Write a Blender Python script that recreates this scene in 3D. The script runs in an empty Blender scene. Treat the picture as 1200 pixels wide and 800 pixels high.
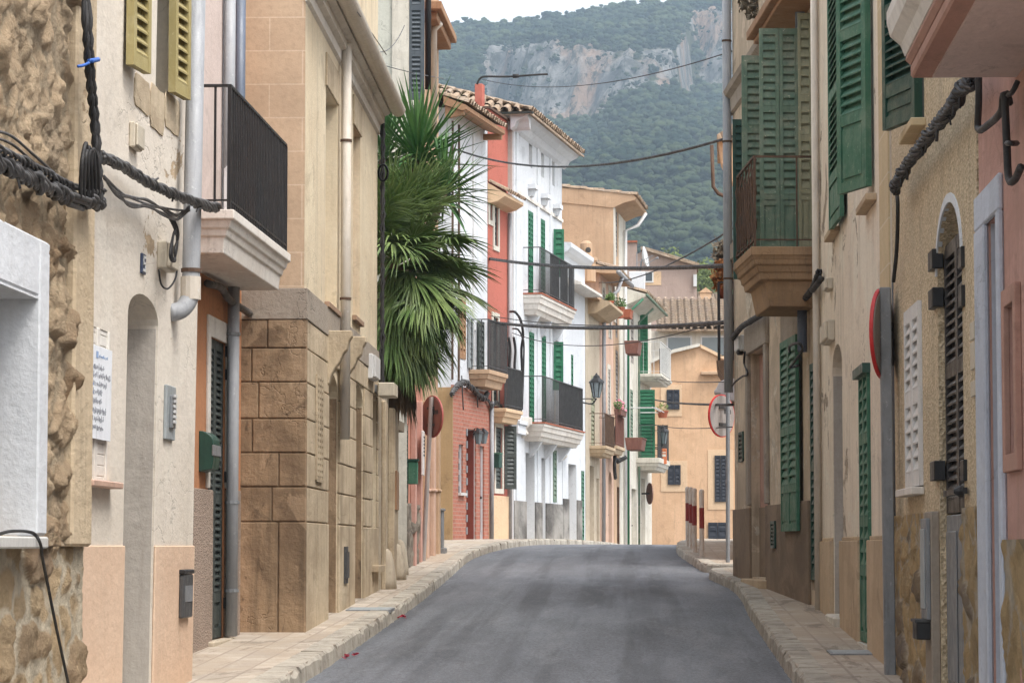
import bpy, bmesh, math, random
from mathutils import Vector, Matrix, noise, Euler
random.seed(11)
R = math.radians
sc = bpy.context.scene
col = sc.collection

# ------------------------------------------------------------------ camera, sky, sun, exposure
EZ = 1.5                                   # eye height above the local zero
FPX = 100.0 / 36.0 * 1200.0                # focal length in photo pixels
PITCH, YAW = math.atan(240 / FPX), math.atan(145 / FPX)
cd = bpy.data.cameras.new("camera"); cam = bpy.data.objects.new("camera", cd); col.objects.link(cam)
cd.sensor_width = 36.0; cd.lens = 100.0; cd.clip_start = 0.1; cd.clip_end = 6000
cam.location = (0, 0, EZ); cam.rotation_euler = (math.pi / 2 + PITCH, 0, YAW)
sc.camera = cam
CAMR = Euler((math.pi / 2 + PITCH, 0, YAW)).to_matrix()
CO = Vector((0, 0, EZ))

SUN_EL, SUN_AZ = R(60), R(128)             # azimuth clockwise from +Y (north)
world = bpy.data.worlds.new("World"); sc.world = world; world.use_nodes = True
wn, wl = world.node_tree.nodes, world.node_tree.links
wn.clear()
wo = wn.new("ShaderNodeOutputWorld"); bg = wn.new("ShaderNodeBackground")
sky = wn.new("ShaderNodeTexSky"); sky.sky_type = 'NISHITA'; sky.sun_disc = False
sky.sun_elevation = SUN_EL; sky.sun_rotation = SUN_AZ; sky.dust_density = 3.0; sky.air_density = 1.0
hs = wn.new("ShaderNodeHueSaturation"); hs.inputs['Saturation'].default_value = 0.28; hs.inputs['Value'].default_value = 1.0
wl.new(sky.outputs[0], hs.inputs['Color']); wl.new(hs.outputs[0], bg.inputs['Color'])
bg.inputs['Strength'].default_value = 0.15
wl.new(bg.outputs[0], wo.inputs['Surface'])
sd = bpy.data.lights.new("sun", 'SUN'); sun = bpy.data.objects.new("sun", sd); col.objects.link(sun)
sd.energy = 1.15; sd.angle = R(24); sd.color = (1.0, 0.955, 0.9)
sdir = Vector((math.sin(SUN_AZ) * math.cos(SUN_EL), math.cos(SUN_AZ) * math.cos(SUN_EL), math.sin(SUN_EL)))
sun.rotation_euler = sdir.to_track_quat('Z', 'Y').to_euler()
sun.location = (20, -10, 40)
sc.view_settings.view_transform = 'Standard'; sc.view_settings.look = 'None'
sc.view_settings.exposure = 1.3; sc.view_settings.gamma = 1.0; sc.view_settings.use_curve_mapping = False
sc.render.resolution_x = 1024; sc.render.resolution_y = 682
try:
    sc.cycles.max_bounces = 8; sc.cycles.volume_bounces = 0; sc.cycles.use_denoising = True
except Exception:
    pass

# ------------------------------------------------------------------ geometry helpers
def ray(x, y):
    return CAMR @ Vector(((x - 600) / FPX, (400 - y) / FPX, -1.0))

def pt(x, y, D):
    """the place seen at photo pixel (x, y), D metres up the street"""
    d = ray(x, y); return CO + d * (D / d.y)

def zr(D):
    """height of the road surface along the street"""
    z = -0.02 if False else 0.0
    s0, D0, D1 = 0.0292, 45.0, 60.0
    zz = EZ - 1.5
    if D < D0: return zz + s0 * D
    if D < D1 + 12:
        t = D - D0; k = s0 / (2 * (D1 - D0))
        return zz + s0 * D0 + s0 * t - k * t * t
    a = D1 + 12 - D0; k = s0 / (2 * (D1 - D0))
    zc = zz + s0 * D0 + s0 * a - k * a * a; sl = s0 - 2 * k * a
    return zc + sl * min(D - D1 - 12, 60)

class Fac:
    """a vertical (or slightly leaning) street front from a near to a far plan point"""
    def __init__(s, x0, D0, x1, D1, side, lean=0.0):
        a, b = pt(x0, 640, D0), pt(x1, 640, D1)
        s.P0 = Vector((a.x, a.y, 0)); s.P1 = Vector((b.x, b.y, 0))
        s.L = (s.P1 - s.P0).length; s.t = (s.P1 - s.P0) / s.L
        s.n = Vector((s.t.y, -s.t.x, 0)) if side == 'L' else Vector((-s.t.y, s.t.x, 0))
        s.lean = lean
    def __call__(s, u, w, z):
        p = s.P0 + s.t * u + s.n * (w + s.lean * (z - EZ)); return Vector((p.x, p.y, z))
    def uz(s, x, y, w=0.0):
        d = ray(x, y); o = CO - s.P0
        r = (w - s.n.dot(Vector((o.x, o.y, 0)))) / (s.n.dot(Vector((d.x, d.y, 0))) - s.lean * d.z)
        p = CO + d * r
        return (Vector((p.x, p.y, 0)) - s.P0).dot(s.t), p.z
    def u(s, x, y=640, w=0.0): return s.uz(x, y, w)[0]
    def rect(s, xn, xf, yt, yb, w=0.0):
        """(u0, u1, z0, z1): near column xn, far column xf, top and bottom rows read on the near edge"""
        ym = (yt + yb) / 2
        return (s.u(xn, ym, w), s.u(xf, ym, w), s.uz(xn, yb, w)[1], s.uz(xn, yt, w)[1])
    def ground(s, u):
        p = s.P0 + s.t * u; return zr(p.y) + 0.12

def WORLD(x, y, z): return Vector((x, y, z))

class MB:
    def __init__(s): s.v = []; s.f = []
    def add(s, pts, faces):
        b = len(s.v); s.v.extend(Vector(p) for p in pts); s.f.extend([tuple(b + i for i in f) for f in faces]); return s
    def poly(s, *pts): return s.add(pts, [tuple(range(len(pts)))])
    def box(s, fr, u0, u1, w0, w1, z0, z1):
        P = [fr(u, w, z) for z in (z0, z1) for w in (w0, w1) for u in (u0, u1)]
        return s.add(P, [(0, 1, 3, 2), (4, 6, 7, 5), (0, 4, 5, 1), (2, 3, 7, 6), (0, 2, 6, 4), (1, 5, 7, 3)])
    def prism(s, fr, prof, u0, u1):
        """extrude a (w, z) profile from u0 to u1"""
        n = len(prof); P = [fr(u0, w, z) for w, z in prof] + [fr(u1, w, z) for w, z in prof]
        F = [tuple(range(n)), tuple(range(2 * n - 1, n - 1, -1))] + [(i, (i + 1) % n, n + (i + 1) % n, n + i) for i in range(n)]
        return s.add(P, F)
    def slab(s, pts, vec):
        n = len(pts); vec = Vector(vec); P = [Vector(p) for p in pts] + [Vector(p) + vec for p in pts]
        F = [tuple(range(n)), tuple(range(2 * n - 1, n - 1, -1))] + [(i, (i + 1) % n, n + (i + 1) % n, n + i) for i in range(n)]
        return s.add(P, F)
    def tube(s, pts, r, n=8, cap=True):
        pts = [Vector(p) for p in pts]; m = len(pts); P = []; prev = None
        for i, p in enumerate(pts):
            d = (pts[min(i + 1, m - 1)] - pts[max(i - 1, 0)])
            if d.length < 1e-9: d = Vector((0, 0, 1))
            d.normalize()
            if prev is None:
                a = Vector((0, 0, 1)) if abs(d.z) < 0.9 else Vector((1, 0, 0))
                x = d.cross(a).normalized()
            else:
                x = (prev - d * prev.dot(d)).normalized()
            prev = x; y = d.cross(x)
            rr = r[i] if isinstance(r, (list, tuple)) else r
            P += [p + (x * math.cos(2 * math.pi * k / n) + y * math.sin(2 * math.pi * k / n)) * rr for k in range(n)]
        F = [(i * n + k, i * n + (k + 1) % n, (i + 1) * n + (k + 1) % n, (i + 1) * n + k) for i in range(m - 1) for k in range(n)]
        if cap: F += [tuple(range(n))[::-1], tuple(range((m - 1) * n, m * n))]
        return s.add(P, F)
    def lathe(s, c, prof, n=16, axis=None, ref=None):
        """profile of (radius, height) about an axis through c"""
        c = Vector(c); ax = Vector(axis) if axis else Vector((0, 0, 1))
        x = ax.orthogonal().normalized(); y = ax.cross(x); m = len(prof)
        P = [c + ax * h + (x * math.cos(2 * math.pi * k / n) + y * math.sin(2 * math.pi * k / n)) * r for r, h in prof for k in range(n)]
        F = [(i * n + k, i * n + (k + 1) % n, (i + 1) * n + (k + 1) % n, (i + 1) * n + k) for i in range(m - 1) for k in range(n)]
        F += [tuple(range(n))[::-1], tuple(range((m - 1) * n, m * n))]
        return s.add(P, F)
    def build(s, name, mat, parent=None, bevel=0.0, smooth=False, origin=None, segs=1):
        if origin is None:
            if parent is not None: origin = ORG[parent.name]
            else:
                xs = [p.x for p in s.v]; ys = [p.y for p in s.v]; zs = [p.z for p in s.v]
                origin = Vector(((min(xs) + max(xs)) / 2, (min(ys) + max(ys)) / 2, min(zs)))
        me = bpy.data.meshes.new(name)
        me.from_pydata([p - origin for p in s.v], [], s.f)
        bm = bmesh.new(); bm.from_mesh(me); bmesh.ops.recalc_face_normals(bm, faces=bm.faces); bm.to_mesh(me); bm.free()
        me.materials.append(mat)
        if smooth: me.polygons.foreach_set('use_smooth', [True] * len(me.polygons))
        o = bpy.data.objects.new(name, me); col.objects.link(o)
        if parent is not None: o.parent = parent
        else: o.location = origin
        ORG[o.name] = origin
        if bevel > 0:
            b = o.modifiers.new("bevel", 'BEVEL'); b.width = bevel; b.segments = segs; b.limit_method = 'ANGLE'; b.angle_limit = R(50)
        return o
ORG = {}

def tag(o, label, cat, group=None):
    o['label'] = label; o['category'] = cat
    if group: o['group'] = group
    return o
def thing(name, label, cat, loc, group=None):
    o = bpy.data.objects.new(name, None); col.objects.link(o); o.location = loc; o.empty_display_size = 0.2
    ORG[o.name] = Vector(loc); return tag(o, label, cat, group)
def setting(o, kind='structure'): o['kind'] = kind; return o

# ------------------------------------------------------------------ materials
MATS = {}
def newmat(name):
    m = bpy.data.materials.new(name); m.use_nodes = True
    nt = m.node_tree; b = nt.nodes['Principled BSDF']
    return m, nt, b
def N(nt, t, **kw):
    n = nt.nodes.new(t)
    for k, v in kw.items():
        if k.startswith('i_'): n.inputs[k[2:].replace('_', ' ')].default_value = v
        else: setattr(n, k, v)
    return n
def c4(c): return (c[0], c[1], c[2], 1.0)
def pos(nt, scale=(1, 1, 1), rot=(0, 0, 0)):
    g = N(nt, 'ShaderNodeNewGeometry'); m = N(nt, 'ShaderNodeMapping')
    m.inputs['Scale'].default_value = scale; m.inputs['Rotation'].default_value = rot
    nt.links.new(g.outputs['Position'], m.inputs['Vector']); return m.outputs[0]
def nz(nt, vec, scale, detail=6.0, rough=0.6, dist=0.0):
    n = N(nt, 'ShaderNodeTexNoise'); n.inputs['Scale'].default_value = scale; n.inputs['Detail'].default_value = detail
    n.inputs['Roughness'].default_value = rough; n.inputs['Distortion'].default_value = dist
    nt.links.new(vec, n.inputs['Vector']); return n.outputs['Fac']
def ramp(nt, fac, p0, p1, v0=0.0, v1=1.0):
    r = N(nt, 'ShaderNodeMapRange'); r.inputs['From Min'].default_value = p0; r.inputs['From Max'].default_value = p1
    r.inputs['To Min'].default_value = v0; r.inputs['To Max'].default_value = v1; r.interpolation_type = 'SMOOTHSTEP'
    nt.links.new(fac, r.inputs['Value']); return r.outputs[0]
# ShaderNodeMix has several sockets of one name, so pick by type
def mix(nt, fac, a, b, mode='MIX'):
    m = N(nt, 'ShaderNodeMix'); m.data_type = 'RGBA'; m.blend_type = mode
    fs = m.inputs[0]; A = m.inputs[6]; B = m.inputs[7]
    for s, v in ((fs, fac), (A, a), (B, b)):
        if isinstance(v, tuple): s.default_value = c4(v)
        elif isinstance(v, (int, float)): s.default_value = v
        else: nt.links.new(v, s)
    return m.outputs[2]
def math_(nt, op, a, b=0.0):
    m = N(nt, 'ShaderNodeMath'); m.operation = op
    for i, v in enumerate((a, b)):
        if isinstance(v, (int, float)): m.inputs[i].default_value = v
        else: nt.links.new(v, m.inputs[i])
    return m.outputs[0]
def bump(nt, b, h, strength=0.3, dist=0.02):
    n = N(nt, 'ShaderNodeBump'); n.inputs['Strength'].default_value = strength; n.inputs['Distance'].default_value = dist
    nt.links.new(h, n.inputs['Height']); nt.links.new(n.outputs[0], b.inputs['Normal'])

def plaster(name, base, dark=None, peel=None, peel_at=0.62, scale=1.2, streak=0.45, grain=0.25, blotch=0.6, rough=0.92, dirt=(0.16, 0.125, 0.09), crack=0.3, worn=1.0):
    """weathered wall plaster: blotches, repair patches, rain streaks, hairline cracks, peeling, fine grain"""
    m, nt, b = newmat(name); dark = dark or tuple(c * 0.72 for c in base); dk2 = tuple(c * 0.72 for c in dark)
    p = pos(nt, (1, .45, 1))
    c = mix(nt, math_(nt, 'MULTIPLY', ramp(nt, nz(nt, p, scale, 8, 0.65, 0.4), 0.36, 0.66), min(1, blotch * 1.25)), base, dark)
    # repair patches and washed-out areas with fairly sharp edges
    pn = nz(nt, pos(nt, (1, .45, .75)), scale * 0.9, 7, 0.62, 0.8)
    c = mix(nt, ramp(nt, pn, 0.565, 0.585, 0, 0.30 * worn), c, tuple(min(.82, x * 1.16 + .02) for x in base))
    c = mix(nt, ramp(nt, nz(nt, pos(nt, (1.1, .42, .7)), scale * 2.3, 9, 0.7, .9), 0.57, 0.66, 0, 0.55 * worn), c, dk2)
    st = math_(nt, 'MULTIPLY', ramp(nt, nz(nt, pos(nt, (3.2, 1.5, 0.24)), 2.4, 9, 0.72, 0.2), 0.47, 0.74), min(1, streak * 1.15))
    c = mix(nt, st, c, dirt)
    c = mix(nt, ramp(nt, nz(nt, pos(nt, (7, 3, 0.35)), 2.6, 6, 0.65), 0.55, 0.74, 0, streak * .55), c, tuple(x * .6 for x in dirt))
    fine = nz(nt, p, 34, 4, 0.7)
    c = mix(nt, ramp(nt, fine, 0.3, 0.75, 0.0, 0.28), c, tuple(x * 0.6 for x in base))
    c = mix(nt, ramp(nt, nz(nt, p, 9, 8, 0.75, .5), 0.62, 0.70, 0, 0.5 * worn), c, dk2)
    h = nz(nt, p, 18, 8, 0.65)
    if crack:
        wp = N(nt, 'ShaderNodeVectorMath'); wp.operation = 'ADD'; nn = N(nt, 'ShaderNodeTexNoise'); nn.inputs['Scale'].default_value = 3.0; nn.inputs['Detail'].default_value = 5
        nt.links.new(p, nn.inputs['Vector']); nt.links.new(nn.outputs['Color'], wp.inputs[0]); nt.links.new(pos(nt, (1.1, .5, .8)), wp.inputs[1])
        v = N(nt, 'ShaderNodeTexVoronoi'); v.feature = 'DISTANCE_TO_EDGE'; v.inputs['Scale'].default_value = 1.1; nt.links.new(wp.outputs[0], v.inputs['Vector'])
        ck = math_(nt, 'MULTIPLY', ramp(nt, v.outputs['Distance'], 0.0, 0.011, 1, 0), ramp(nt, nz(nt, p, 0.7, 3), 0.5, 0.56))
        c = mix(nt, math_(nt, 'MULTIPLY', ck, crack), c, tuple(x * .28 for x in base)); h = math_(nt, 'SUBTRACT', h, math_(nt, 'MULTIPLY', ck, .4))
    if peel:
        pm = ramp(nt, nz(nt, pos(nt, (1, .5, 0.8)), 1.7, 10, 0.68, 0.6), peel_at, peel_at + 0.02)
        c = mix(nt, pm, c, mix(nt, ramp(nt, nz(nt, p, 11, 6, .7), .35, .65), peel, tuple(x * .6 for x in peel))); h = math_(nt, 'SUBTRACT', h, math_(nt, 'MULTIPLY', pm, 0.7))
    nt.links.new(c, b.inputs['Base Color']); b.inputs['Roughness'].default_value = rough
    b.inputs['Specular IOR Level'].default_value = 0.25
    bump(nt, b, h, grain * 1.3, 0.02)
    MATS[name] = m; return m

def paint(name, base, worn=None, amount=0.35, rough=0.5, scale=5.0, metallic=0.0):
    m, nt, b = newmat(name); worn = worn or tuple(min(1, c * 1.5 + 0.03) for c in base); p = pos(nt)
    c = mix(nt, math_(nt, 'MULTIPLY', ramp(nt, nz(nt, p, scale, 8, 0.7, 0.3), 0.42, 0.75), amount), base, worn)
    c = mix(nt, ramp(nt, nz(nt, pos(nt, (6, 6, 0.8)), 4, 6, 0.7), 0.48, 0.72, 0, 0.5), c, tuple(x * 0.45 for x in base))
    c = mix(nt, ramp(nt, nz(nt, p, 26, 6, 0.75), 0.6, 0.68, 0, amount), c, tuple(min(.8, x * 1.5 + .03) for x in worn))
    nt.links.new(c, b.inputs['Base Color']); b.inputs['Metallic'].default_value = metallic
    nt.links.new(ramp(nt, nz(nt, p, 9, 4), 0.3, 0.7, rough - 0.1, rough + 0.15), b.inputs['Roughness'])
    bump(nt, b, nz(nt, p, 40, 6, .7), 0.3, 0.01)
    MATS[name] = m; return m

def stone(name, a, bcol, mortar, scale=(4, 4, 6), grain=0.6, edge=0.05, size=1.0):
    m, nt, b = newmat(name); p = pos(nt, scale)
    pd = N(nt, 'ShaderNodeVectorMath'); pd.operation = 'ADD'
    nn = N(nt, 'ShaderNodeTexNoise'); nn.inputs['Scale'].default_value = 1.3; nn.inputs['Detail'].default_value = 4
    nt.links.new(p, nn.inputs['Vector']); nt.links.new(p, pd.inputs[0])
    sc_ = N(nt, 'ShaderNodeVectorMath'); sc_.operation = 'SCALE'; sc_.inputs['Scale'].default_value = 0.9
    nt.links.new(nn.outputs['Color'], sc_.inputs[0]); nt.links.new(sc_.outputs[0], pd.inputs[1])
    v = N(nt, 'ShaderNodeTexVoronoi'); v.feature = 'F1'; v.inputs['Scale'].default_value = size; nt.links.new(pd.outputs[0], v.inputs['Vector'])
    e = N(nt, 'ShaderNodeTexVoronoi'); e.feature = 'DISTANCE_TO_EDGE'; e.inputs['Scale'].default_value = size; nt.links.new(pd.outputs[0], e.inputs['Vector'])
    sep = N(nt, 'ShaderNodeSeparateColor'); nt.links.new(v.outputs['Color'], sep.inputs[0])
    c = mix(nt, sep.outputs[0], a, bcol)
    q = pos(nt)
    c = mix(nt, ramp(nt, nz(nt, q, 6, 8, 0.7), 0.35, 0.75, 0, 0.55), c, tuple(x * 0.5 for x in a))
    c = mix(nt, ramp(nt, sep.outputs[1], 0.75, 0.95, 0, 0.35), c, (0.42, 0.36, 0.3))
    c = mix(nt, ramp(nt, e.outputs['Distance'], 0.0, edge, 1.0, 0.0), c, mortar)
    nt.links.new(c, b.inputs['Base Color']); b.inputs['Roughness'].default_value = 0.95; b.inputs['Specular IOR Level'].default_value = 0.2
    h = math_(nt, 'ADD', ramp(nt, e.outputs['Distance'], 0, 0.16), math_(nt, 'MULTIPLY', nz(nt, q, 22, 8, 0.7), 0.8))
    bump(nt, b, h, grain, 0.04)
    MATS[name] = m; return m

def rubble(name, a, bcol, mortar):
    """stone colour taken from the mesh's own stones (attributes tone and joint)"""
    m, nt, b = newmat(name); q = pos(nt)
    t = N(nt, 'ShaderNodeAttribute'); t.attribute_name = 'tone'; j = N(nt, 'ShaderNodeAttribute'); j.attribute_name = 'joint'
    c = mix(nt, t.outputs['Fac'], a, bcol)
    c = mix(nt, ramp(nt, nz(nt, q, 4, 9, 0.72, .4), 0.40, 0.66, 0, 0.65), c, tuple(x * 0.55 for x in a))
    c = mix(nt, ramp(nt, nz(nt, q, 15, 9, 0.75), 0.52, 0.72, 0, 0.6), c, tuple(min(.8, x * 1.35) for x in a))
    c = mix(nt, ramp(nt, nz(nt, q, 1.1, 5, 0.6), 0.5, 0.7, 0, 0.45), c, (0.20, 0.165, 0.13))
    c = mix(nt, j.outputs['Fac'], c, mix(nt, ramp(nt, nz(nt, q, 6, 7, .7), .4, .62), mortar, tuple(x * .72 for x in mortar)))
    nt.links.new(c, b.inputs['Base Color']); b.inputs['Roughness'].default_value = 0.95; b.inputs['Specular IOR Level'].default_value = 0.2
    bump(nt, b, math_(nt, 'ADD', nz(nt, q, 14, 9, 0.75), math_(nt, 'MULTIPLY', nz(nt, q, 45, 6, 0.8), .6)), 1.0, 0.05); return m

def pebble(name, a, bcol, scale=70):
    m, nt, b = newmat(name); p = pos(nt)
    v = N(nt, 'ShaderNodeTexVoronoi'); v.inputs['Scale'].default_value = scale; nt.links.new(p, v.inputs['Vector'])
    sep = N(nt, 'ShaderNodeSeparateColor'); nt.links.new(v.outputs['Color'], sep.inputs[0])
    c = mix(nt, sep.outputs[0], a, bcol)
    c = mix(nt, ramp(nt, nz(nt, p, 1.6, 6, 0.6), 0.4, 0.7, 0, 0.5), c, tuple(x * 0.6 for x in a))
    c = mix(nt, ramp(nt, nz(nt, pos(nt, (3, 3, .3)), 2, 6, 0.6), 0.5, 0.75, 0, 0.4), c, (0.2, 0.16, 0.11))
    nt.links.new(c, b.inputs['Base Color']); b.inputs['Roughness'].default_value = 0.95
    bump(nt, b, math_(nt, 'ADD', v.outputs['Distance'], math_(nt, 'MULTIPLY', nz(nt, p, 30, 5), 1.5)), 0.7, 0.02)
    MATS[name] = m; return m

def bricks(name, a, bcol, mortar, w, h, vec='yz', msize=0.012, bias=0.0, grain=0.35, blot=0.4, off=0.5):
    m, nt, b = newmat(name)
    g = N(nt, 'ShaderNodeNewGeometry'); sx = N(nt, 'ShaderNodeSeparateXYZ'); cx = N(nt, 'ShaderNodeCombineXYZ')
    nt.links.new(g.outputs['Position'], sx.inputs[0])
    ia, ib = {'yz': ('Y', 'Z'), 'xz': ('X', 'Z'), 'xy': ('X', 'Y'), 'yx': ('Y', 'X')}[vec]
    nt.links.new(sx.outputs[ia], cx.inputs['X']); nt.links.new(sx.outputs[ib], cx.inputs['Y'])
    t = N(nt, 'ShaderNodeTexBrick'); nt.links.new(cx.outputs[0], t.inputs['Vector'])
    t.inputs['Color1'].default_value = c4(a); t.inputs['Color2'].default_value = c4(bcol); t.inputs['Mortar'].default_value = c4(mortar)
    t.inputs['Scale'].default_value = 1.0; t.inputs['Mortar Size'].default_value = msize; t.inputs['Mortar Smooth'].default_value = 0.3
    t.inputs['Brick Width'].default_value = w; t.inputs['Row Height'].default_value = h; t.inputs['Bias'].default_value = bias; t.offset = off
    p = pos(nt)
    c = mix(nt, math_(nt, 'MULTIPLY', ramp(nt, nz(nt, p, 1.3, 8, 0.65), 0.4, 0.7), blot), t.outputs['Color'], tuple(x * 0.55 for x in a))
    c = mix(nt, ramp(nt, nz(nt, p, 25, 6, 0.7), 0.4, 0.8, 0, 0.35), c, tuple(x * 0.5 for x in bcol))
    nt.links.new(c, b.inputs['Base Color']); b.inputs['Roughness'].default_value = 0.9; b.inputs['Specular IOR Level'].default_value = 0.25
    bump(nt, b, math_(nt, 'SUBTRACT', nz(nt, p, 30, 6), math_(nt, 'MULTIPLY', t.outputs['Fac'], 0.8)), grain, 0.02)
    MATS[name] = m; return m

def glass(name, tint=(0.03, 0.04, 0.05)):
    m, nt, b = newmat(name); b.inputs['Base Color'].default_value = c4(tint); b.inputs['Roughness'].default_value = 0.08
    b.inputs['Specular IOR Level'].default_value = 0.8; MATS[name] = m; return m

def leafmat(name, a, bcol, rough=0.45, sc_=3.0):
    m, nt, b = newmat(name); p = pos(nt)
    c = mix(nt, ramp(nt, nz(nt, p, sc_, 4, 0.6), 0.35, 0.65), a, bcol)
    c = mix(nt, ramp(nt, nz(nt, p, 40, 3, 0.6), 0.5, 0.8, 0, 0.4), c, tuple(x * 1.6 for x in bcol))
    nt.links.new(c, b.inputs['Base Color']); b.inputs['Roughness'].default_value = rough
    b.inputs['Specular IOR Level'].default_value = 0.4
    MATS[name] = m; return m

M = {}
M['cream'] = plaster('cream plaster', (0.74, 0.665, 0.55), (0.66, 0.565, 0.44), streak=0.22, blotch=0.5)
M['cream_peel'] = plaster('peeling cream plaster', (0.72, 0.655, 0.565), (0.63, 0.56, 0.465), peel=(0.50, 0.38, 0.25), peel_at=0.61, streak=0.14, worn=.7)
M['peach_dado'] = plaster('peach dado plaster', (0.70, 0.515, 0.375), (0.62, 0.43, 0.30), streak=0.12, blotch=0.6, worn=.7, crack=0)
M['grey_plaster'] = plaster('grey doorway plaster', (0.46, 0.42, 0.37), (0.37, 0.335, 0.29), streak=0.3, crack=0)
M['white'] = plaster('white lime paint', (0.66, 0.685, 0.71), (0.58, 0.605, 0.635), streak=0.12, blotch=0.4, grain=0.12)
M['white_near'] = plaster('chalky window paint', (0.66, 0.68, 0.70), (0.57, 0.585, 0.60), streak=0.22, blotch=0.7, grain=0.3, peel=(0.45, 0.42, 0.38), peel_at=0.66, crack=.2, dirt=(.32, .29, .25))
M['white_blue'] = plaster('bluish white paint', (0.56, 0.60, 0.67), (0.46, 0.49, 0.56), streak=0.25, blotch=0.7, grain=0.25, peel=(0.36, 0.33, 0.31), peel_at=0.66, dirt=(.25, .24, .24))
M['white_trim'] = plaster('white painted trim', (0.74, 0.70, 0.64), (0.58, 0.52, 0.45), streak=0.25, blotch=0.5, grain=0.12)
M['orange'] = plaster('orange plaster', (0.53, 0.25, 0.125), (0.43, 0.19, 0.09), streak=0.3)
M['pale_pink'] = plaster('pale pink plaster', (0.63, 0.52, 0.47), (0.55, 0.45, 0.40), streak=0.2)
M['sandstone'] = plaster('dressed sandstone', (0.35, 0.245, 0.15), (0.15, 0.10, 0.062), streak=0.6, grain=0.5, scale=1.3, blotch=0.9, dirt=(0.085, 0.062, 0.042), peel=(0.52, 0.46, 0.38), peel_at=0.64, worn=1.7, crack=.15)
M['sandstone_pale'] = plaster('pale sandstone', (0.56, 0.46, 0.325), (0.40, 0.315, 0.215), streak=0.65, grain=0.4, scale=2.0, blotch=0.8, dirt=(0.15, 0.11, 0.07))
M['render_tan'] = bricks('tan scored render', (0.54, 0.40, 0.275), (0.49, 0.36, 0.245), (0.61, 0.48, 0.35), 0.55, 0.28, 'xz', 0.006, grain=0.15, blot=0.35)
M['corner_cream'] = plaster('corner house ochre cream', (0.72, 0.615, 0.445), (0.62, 0.50, 0.34), peel=(0.50, 0.38, 0.26), peel_at=0.68, streak=0.35)
M['grey_cement'] = plaster('grey cement render', (0.36, 0.31, 0.255), (0.27, 0.225, 0.18), streak=0.3, grain=0.45)
M['grey_green'] = plaster('pale grey green plaster', (0.56, 0.56, 0.49), (0.50, 0.50, 0.43), streak=0.15, blotch=0.4)
M['beige'] = plaster('beige plaster', (0.50, 0.43, 0.33), (0.40, 0.33, 0.25), streak=0.4)
M['pink'] = plaster('salmon pink plaster', (0.58, 0.27, 0.19), (0.49, 0.215, 0.15), streak=0.3)
M['red'] = plaster('coral red plaster', (0.48, 0.15, 0.11), (0.42, 0.13, 0.095), streak=0.12, blotch=0.5)
M['tan'] = plaster('tan plaster', (0.52, 0.36, 0.235), (0.44, 0.295, 0.19), streak=0.3)
M['tan_side'] = plaster('ochre tan plaster', (0.42, 0.28, 0.145), (0.34, 0.22, 0.11), streak=0.3)
M['peach'] = plaster('peach orange plaster', (0.66, 0.43, 0.265), (0.57, 0.36, 0.215), streak=0.25, blotch=0.8)
M['peach_pale'] = plaster('pale peach plaster', (0.70, 0.50, 0.32), (0.64, 0.45, 0.29), streak=0.1)
M['mauve'] = plaster('greyish pink plaster', (0.44, 0.335, 0.285), (0.38, 0.285, 0.24), streak=0.2)
M['pinkish'] = plaster('pale terracotta plaster', (0.62, 0.43, 0.33), (0.52, 0.35, 0.26), streak=0.4)
M['offwhite'] = plaster('off white plaster', (0.68, 0.65, 0.57), (0.55, 0.51, 0.43), streak=0.35)
M['grey_dado'] = plaster('stained grey dado', (0.34, 0.325, 0.30), (0.06, 0.057, 0.055), streak=0.5, scale=1.0, blotch=1.0)
M['right_cream'] = plaster('flaking cream paint', (0.80, 0.71, 0.58), (0.70, 0.60, 0.48), peel=(0.40, 0.33, 0.25), peel_at=0.60, streak=0.3)
M['right_dado'] = plaster('brown dado', (0.54, 0.415, 0.28), (0.42, 0.315, 0.205), streak=0.35)
M['old_tan'] = plaster('old stained plaster', (0.66, 0.535, 0.395), (0.45, 0.36, 0.265), peel=(0.68, 0.60, 0.48), peel_at=0.575, streak=0.6, worn=1.5, blotch=0.9, scale=1.0)
M['old_dado'] = plaster('damp brown dado', (0.265, 0.195, 0.135), (0.16, 0.115, 0.08), streak=0.5, blotch=0.9)
M['old_pink'] = plaster('dull pink plaster', (0.46, 0.27, 0.21), (0.40, 0.235, 0.18), streak=0.3)
M['rose'] = plaster('rose plaster', (0.53, 0.315, 0.26), (0.45, 0.26, 0.21), streak=0.35, blotch=.8)
M['ochre_quoin'] = bricks('yellow ashlar', (0.60, 0.48, 0.30), (0.57, 0.45, 0.28), (0.66, 0.56, 0.40), 0.6, 0.31, 'yz', 0.008, grain=0.15, blot=0.25)
M['pebble'] = pebble('pebble dash', (0.76, 0.62, 0.42), (0.42, 0.32, 0.195), 60)
M['pebble_grey'] = pebble('grey pink pebble dash', (0.42, 0.32, 0.25), (0.26, 0.20, 0.16), 75)
M['rubble'] = rubble('rubble stone', (0.66, 0.50, 0.33), (0.40, 0.27, 0.16), (0.52, 0.41, 0.28))
M['rubble_low'] = rubble('rubble stone plinth', (0.62, 0.46, 0.28), (0.34, 0.235, 0.15), (0.74, 0.64, 0.48))
M['slate'] = rubble('split stone cladding', (0.66, 0.47, 0.25), (0.22, 0.18, 0.155), (0.66, 0.56, 0.42))
M['greyblock'] = rubble('grey stone blocks', (0.36, 0.31, 0.25), (0.24, 0.20, 0.16), (0.13, 0.11, 0.09))
M['brick'] = bricks('red brick', (0.45, 0.175, 0.12), (0.35, 0.135, 0.09), (0.40, 0.26, 0.21), 0.25, 0.075, 'yz', 0.009, blot=0.25)
M['tile'] = stone('old clay roof tile', (0.42, 0.31, 0.215), (0.30, 0.235, 0.18), (0.20, 0.16, 0.125), (1, 1, 1), 0.4, 0.02, 5.0)
M['timber'] = paint('weathered timber eaves', (0.30, 0.165, 0.085), (0.42, 0.27, 0.16), 0.5, 0.8)
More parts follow.
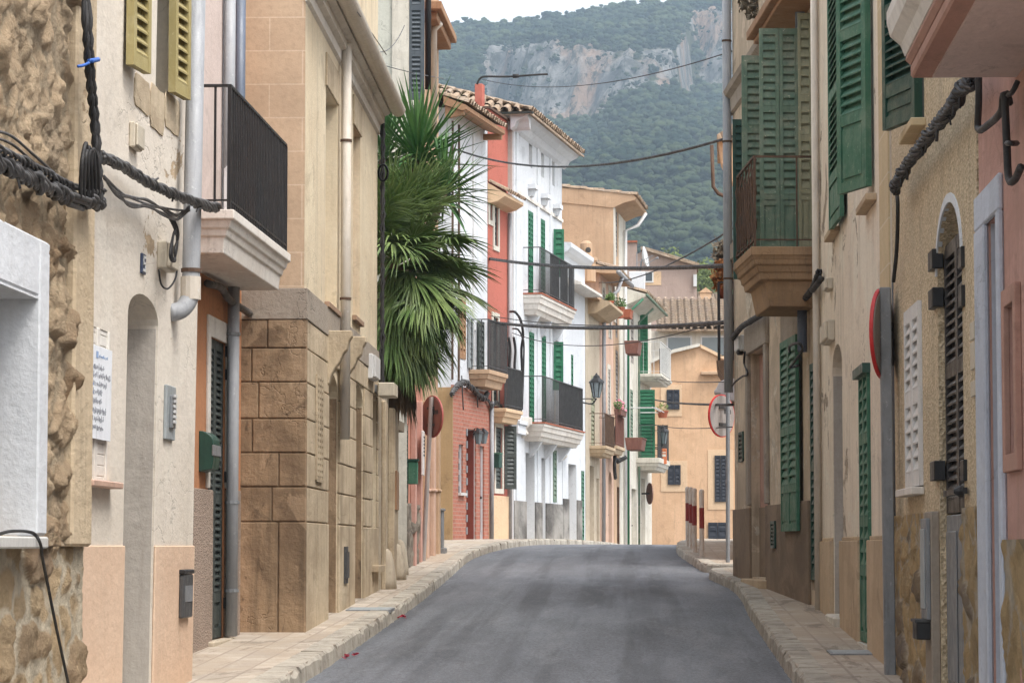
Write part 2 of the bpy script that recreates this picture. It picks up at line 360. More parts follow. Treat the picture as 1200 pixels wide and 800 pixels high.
M['green'] = paint('green shutter paint', (0.035, 0.135, 0.08), (0.15, 0.235, 0.165), 0.75, 0.6, 3.0)
M['green_old'] = paint('faded green shutter paint', (0.12, 0.19, 0.135), (0.28, 0.29, 0.215), 0.85, 0.7)
M['green_pale'] = paint('bleached green grey paint', (0.25, 0.255, 0.165), (0.36, 0.34, 0.24), 0.6, 0.75)
M['green_dark'] = paint('dark green paint', (0.012, 0.055, 0.04), (0.03, 0.10, 0.07), 0.3, 0.45)
M['green_bright'] = paint('bottle green paint', (0.012, 0.125, 0.058), (0.03, 0.19, 0.095), 0.5, 0.5)
M['olive'] = paint('olive yellow shutter paint', (0.33, 0.27, 0.11), (0.50, 0.43, 0.27), 0.5, 0.65)
M['shutter_dark'] = paint('dark grey green paint', (0.045, 0.055, 0.05), (0.10, 0.11, 0.10), 0.4, 0.5)
M['shutter_grey'] = paint('slate blue grey paint', (0.06, 0.075, 0.09), (0.12, 0.14, 0.16), 0.3, 0.5)
M['brown_black'] = paint('black brown shutter paint', (0.03, 0.026, 0.024), (0.085, 0.072, 0.062), 0.4, 0.45)
M['white_shutter'] = paint('white shutter paint', (0.66, 0.65, 0.63), (0.5, 0.49, 0.47), 0.4, 0.5)
M['black'] = paint('black iron', (0.012, 0.012, 0.013), (0.03, 0.03, 0.03), 0.4, 0.45)
M['rust'] = paint('rusty iron', (0.085, 0.05, 0.032), (0.16, 0.095, 0.06), 0.6, 0.85)
M['cable'] = paint('black cable sheath', (0.018, 0.017, 0.017), (0.07, 0.065, 0.06), 0.5, 0.6)
M['cable_grey'] = paint('grey cable sheath', (0.05, 0.048, 0.047), (0.13, 0.125, 0.12), 0.6, 0.42)  # the lighter grey paints highlights onto the strands
M['pipe_grey'] = paint('grey drainpipe', (0.30, 0.31, 0.325), (0.40, 0.40, 0.40), 0.4, 0.5)
M['pipe_blue'] = paint('blue grey pipe', (0.10, 0.125, 0.17), (0.15, 0.17, 0.2), 0.4, 0.45)
M['pipe_cream'] = paint('cream painted pipe', (0.56, 0.50, 0.42), (0.62, 0.58, 0.52), 0.4, 0.6)
M['galv'] = paint('galvanised steel', (0.22, 0.23, 0.24), (0.32, 0.33, 0.34), 0.5, 0.5, metallic=0.3)
M['pole_dark'] = paint('dark grey steel', (0.055, 0.055, 0.055), (0.10, 0.10, 0.10), 0.4, 0.55)
M['sign_back'] = paint('sign back grey', (0.30, 0.27, 0.25), (0.38, 0.36, 0.34), 0.4, 0.5)
M['sign_back_brown'] = paint('sign back brown', (0.23, 0.12, 0.095), (0.30, 0.18, 0.14), 0.4, 0.55)
M['sign_dull'] = paint('dull brown red', (0.32, 0.07, 0.055), (0.36, 0.12, 0.09), 0.3, 0.5)
M['sign_red'] = paint('sign red', (0.55, 0.02, 0.02), (0.6, 0.05, 0.04), 0.3, 0.4)
M['bollard_white'] = paint('chipped white paint', (0.60, 0.56, 0.50), (0.35, 0.26, 0.18), 0.6, 0.6, 12)
M['bollard_red'] = paint('dark red paint', (0.22, 0.018, 0.016), (0.28, 0.05, 0.04), 0.4, 0.5)
M['box_cream'] = paint('cream plastic box', (0.52, 0.46, 0.36), (0.58, 0.52, 0.42), 0.3, 0.5)
M['box_white'] = paint('white enamel', (0.62, 0.62, 0.61), (0.5, 0.5, 0.48), 0.3, 0.45)
M['box_grey'] = paint('grey metal box', (0.30, 0.33, 0.34), (0.4, 0.42, 0.42), 0.3, 0.45)
M['paper'] = paint('white paper', (0.74, 0.76, 0.79), (0.66, 0.69, 0.73), 0.3, 0.8, 3)
M['ink'] = paint('grey ink', (0.30, 0.31, 0.34), (0.36, 0.37, 0.4), 0.3, 0.8)
M['blue_ink'] = paint('pale blue ink', (0.25, 0.36, 0.56), (0.3, 0.42, 0.6), 0.3, 0.8)
M['blue_tile'] = paint('dark blue tile', (0.03, 0.045, 0.09), (0.05, 0.07, 0.12), 0.3, 0.35)
M['blue_tie'] = paint('blue plastic tie', (0.02, 0.10, 0.40), (0.03, 0.15, 0.5), 0.3, 0.5)
M['redwood'] = paint('red brown door varnish', (0.20, 0.045, 0.03), (0.26, 0.07, 0.045), 0.4, 0.45)
M['wood_grey'] = paint('grey weathered door', (0.28, 0.25, 0.22), (0.36, 0.33, 0.29), 0.4, 0.7)
M['painted_shade'] = paint('painted hole shade', (0.05, 0.045, 0.04), (0.08, 0.07, 0.06), 0.3, 0.9)  # dark paint standing in for the shade inside vent holes
M['rust_sill'] = paint('rusty stone sill', (0.30, 0.19, 0.12), (0.4, 0.28, 0.2), 0.5, 0.9)
M['terracotta'] = paint('terracotta', (0.34, 0.10, 0.05), (0.42, 0.16, 0.09), 0.4, 0.85)
M['trough'] = paint('brown clay planter', (0.17, 0.075, 0.055), (0.25, 0.13, 0.1), 0.4, 0.85)
M['black_net'] = paint('black screening cloth', (0.016, 0.015, 0.018), (0.03, 0.03, 0.032), 0.4, 0.85)
M['marble_sill'] = paint('grey stone sill', (0.52, 0.51, 0.48), (0.40, 0.39, 0.36), 0.5, 0.6)
M['orange_sign'] = paint('orange sign board', (0.55, 0.16, 0.06), (0.6, 0.22, 0.1), 0.3, 0.5)
M['glass'] = glass('window glass')
M['glass_pale'] = glass('pale window glass', (0.16, 0.19, 0.20))
M['navy'] = paint('dark slate shutter', (0.018, 0.022, 0.032), (0.035, 0.04, 0.05), 0.3, 0.55)
M['petal'] = paint('red petals', (0.45, 0.02, 0.05), (0.5, 0.06, 0.08), 0.3, 0.7)
M['palm'] = leafmat('fan palm green', (0.085, 0.15, 0.042), (0.19, 0.255, 0.09))
M['yucca'] = leafmat('sword leaf green', (0.045, 0.13, 0.038), (0.095, 0.195, 0.055))
M['dead'] = leafmat('dead palm fronds', (0.13, 0.085, 0.05), (0.20, 0.14, 0.085), 0.9)
M['bark'] = paint('palm bark', (0.13, 0.09, 0.06), (0.2, 0.15, 0.1), 0.5, 0.95)
M['leaf'] = leafmat('pot plant green', (0.05, 0.10, 0.025), (0.09, 0.15, 0.04), 0.6)
M['autumn'] = leafmat('rusty orange foliage', (0.25, 0.10, 0.035), (0.36, 0.17, 0.06), 0.8, 8)
M['straw'] = leafmat('dried plant', (0.15, 0.125, 0.09), (0.25, 0.21, 0.15), 0.9, 8)
M['pinkflower'] = leafmat('pink flowers', (0.6, 0.16, 0.25), (0.65, 0.25, 0.32), 0.8, 20)
M['lime'] = leafmat('light green foliage', (0.11, 0.15, 0.04), (0.15, 0.19, 0.05), 0.8)
# ------------------------------------------------------------------ builders
def wall_mb(fac, u0, u1, z0, z1, depth, holes):
    """a closed house body whose street front has recessed openings"""
    b = MB(); e = 1e-5
    us = sorted({u0, u1, *[h[0] for h in holes], *[h[1] for h in holes]}); us = [u for u in us if u0 - e <= u <= u1 + e]
    zs = sorted({z0, z1, *[h[2] for h in holes], *[h[3] for h in holes]}); zs = [z for z in zs if z0 - e <= z <= z1 + e]
    for i in range(len(us) - 1):
        for j in range(len(zs) - 1):
            uc, zc = (us[i] + us[i + 1]) / 2, (zs[j] + zs[j + 1]) / 2
            if any(h[0] < uc < h[1] and h[2] < zc < h[3] for h in holes): continue
            b.poly(fac(us[i], 0, zs[j]), fac(us[i + 1], 0, zs[j]), fac(us[i + 1], 0, zs[j + 1]), fac(us[i], 0, zs[j + 1]))
    for h in holes:
        a, c, lo, hi, d = h[:5]; arch = h[5] if len(h) > 5 else 0.0
        zsps = hi - arch
        b.poly(fac(a, 0, lo), fac(a, -d, lo), fac(a, -d, zsps), fac(a, 0, zsps))
        b.poly(fac(c, 0, lo), fac(c, -d, lo), fac(c, -d, zsps), fac(c, 0, zsps))
        b.poly(fac(a, 0, lo), fac(c, 0, lo), fac(c, -d, lo), fac(a, -d, lo))
        b.poly(fac(a, -d, lo), fac(c, -d, lo), fac(c, -d, hi), fac(a, -d, hi))
        if arch <= 0:
            b.poly(fac(a, 0, hi), fac(c, 0, hi), fac(c, -d, hi), fac(a, -d, hi))
        else:
            n = 12; pp = [((a + c) / 2 - math.cos(math.pi * k / n) * (c - a) / 2, zsps + math.sin(math.pi * k / n) * arch) for k in range(n + 1)]
            for k in range(n):
                (ua, za), (ub, zb) = pp[k], pp[k + 1]
                b.poly(fac(ua, 0, za), fac(ub, 0, zb), fac(ub, 0, hi), fac(ua, 0, hi))
                b.poly(fac(ua, 0, za), fac(ub, 0, zb), fac(ub, -d, zb), fac(ua, -d, za))
    b.poly(fac(u0, 0, z0), fac(u0, -depth, z0), fac(u0, -depth, z1), fac(u0, 0, z1))
    b.poly(fac(u1, 0, z0), fac(u1, -depth, z0), fac(u1, -depth, z1), fac(u1, 0, z1))
    b.poly(fac(u0, -depth, z0), fac(u1, -depth, z0), fac(u1, -depth, z1), fac(u0, -depth, z1))
    b.poly(fac(u0, 0, z1), fac(u1, 0, z1), fac(u1, -depth, z1), fac(u0, -depth, z1))
    return b

def house(name, label, fac, z1, mat, holes=(), depth=4.0, u0=0.0, u1=None, z0=None, cat='house', group=None):
    u1 = fac.L if u1 is None else u1
    u0 += 0.004; u1 -= 0.004
    g = min(fac.ground(u0), fac.ground(u1))
    z0 = g - 0.35 if z0 is None else z0
    p = fac((u0 + u1) / 2, -depth / 2, g)
    t = thing(name, label, cat, p, group)
    wall_mb(fac, u0, u1, z0, z1, depth, list(holes)).build('wall', mat, t)
    return t

def panel_door(par, fac, r, w, mat, name='door', planks=3, t=0.04):
    """a door leaf with raised panels and a handle"""
    u0, u1, z0, z1 = r; b = MB(); b.box(fac, u0, u1, w - t, w, z0, z1)
    dw = (u1 - u0) / planks; hh = z1 - z0
    for i in range(planks):
        for a, c in ((0.08, 0.40), (0.45, 0.93)):
            b.box(fac, u0 + dw * (i + 0.14), u0 + dw * (i + 0.86), w, w + 0.015, z0 + hh * a, z0 + hh * c)
    d = b.build(name, mat, par)
    MB().lathe(fac(u0 + (u1 - u0) * 0.88, w, z0 + min(1.0, hh * 0.45)), [(0.02, 0), (0.03, 0.03), (0.012, 0.05)], 8, fac.n).build('handle', M['black'], d)
    return d

def window(par, fac, r, w, frame, pane, bars=(1, 2), fw=0.045):
    """a casement: frame with glazing bars, pane behind it"""
    u0, u1, z0, z1 = r; b = MB()
    b.box(fac, u0, u0 + fw, w - 0.03, w + 0.02, z0, z1); b.box(fac, u1 - fw, u1, w - 0.03, w + 0.02, z0, z1)
    b.box(fac, u0 + fw, u1 - fw, w - 0.03, w + 0.018, z0, z0 + fw); b.box(fac, u0 + fw, u1 - fw, w - 0.03, w + 0.018, z1 - fw, z1)
    for k in range(bars[0]):
        c = u0 + (u1 - u0) * (k + 1) / (bars[0] + 1); b.box(fac, c - 0.02, c + 0.02, w - 0.028, w + 0.015, z0 + fw, z1 - fw)
    for k in range(bars[1]):
        c = z0 + (z1 - z0) * (k + 1) / (bars[1] + 1); b.box(fac, u0 + fw, u1 - fw, w - 0.026, w + 0.012, c - 0.015, c + 0.015)
    f = b.build('window', frame, par)
    g = MB(); g.box(fac, u0 + 0.01, u1 - 0.01, w - 0.022, w - 0.012, z0 + 0.01, z1 - 0.01); g.build('pane', pane, f)
    return f

def leaf_mb(O, ax, nrm, W, H, pitch=0.055, st=0.055, rail=0.075, mids=(0.5,), panel=0.0, arch=0.0, T=0.035):
    """one louvred shutter leaf: stiles, rails, tilted slats, optional solid bottom panel"""
    ax, nrm, O = Vector(ax), Vector(nrm), Vector(O)
    fr = lambda u, w, z: O + ax * u + nrm * w + Vector((0, 0, z))
    st = min(st, W * 0.24); b = MB()
    b.box(fr, 0, st, 0, T, 0, H); b.box(fr, W - st, W, 0, T, 0, H)
    zr_ = [0.0] + ([panel * H] if panel else []) + [m * H for m in mids] + [H - rail]
    for z in zr_: b.box(fr, st, W - st, 0.002, T - 0.002, z, z + rail)
    if panel:
        b.box(fr, st, W - st, 0.008, T - 0.016, rail, panel * H)
        b.box(fr, st + 0.02, W - st - 0.02, T - 0.016, T - 0.006, rail + 0.03, panel * H - 0.03)
        zr_ = zr_[1:]
    b.box(fr, st * .8, W - st * .8, 0.0005, 0.0045, rail * .5, H - rail * .5)  # added backing sheet, keeps the gaps between the slats dark
    for i in range(len(zr_) - 1):
        a, c = zr_[i] + rail, zr_[i + 1]; n = max(1, int((c - a) / pitch)); p = (c - a) / n
        for k in range(n):
            z = a + k * p
            b.prism(fr, [(T - 0.004, z + 0.002), (T - 0.002, z + 0.012), (0.010, z + p * .84), (0.006, z + p * .84 - 0.01)], st * 0.9, W - st * 0.9)
    return b

def shutter(par, O, ax, nrm, W, H, mat, name='shutter', hinge=True, **kw):
    o = leaf_mb(O, ax, nrm, W, H, **kw).build(name, mat, par)
    return o

def fshut(par, fac, r, w, mat, name='shutter', **kw):
    """a leaf lying flat on (or w off) the street front"""
    u0, u1, z0, z1 = r
    return shutter(par, fac(u0, w, z0), fac.t, fac.n, u1 - u0, z1 - z0, mat, name, **kw)

def pair(par, fac, r, w, mat, **kw):
    u0, u1, z0, z1 = r; m = (u0 + u1) / 2
    fshut(par, fac, (u0, m - 0.004, z0, z1), w, mat, **kw); fshut(par, fac, (m + 0.004, u1, z0, z1), w, mat, **kw)

def perp(par, fac, u, w0, w1, z0, z1, mat, face=-1, name='shutter', skew=0.0, **kw):
    """a leaf swung out from the wall at right angles, seen face-on from down the street"""
    ax = (fac.n + fac.t * skew).normalized()
    nrm = (fac.t * face - fac.n * (face * skew)).normalized()
    return shutter(par, fac(u, w0, z0), ax, nrm, (w1 - w0), z1 - z0, mat, name, **kw)

def railing(par, fac, u0, u1, w, z0, z1, mat, pitch=0.11, bar=0.007, ends=True, name='railing', wr=0.0, twist=False):
    b = MB(); q = 0.012
    b.box(fac, u0, u1, w - q, w + q, z1 - 0.02, z1); b.box(fac, u0, u1, w - q * .8, w + q * .8, z0 + 0.06, z0 + 0.075)
    n = max(2, int((u1 - u0) / pitch))
    for k in range(n + 1):
        u = u0 + (u1 - u0) * k / n; bb = bar * (1.6 if k in (0, n) else 1)
        b.box(fac, u - bb, u + bb, w - bb, w + bb, z0, z1 - 0.02)
    if ends:
        for u in (u0, u1):
            b.box(fac, u - q, u + q, wr, w - q, z1 - 0.021, z1 - 0.001); b.box(fac, u - q * .8, u + q * .8, wr, w - q, z0 + 0.061, z0 + 0.074)
            m = max(1, int((w - wr) / (pitch * 1.6)))
            for k in range(m):
                ww = wr + (w - wr) * (k + 0.3) / m; b.box(fac, u - bar, u + bar, ww - bar, ww + bar, z0, z1 - 0.02)
    return b.build(name, mat, par)

def moulded_slab(par, fac, u0, u1, w, z0, z1, mat, steps, name='balcony', bev=0.006):
    """balcony floor lofted through a moulded profile; steps = [(fraction of height, set-back)] from the top down"""
    b = MB(); h = z1 - z0; ring = [(0, steps[0][1])]
    for i, (f, s_) in enumerate(steps):
        if i: ring += [(steps[i - 1][0] + .02, s_ - (s_ - steps[i - 1][1]) * .45)]
        ring.append((f, s_))
    P = []; n = len(ring)
    for f, s_ in ring:
        z = z1 - f * h; P += [fac(u0 + s_, -.02, z), fac(u0 + s_, w - s_, z), fac(u1 - s_, w - s_, z), fac(u1 - s_, -.02, z)]
    F = [(0, 1, 2, 3), tuple(4 * n - 4 + k for k in (3, 2, 1, 0))] + [(4 * i + k, 4 * i + (k + 1) % 4, 4 * i + 4 + (k + 1) % 4, 4 * i + 4 + k) for i in range(n - 1) for k in range(4)]
    b.add(P, F); return b.build(name, mat, par, bevel=bev, segs=2)

def tiles(par, fr, u0, u1, w0, z0, w1, z1, mat, pitch=0.21, r=0.085, name='roof', base=True, seg=0.42, hip=False):
    """a slope of barrel tiles from the eave (w0, z0) up to (w1, z1), each row made of lapped tiles"""
    b = MB(); L = math.hypot(w1 - w0, z1 - z0); dw, dz = (w1 - w0) / L, (z1 - z0) / L
    if base and hip:
        b.slab([fr(u0, w0, z0 - .02), fr(u1, w0, z0 - .02), fr(u1, w1, z1 - .02), fr(u0 + abs(w1 - w0), w1, z1 - .02)], (0, 0, -.05))
    elif base: b.prism(fr, [(w0, z0 - 0.01), (w1, z1 - 0.01), (w1, z1 - 0.07), (w0, z0 - 0.07)], u0, u1)
    n = max(1, int((u1 - u0) / pitch)); p = (u1 - u0) / n; m = max(1, int(L / seg)); K = 5
    for i in range(n):
        uc = u0 + (i + 0.5) * p
        for kind in (0, 1):
            c = uc + (p / 2 if kind else 0)
            if c > u1 - 0.02: continue
            Lc = min(L, (c - u0 + .06) * L / abs(w1 - w0)) if hip else L
            for j in range(m):
                if L * j / m > Lc - .05: break
                jit = random.uniform(-0.015, 0.015); a0 = L * j / m - (0.03 if j else 0) + (jit if j == 0 else 0); a1 = min(L * (j + 1) / m, Lc)
                rr0, rr1 = r * random.uniform(0.95, 1.08), r * 0.82
                P = []
                for (a, rr) in ((a0, rr0), (a1, rr1)):
                    lift = 0.02 if a == a0 else 0.0
                    for k in range(K + 1):
                        th = math.pi * k / K; du = -math.cos(th) * rr; up = math.sin(th) * rr
                        if kind: up = 0.045 - up * 0.75
                        up += lift
                        P.append(fr(c + du + jit * .5, w0 + dw * a - dz * up * (1 if dw > 0 else -1), z0 + dz * a + abs(dw) * up))
                b.add(P, [(k, k + 1, K + 2 + k, K + 1 + k) for k in range(K)])
    return b.build(name, mat, par)

def pipe(par, pts, r, mat, name='drainpipe', n=10, clips=None, fac=None):
    o = MB().tube(pts, r, n).build(name, mat, par, smooth=True)
    return o
def clip_rings(par, c, r, mat, name='pipe_clip'):
    return MB().lathe(Vector(c) - Vector((0, 0, 0.012)), [(r, 0), (r + 0.006, 0), (r + 0.006, 0.024), (r, 0.024)], 10).build(name, mat, par)

def sagging(a, b, sag, n=24):
    a, b = Vector(a), Vector(b)
    return [a.lerp(b, k / n) + Vector((0, 0, -4 * sag * (k / n) * (1 - k / n))) for k in range(n + 1)]
def smooth_path(pts, per=8):
    """Catmull-Rom through the points"""
    pts = [Vector(p) for p in pts]; q = [pts[0] * 2 - pts[1]] + pts + [pts[-1] * 2 - pts[-2]]; out = []
    for i in range(1, len(q) - 2):
        p0, p1, p2, p3 = q[i - 1:i + 3]
        for k in range(per):
            t = k / per
            out.append(0.5 * ((2 * p1) + (p2 - p0) * t + (2 * p0 - 5 * p1 + 4 * p2 - p3) * t * t + (3 * p1 - p0 - 3 * p2 + p3) * t ** 3))
    out.append(pts[-1]); return out
def twisted(b, path, R_, r, strands=4, turns=6, n=6, jit=0.0):
    m = len(path)
    for s in range(strands):
        P = []
        for i, p in enumerate(path):
            d = (path[min(i + 1, m - 1)] - path[max(i - 1, 0)]).normalized()
            x = d.cross(Vector((0, 0, 1))); x = x.normalized() if x.length > 0.05 else Vector((1, 0, 0)); y = d.cross(x)
            th = 2 * math.pi * (s / strands + turns * i / m); q = R_ * (1 + jit * 1.6 * noise.noise(Vector((i * .22 + s * 13.7, s * 3.1 + R_ * 99, turns))))
            P.append(p + x * math.cos(th) * q + y * math.sin(th) * q)
        b.tube(P, r, n)
    return b

def cell(u, z, k=0.0):
    """(edge distance, random tone) of the stone at (u, z)"""
    d, P = noise.voronoi(Vector((u, z, k))); return d[1] - d[0], noise.cell(P[0] * 7.3 + Vector((.5, .5, .5)))
def stones(su, sz, k, bulge, face, fine, joint=.10, base=.015):
    """height, tone and joint mask of a rubble face: flat-topped irregular stones, ragged at several scales"""
    def fn(u, z):
        q = Vector((u * su, z * sz, k)); wv = noise.noise_vector(q * .9) * .42 + noise.noise_vector(q * 3.1) * .12
        c, t = cell(u * su + wv.x, z * sz + wv.y, k); e = sstep(0.0, joint * 1.6, c)
        w = base + bulge * e * (.55 + .9 * t) + face * e * noise.fractal(Vector((u * 6, z * 6, k + t * 9)), .8, 2.1, 6) + fine * noise.turbulence(Vector((u * 17, z * 17, k)), 4, True)
        return w, t, 1 - sstep(joint * .30, joint * .62, c)
    return fn
def rough(par, fac, u0, u1, z0, z1, step, fn, mat, name, skip=None, back=0.12, zstep=None):
    """a coarse stone face: fine grid pushed in and out by fn(u, z)"""
    nu = max(2, int((u1 - u0) / step)); nzz = max(2, int((z1 - z0) / (zstep or step))); b = MB(); idx = {}; tone = []; joint = []
    for i in range(nu + 1):
        for j in range(nzz + 1):
            u = u0 + (u1 - u0) * i / nu; z = z0 + (z1 - z0) * j / nzz; w, t, jm = fn(u, z); tone.append(t); joint.append(jm)
            idx[i, j] = len(b.v); b.v.append(fac(u, w, z))
    for i in range(nu):
        for j in range(nzz):
            uc = u0 + (u1 - u0) * (i + .5) / nu; zc = z0 + (z1 - z0) * (j + .5) / nzz
            if skip and skip(uc, zc): continue
            b.f.append((idx[i, j], idx[i + 1, j], idx[i + 1, j + 1], idx[i, j + 1]))
    for i0, u in ((0, u0), (nu, u1)):
        for j in range(nzz):
            za, zb = z0 + (z1 - z0) * j / nzz, z0 + (z1 - z0) * (j + 1) / nzz
            a = len(b.v); b.v += [fac(u, -back, za), fac(u, -back, zb)]; b.f.append((idx[i0, j], idx[i0, j + 1], a + 1, a))
    for j0, z in ((0, z0), (nzz, z1)):
        for i in range(nu):
            ua, ub = u0 + (u1 - u0) * i / nu, u0 + (u1 - u0) * (i + 1) / nu
            a = len(b.v); b.v += [fac(ua, -back, z), fac(ub, -back, z)]; b.f.append((idx[i, j0], idx[i + 1, j0], a + 1, a))
    o = b.build(name, mat, par, smooth=True); n = len(b.v)
    for nm, dat in (('tone', tone), ('joint', joint)):
        at = o.data.attributes.new(nm, 'FLOAT', 'POINT'); at.data.foreach_set('value', dat + [.5] * (n - len(dat)))
    return o

def leafy(b, c, rad, n, size, seed=0, squash=1.0):
    rnd = random.Random(seed); c = Vector(c)
    for _ in range(n):
        v = Vector((rnd.gauss(0, 1), rnd.gauss(0, 1), rnd.gauss(0, 1))).normalized() * rad * rnd.random() ** 0.45; v.z *= squash
        a = Vector((rnd.gauss(0, 1), rnd.gauss(0, 1), rnd.gauss(0, 1))).normalized(); t = a.orthogonal().normalized(); s = size * rnd.uniform(0.6, 1.4)
        p = c + v
        b.add([p, p + a * s * .5 + t * s * .28, p + a * s, p + a * s * .5 - t * s * .28], [(0, 1, 2, 3)])
    return b

def wall_box(name, label, cat, fac, r, d, mat, w=0.0, group=None, bevel=0.006):
    """a small box fixed to a wall with a lid line and a proud cover"""
    u0, u1, z0, z1 = r; t = thing(name, label, cat, fac((u0 + u1) / 2, w, z0), group)
    b = MB(); b.box(fac, u0, u1, w, w + d * .7, z0, z1); b.build('case', mat, t, bevel=bevel)
    b = MB(); e = min(u1 - u0, z1 - z0) * .06; b.box(fac, u0 + e, u1 - e, w + d * .7, w + d, z0 + e, z1 - e); b.build('cover', mat, t, bevel=bevel)
    return t

def wall_spans(par, fac, lo, hi, cuts, w0, w1, z0, z1, mat, name, bevel=.006, e=.004):
    cur = lo
    for a, c in list(sorted(cuts)) + [(hi + e, None)]:
        if a - e > cur: b = MB(); b.box(fac, cur, a - e, w0, w1, z0, z1); b.build(name, mat, par, bevel=bevel)
        if c is not None: cur = c + e
# ------------------------------------------------------------------ the setting: ground, road, pavements, mountain, air
def interp(path, D):
    for (a, x), (b, y) in zip(path, path[1:]):
        if a <= D <= b: return x + (y - x) * (D - a) / (b - a)
    return path[0][1] if D < path[0][0] else path[-1][1]
KL = [(-12, -2.26), (0, -2.27), (18.7, -2.29), (29.5, -2.34), (36, -2.44), (43, -2.58), (46, -2.55), (50, -2.42), (54, -2.2), (60, -1.75), (66, -0.85), (72, -0.2), (90, 1.5)]

def asphalt():
    m, nt, b = newmat('worn asphalt'); p = pos(nt, (1, .16, 1)); q = pos(nt)
    c = mix(nt, ramp(nt, nz(nt, p, 0.8, 7, 0.65, 0.5), 0.40, 0.62), (0.172, 0.182, 0.20), (0.128, 0.136, 0.15))  # bluish sheen of the road is put into these base greys
    c = mix(nt, ramp(nt, nz(nt, pos(nt, (2.3, 0.035, 1)), 1.1, 4, 0.55), 0.46, 0.62, 0, 0.75), c, (0.07, 0.074, 0.082))
    c = mix(nt, ramp(nt, nz(nt, p, 2.2, 9, 0.72, .8), 0.52, 0.68, 0, 0.45), c, (0.25, 0.257, 0.268))
    c = mix(nt, ramp(nt, nz(nt, p, 5.5, 8, 0.75, .6), 0.58, 0.70, 0, 0.35), c, (0.085, 0.088, 0.093))
    c = mix(nt, ramp(nt, nz(nt, pos(nt, (1, .3, 1)), 42, 3, 0.8), 0.36, 0.72, 0, 0.6), c, (0.045, 0.045, 0.048))
    c = mix(nt, ramp(nt, nz(nt, pos(nt, (1, .3, 1)), 75, 2, 0.8), 0.60, 0.72, 0, 0.6), c, (0.34, 0.335, 0.325))
    w = N(nt, 'ShaderNodeVectorMath'); w.operation = 'ADD'; nn = N(nt, 'ShaderNodeTexNoise'); nn.inputs['Scale'].default_value = 2.5; nn.inputs['Detail'].default_value = 6
    nt.links.new(p, nn.inputs['Vector']); nt.links.new(nn.outputs['Color'], w.inputs[0]); nt.links.new(pos(nt, (1, .22, 1)), w.inputs[1])
    v = N(nt, 'ShaderNodeTexVoronoi'); v.feature = 'DISTANCE_TO_EDGE'; v.inputs['Scale'].default_value = 0.75; nt.links.new(w.outputs[0], v.inputs['Vector'])
    ck = math_(nt, 'MULTIPLY', ramp(nt, v.outputs['Distance'], 0.0, 0.014, 1, 0), ramp(nt, nz(nt, p, 0.7, 3), 0.48, 0.54))
    c = mix(nt, math_(nt, 'MULTIPLY', ck, 0.22), c, (0.028, 0.028, 0.03))
    nt.links.new(c, b.inputs['Base Color'])
    nt.links.new(ramp(nt, nz(nt, p, 1.2, 5), 0.3, 0.7, 0.5, 0.78), b.inputs['Roughness']); b.inputs['Specular IOR Level'].default_value = 0.35
    bump(nt, b, nz(nt, q, 60, 5, 0.75), 0.6, 0.012); return m
def kerbmat():
    m, nt, b = newmat('kerb stone'); p = pos(nt)
    c = mix(nt, ramp(nt, nz(nt, p, 3, 8, 0.7, .4), 0.35, 0.7), (0.46, 0.42, 0.35), (0.25, 0.22, 0.18))
    c = mix(nt, ramp(nt, nz(nt, p, 14, 8, 0.75), 0.5, 0.72, 0, 0.75), c, (0.11, 0.095, 0.075))
    nt.links.new(c, b.inputs['Base Color']); b.inputs['Roughness'].default_value = 0.9; bump(nt, b, nz(nt, p, 25, 8, .7), 0.6, 0.03); return m
def slabmat(name, a, bb):
    m = bricks(name, a, bb, (0.33, 0.28, 0.23), 0.30, 0.20, 'yx', 0.012, grain=0.35, blot=0.35)
    nt = m.node_tree; b = nt.nodes['Principled BSDF']; src = b.inputs['Base Color'].links[0].from_socket
    p = pos(nt, (1, .38, 1))
    c = mix(nt, ramp(nt, nz(nt, p, 0.9, 8, 0.7, 0.6), 0.42, 0.60, 0, 0.75), src, (0.37, 0.30, 0.225))
    c = mix(nt, ramp(nt, nz(nt, pos(nt, (1, 0.3, 1)), 2.4, 10, 0.75, 1.0), 0.54, 0.60, 0, 0.75), c, (0.22, 0.18, 0.14))
    c = mix(nt, ramp(nt, nz(nt, p, 5, 8, 0.75, .3), 0.55, 0.75, 0, 0.6), c, (0.58, 0.53, 0.45))
    nt.links.new(c, b.inputs['Base Color']); return m
GROUND = plaster('earth', (0.20, 0.16, 0.11), grain=0.4)
Ds = [-14 + k for k in range(112)]
b = MB()
rows = [-40, -20] + [0 + 10 * k for k in range(13)] + [160, 220, 300, 400, 520, 620, 700]
xs = [-900, -300, -100, -30, -8, 0, 8, 30, 100, 300, 900]
def gz(D): return zr(D) - 0.4 if D <= 120 else (zr(120) - 0.4) + (30 - zr(120)) * ((D - 120) / 580) ** 1.2
for D in rows:
    for x in xs: b.v.append(Vector((x, D, gz(D))))
nx = len(xs)
for i in range(len(rows) - 1):
    for j in range(nx - 1): b.f.append((i * nx + j, i * nx + j + 1, (i + 1) * nx + j + 1, (i + 1) * nx + j))
setting(b.build('ground', GROUND, origin=Vector((0, 0, 0))))
b = MB(); cols = [-6, -2.6, -1.2, -0.5, 0.3, 1.2, 4, 13]
for D in Ds:
    for x in cols: b.v.append(Vector((x, D, zr(D) + 0.012 * max(0, 1 - ((x + .6) / 1.8) ** 2))))
n = len(cols)
for i in range(len(Ds) - 1):
    for j in range(n - 1): b.f.append((i * n + j, i * n + j + 1, (i + 1) * n + j + 1, (i + 1) * n + j))
setting(b.build('road', asphalt(), smooth=True, origin=Vector((0, 0, 0))))
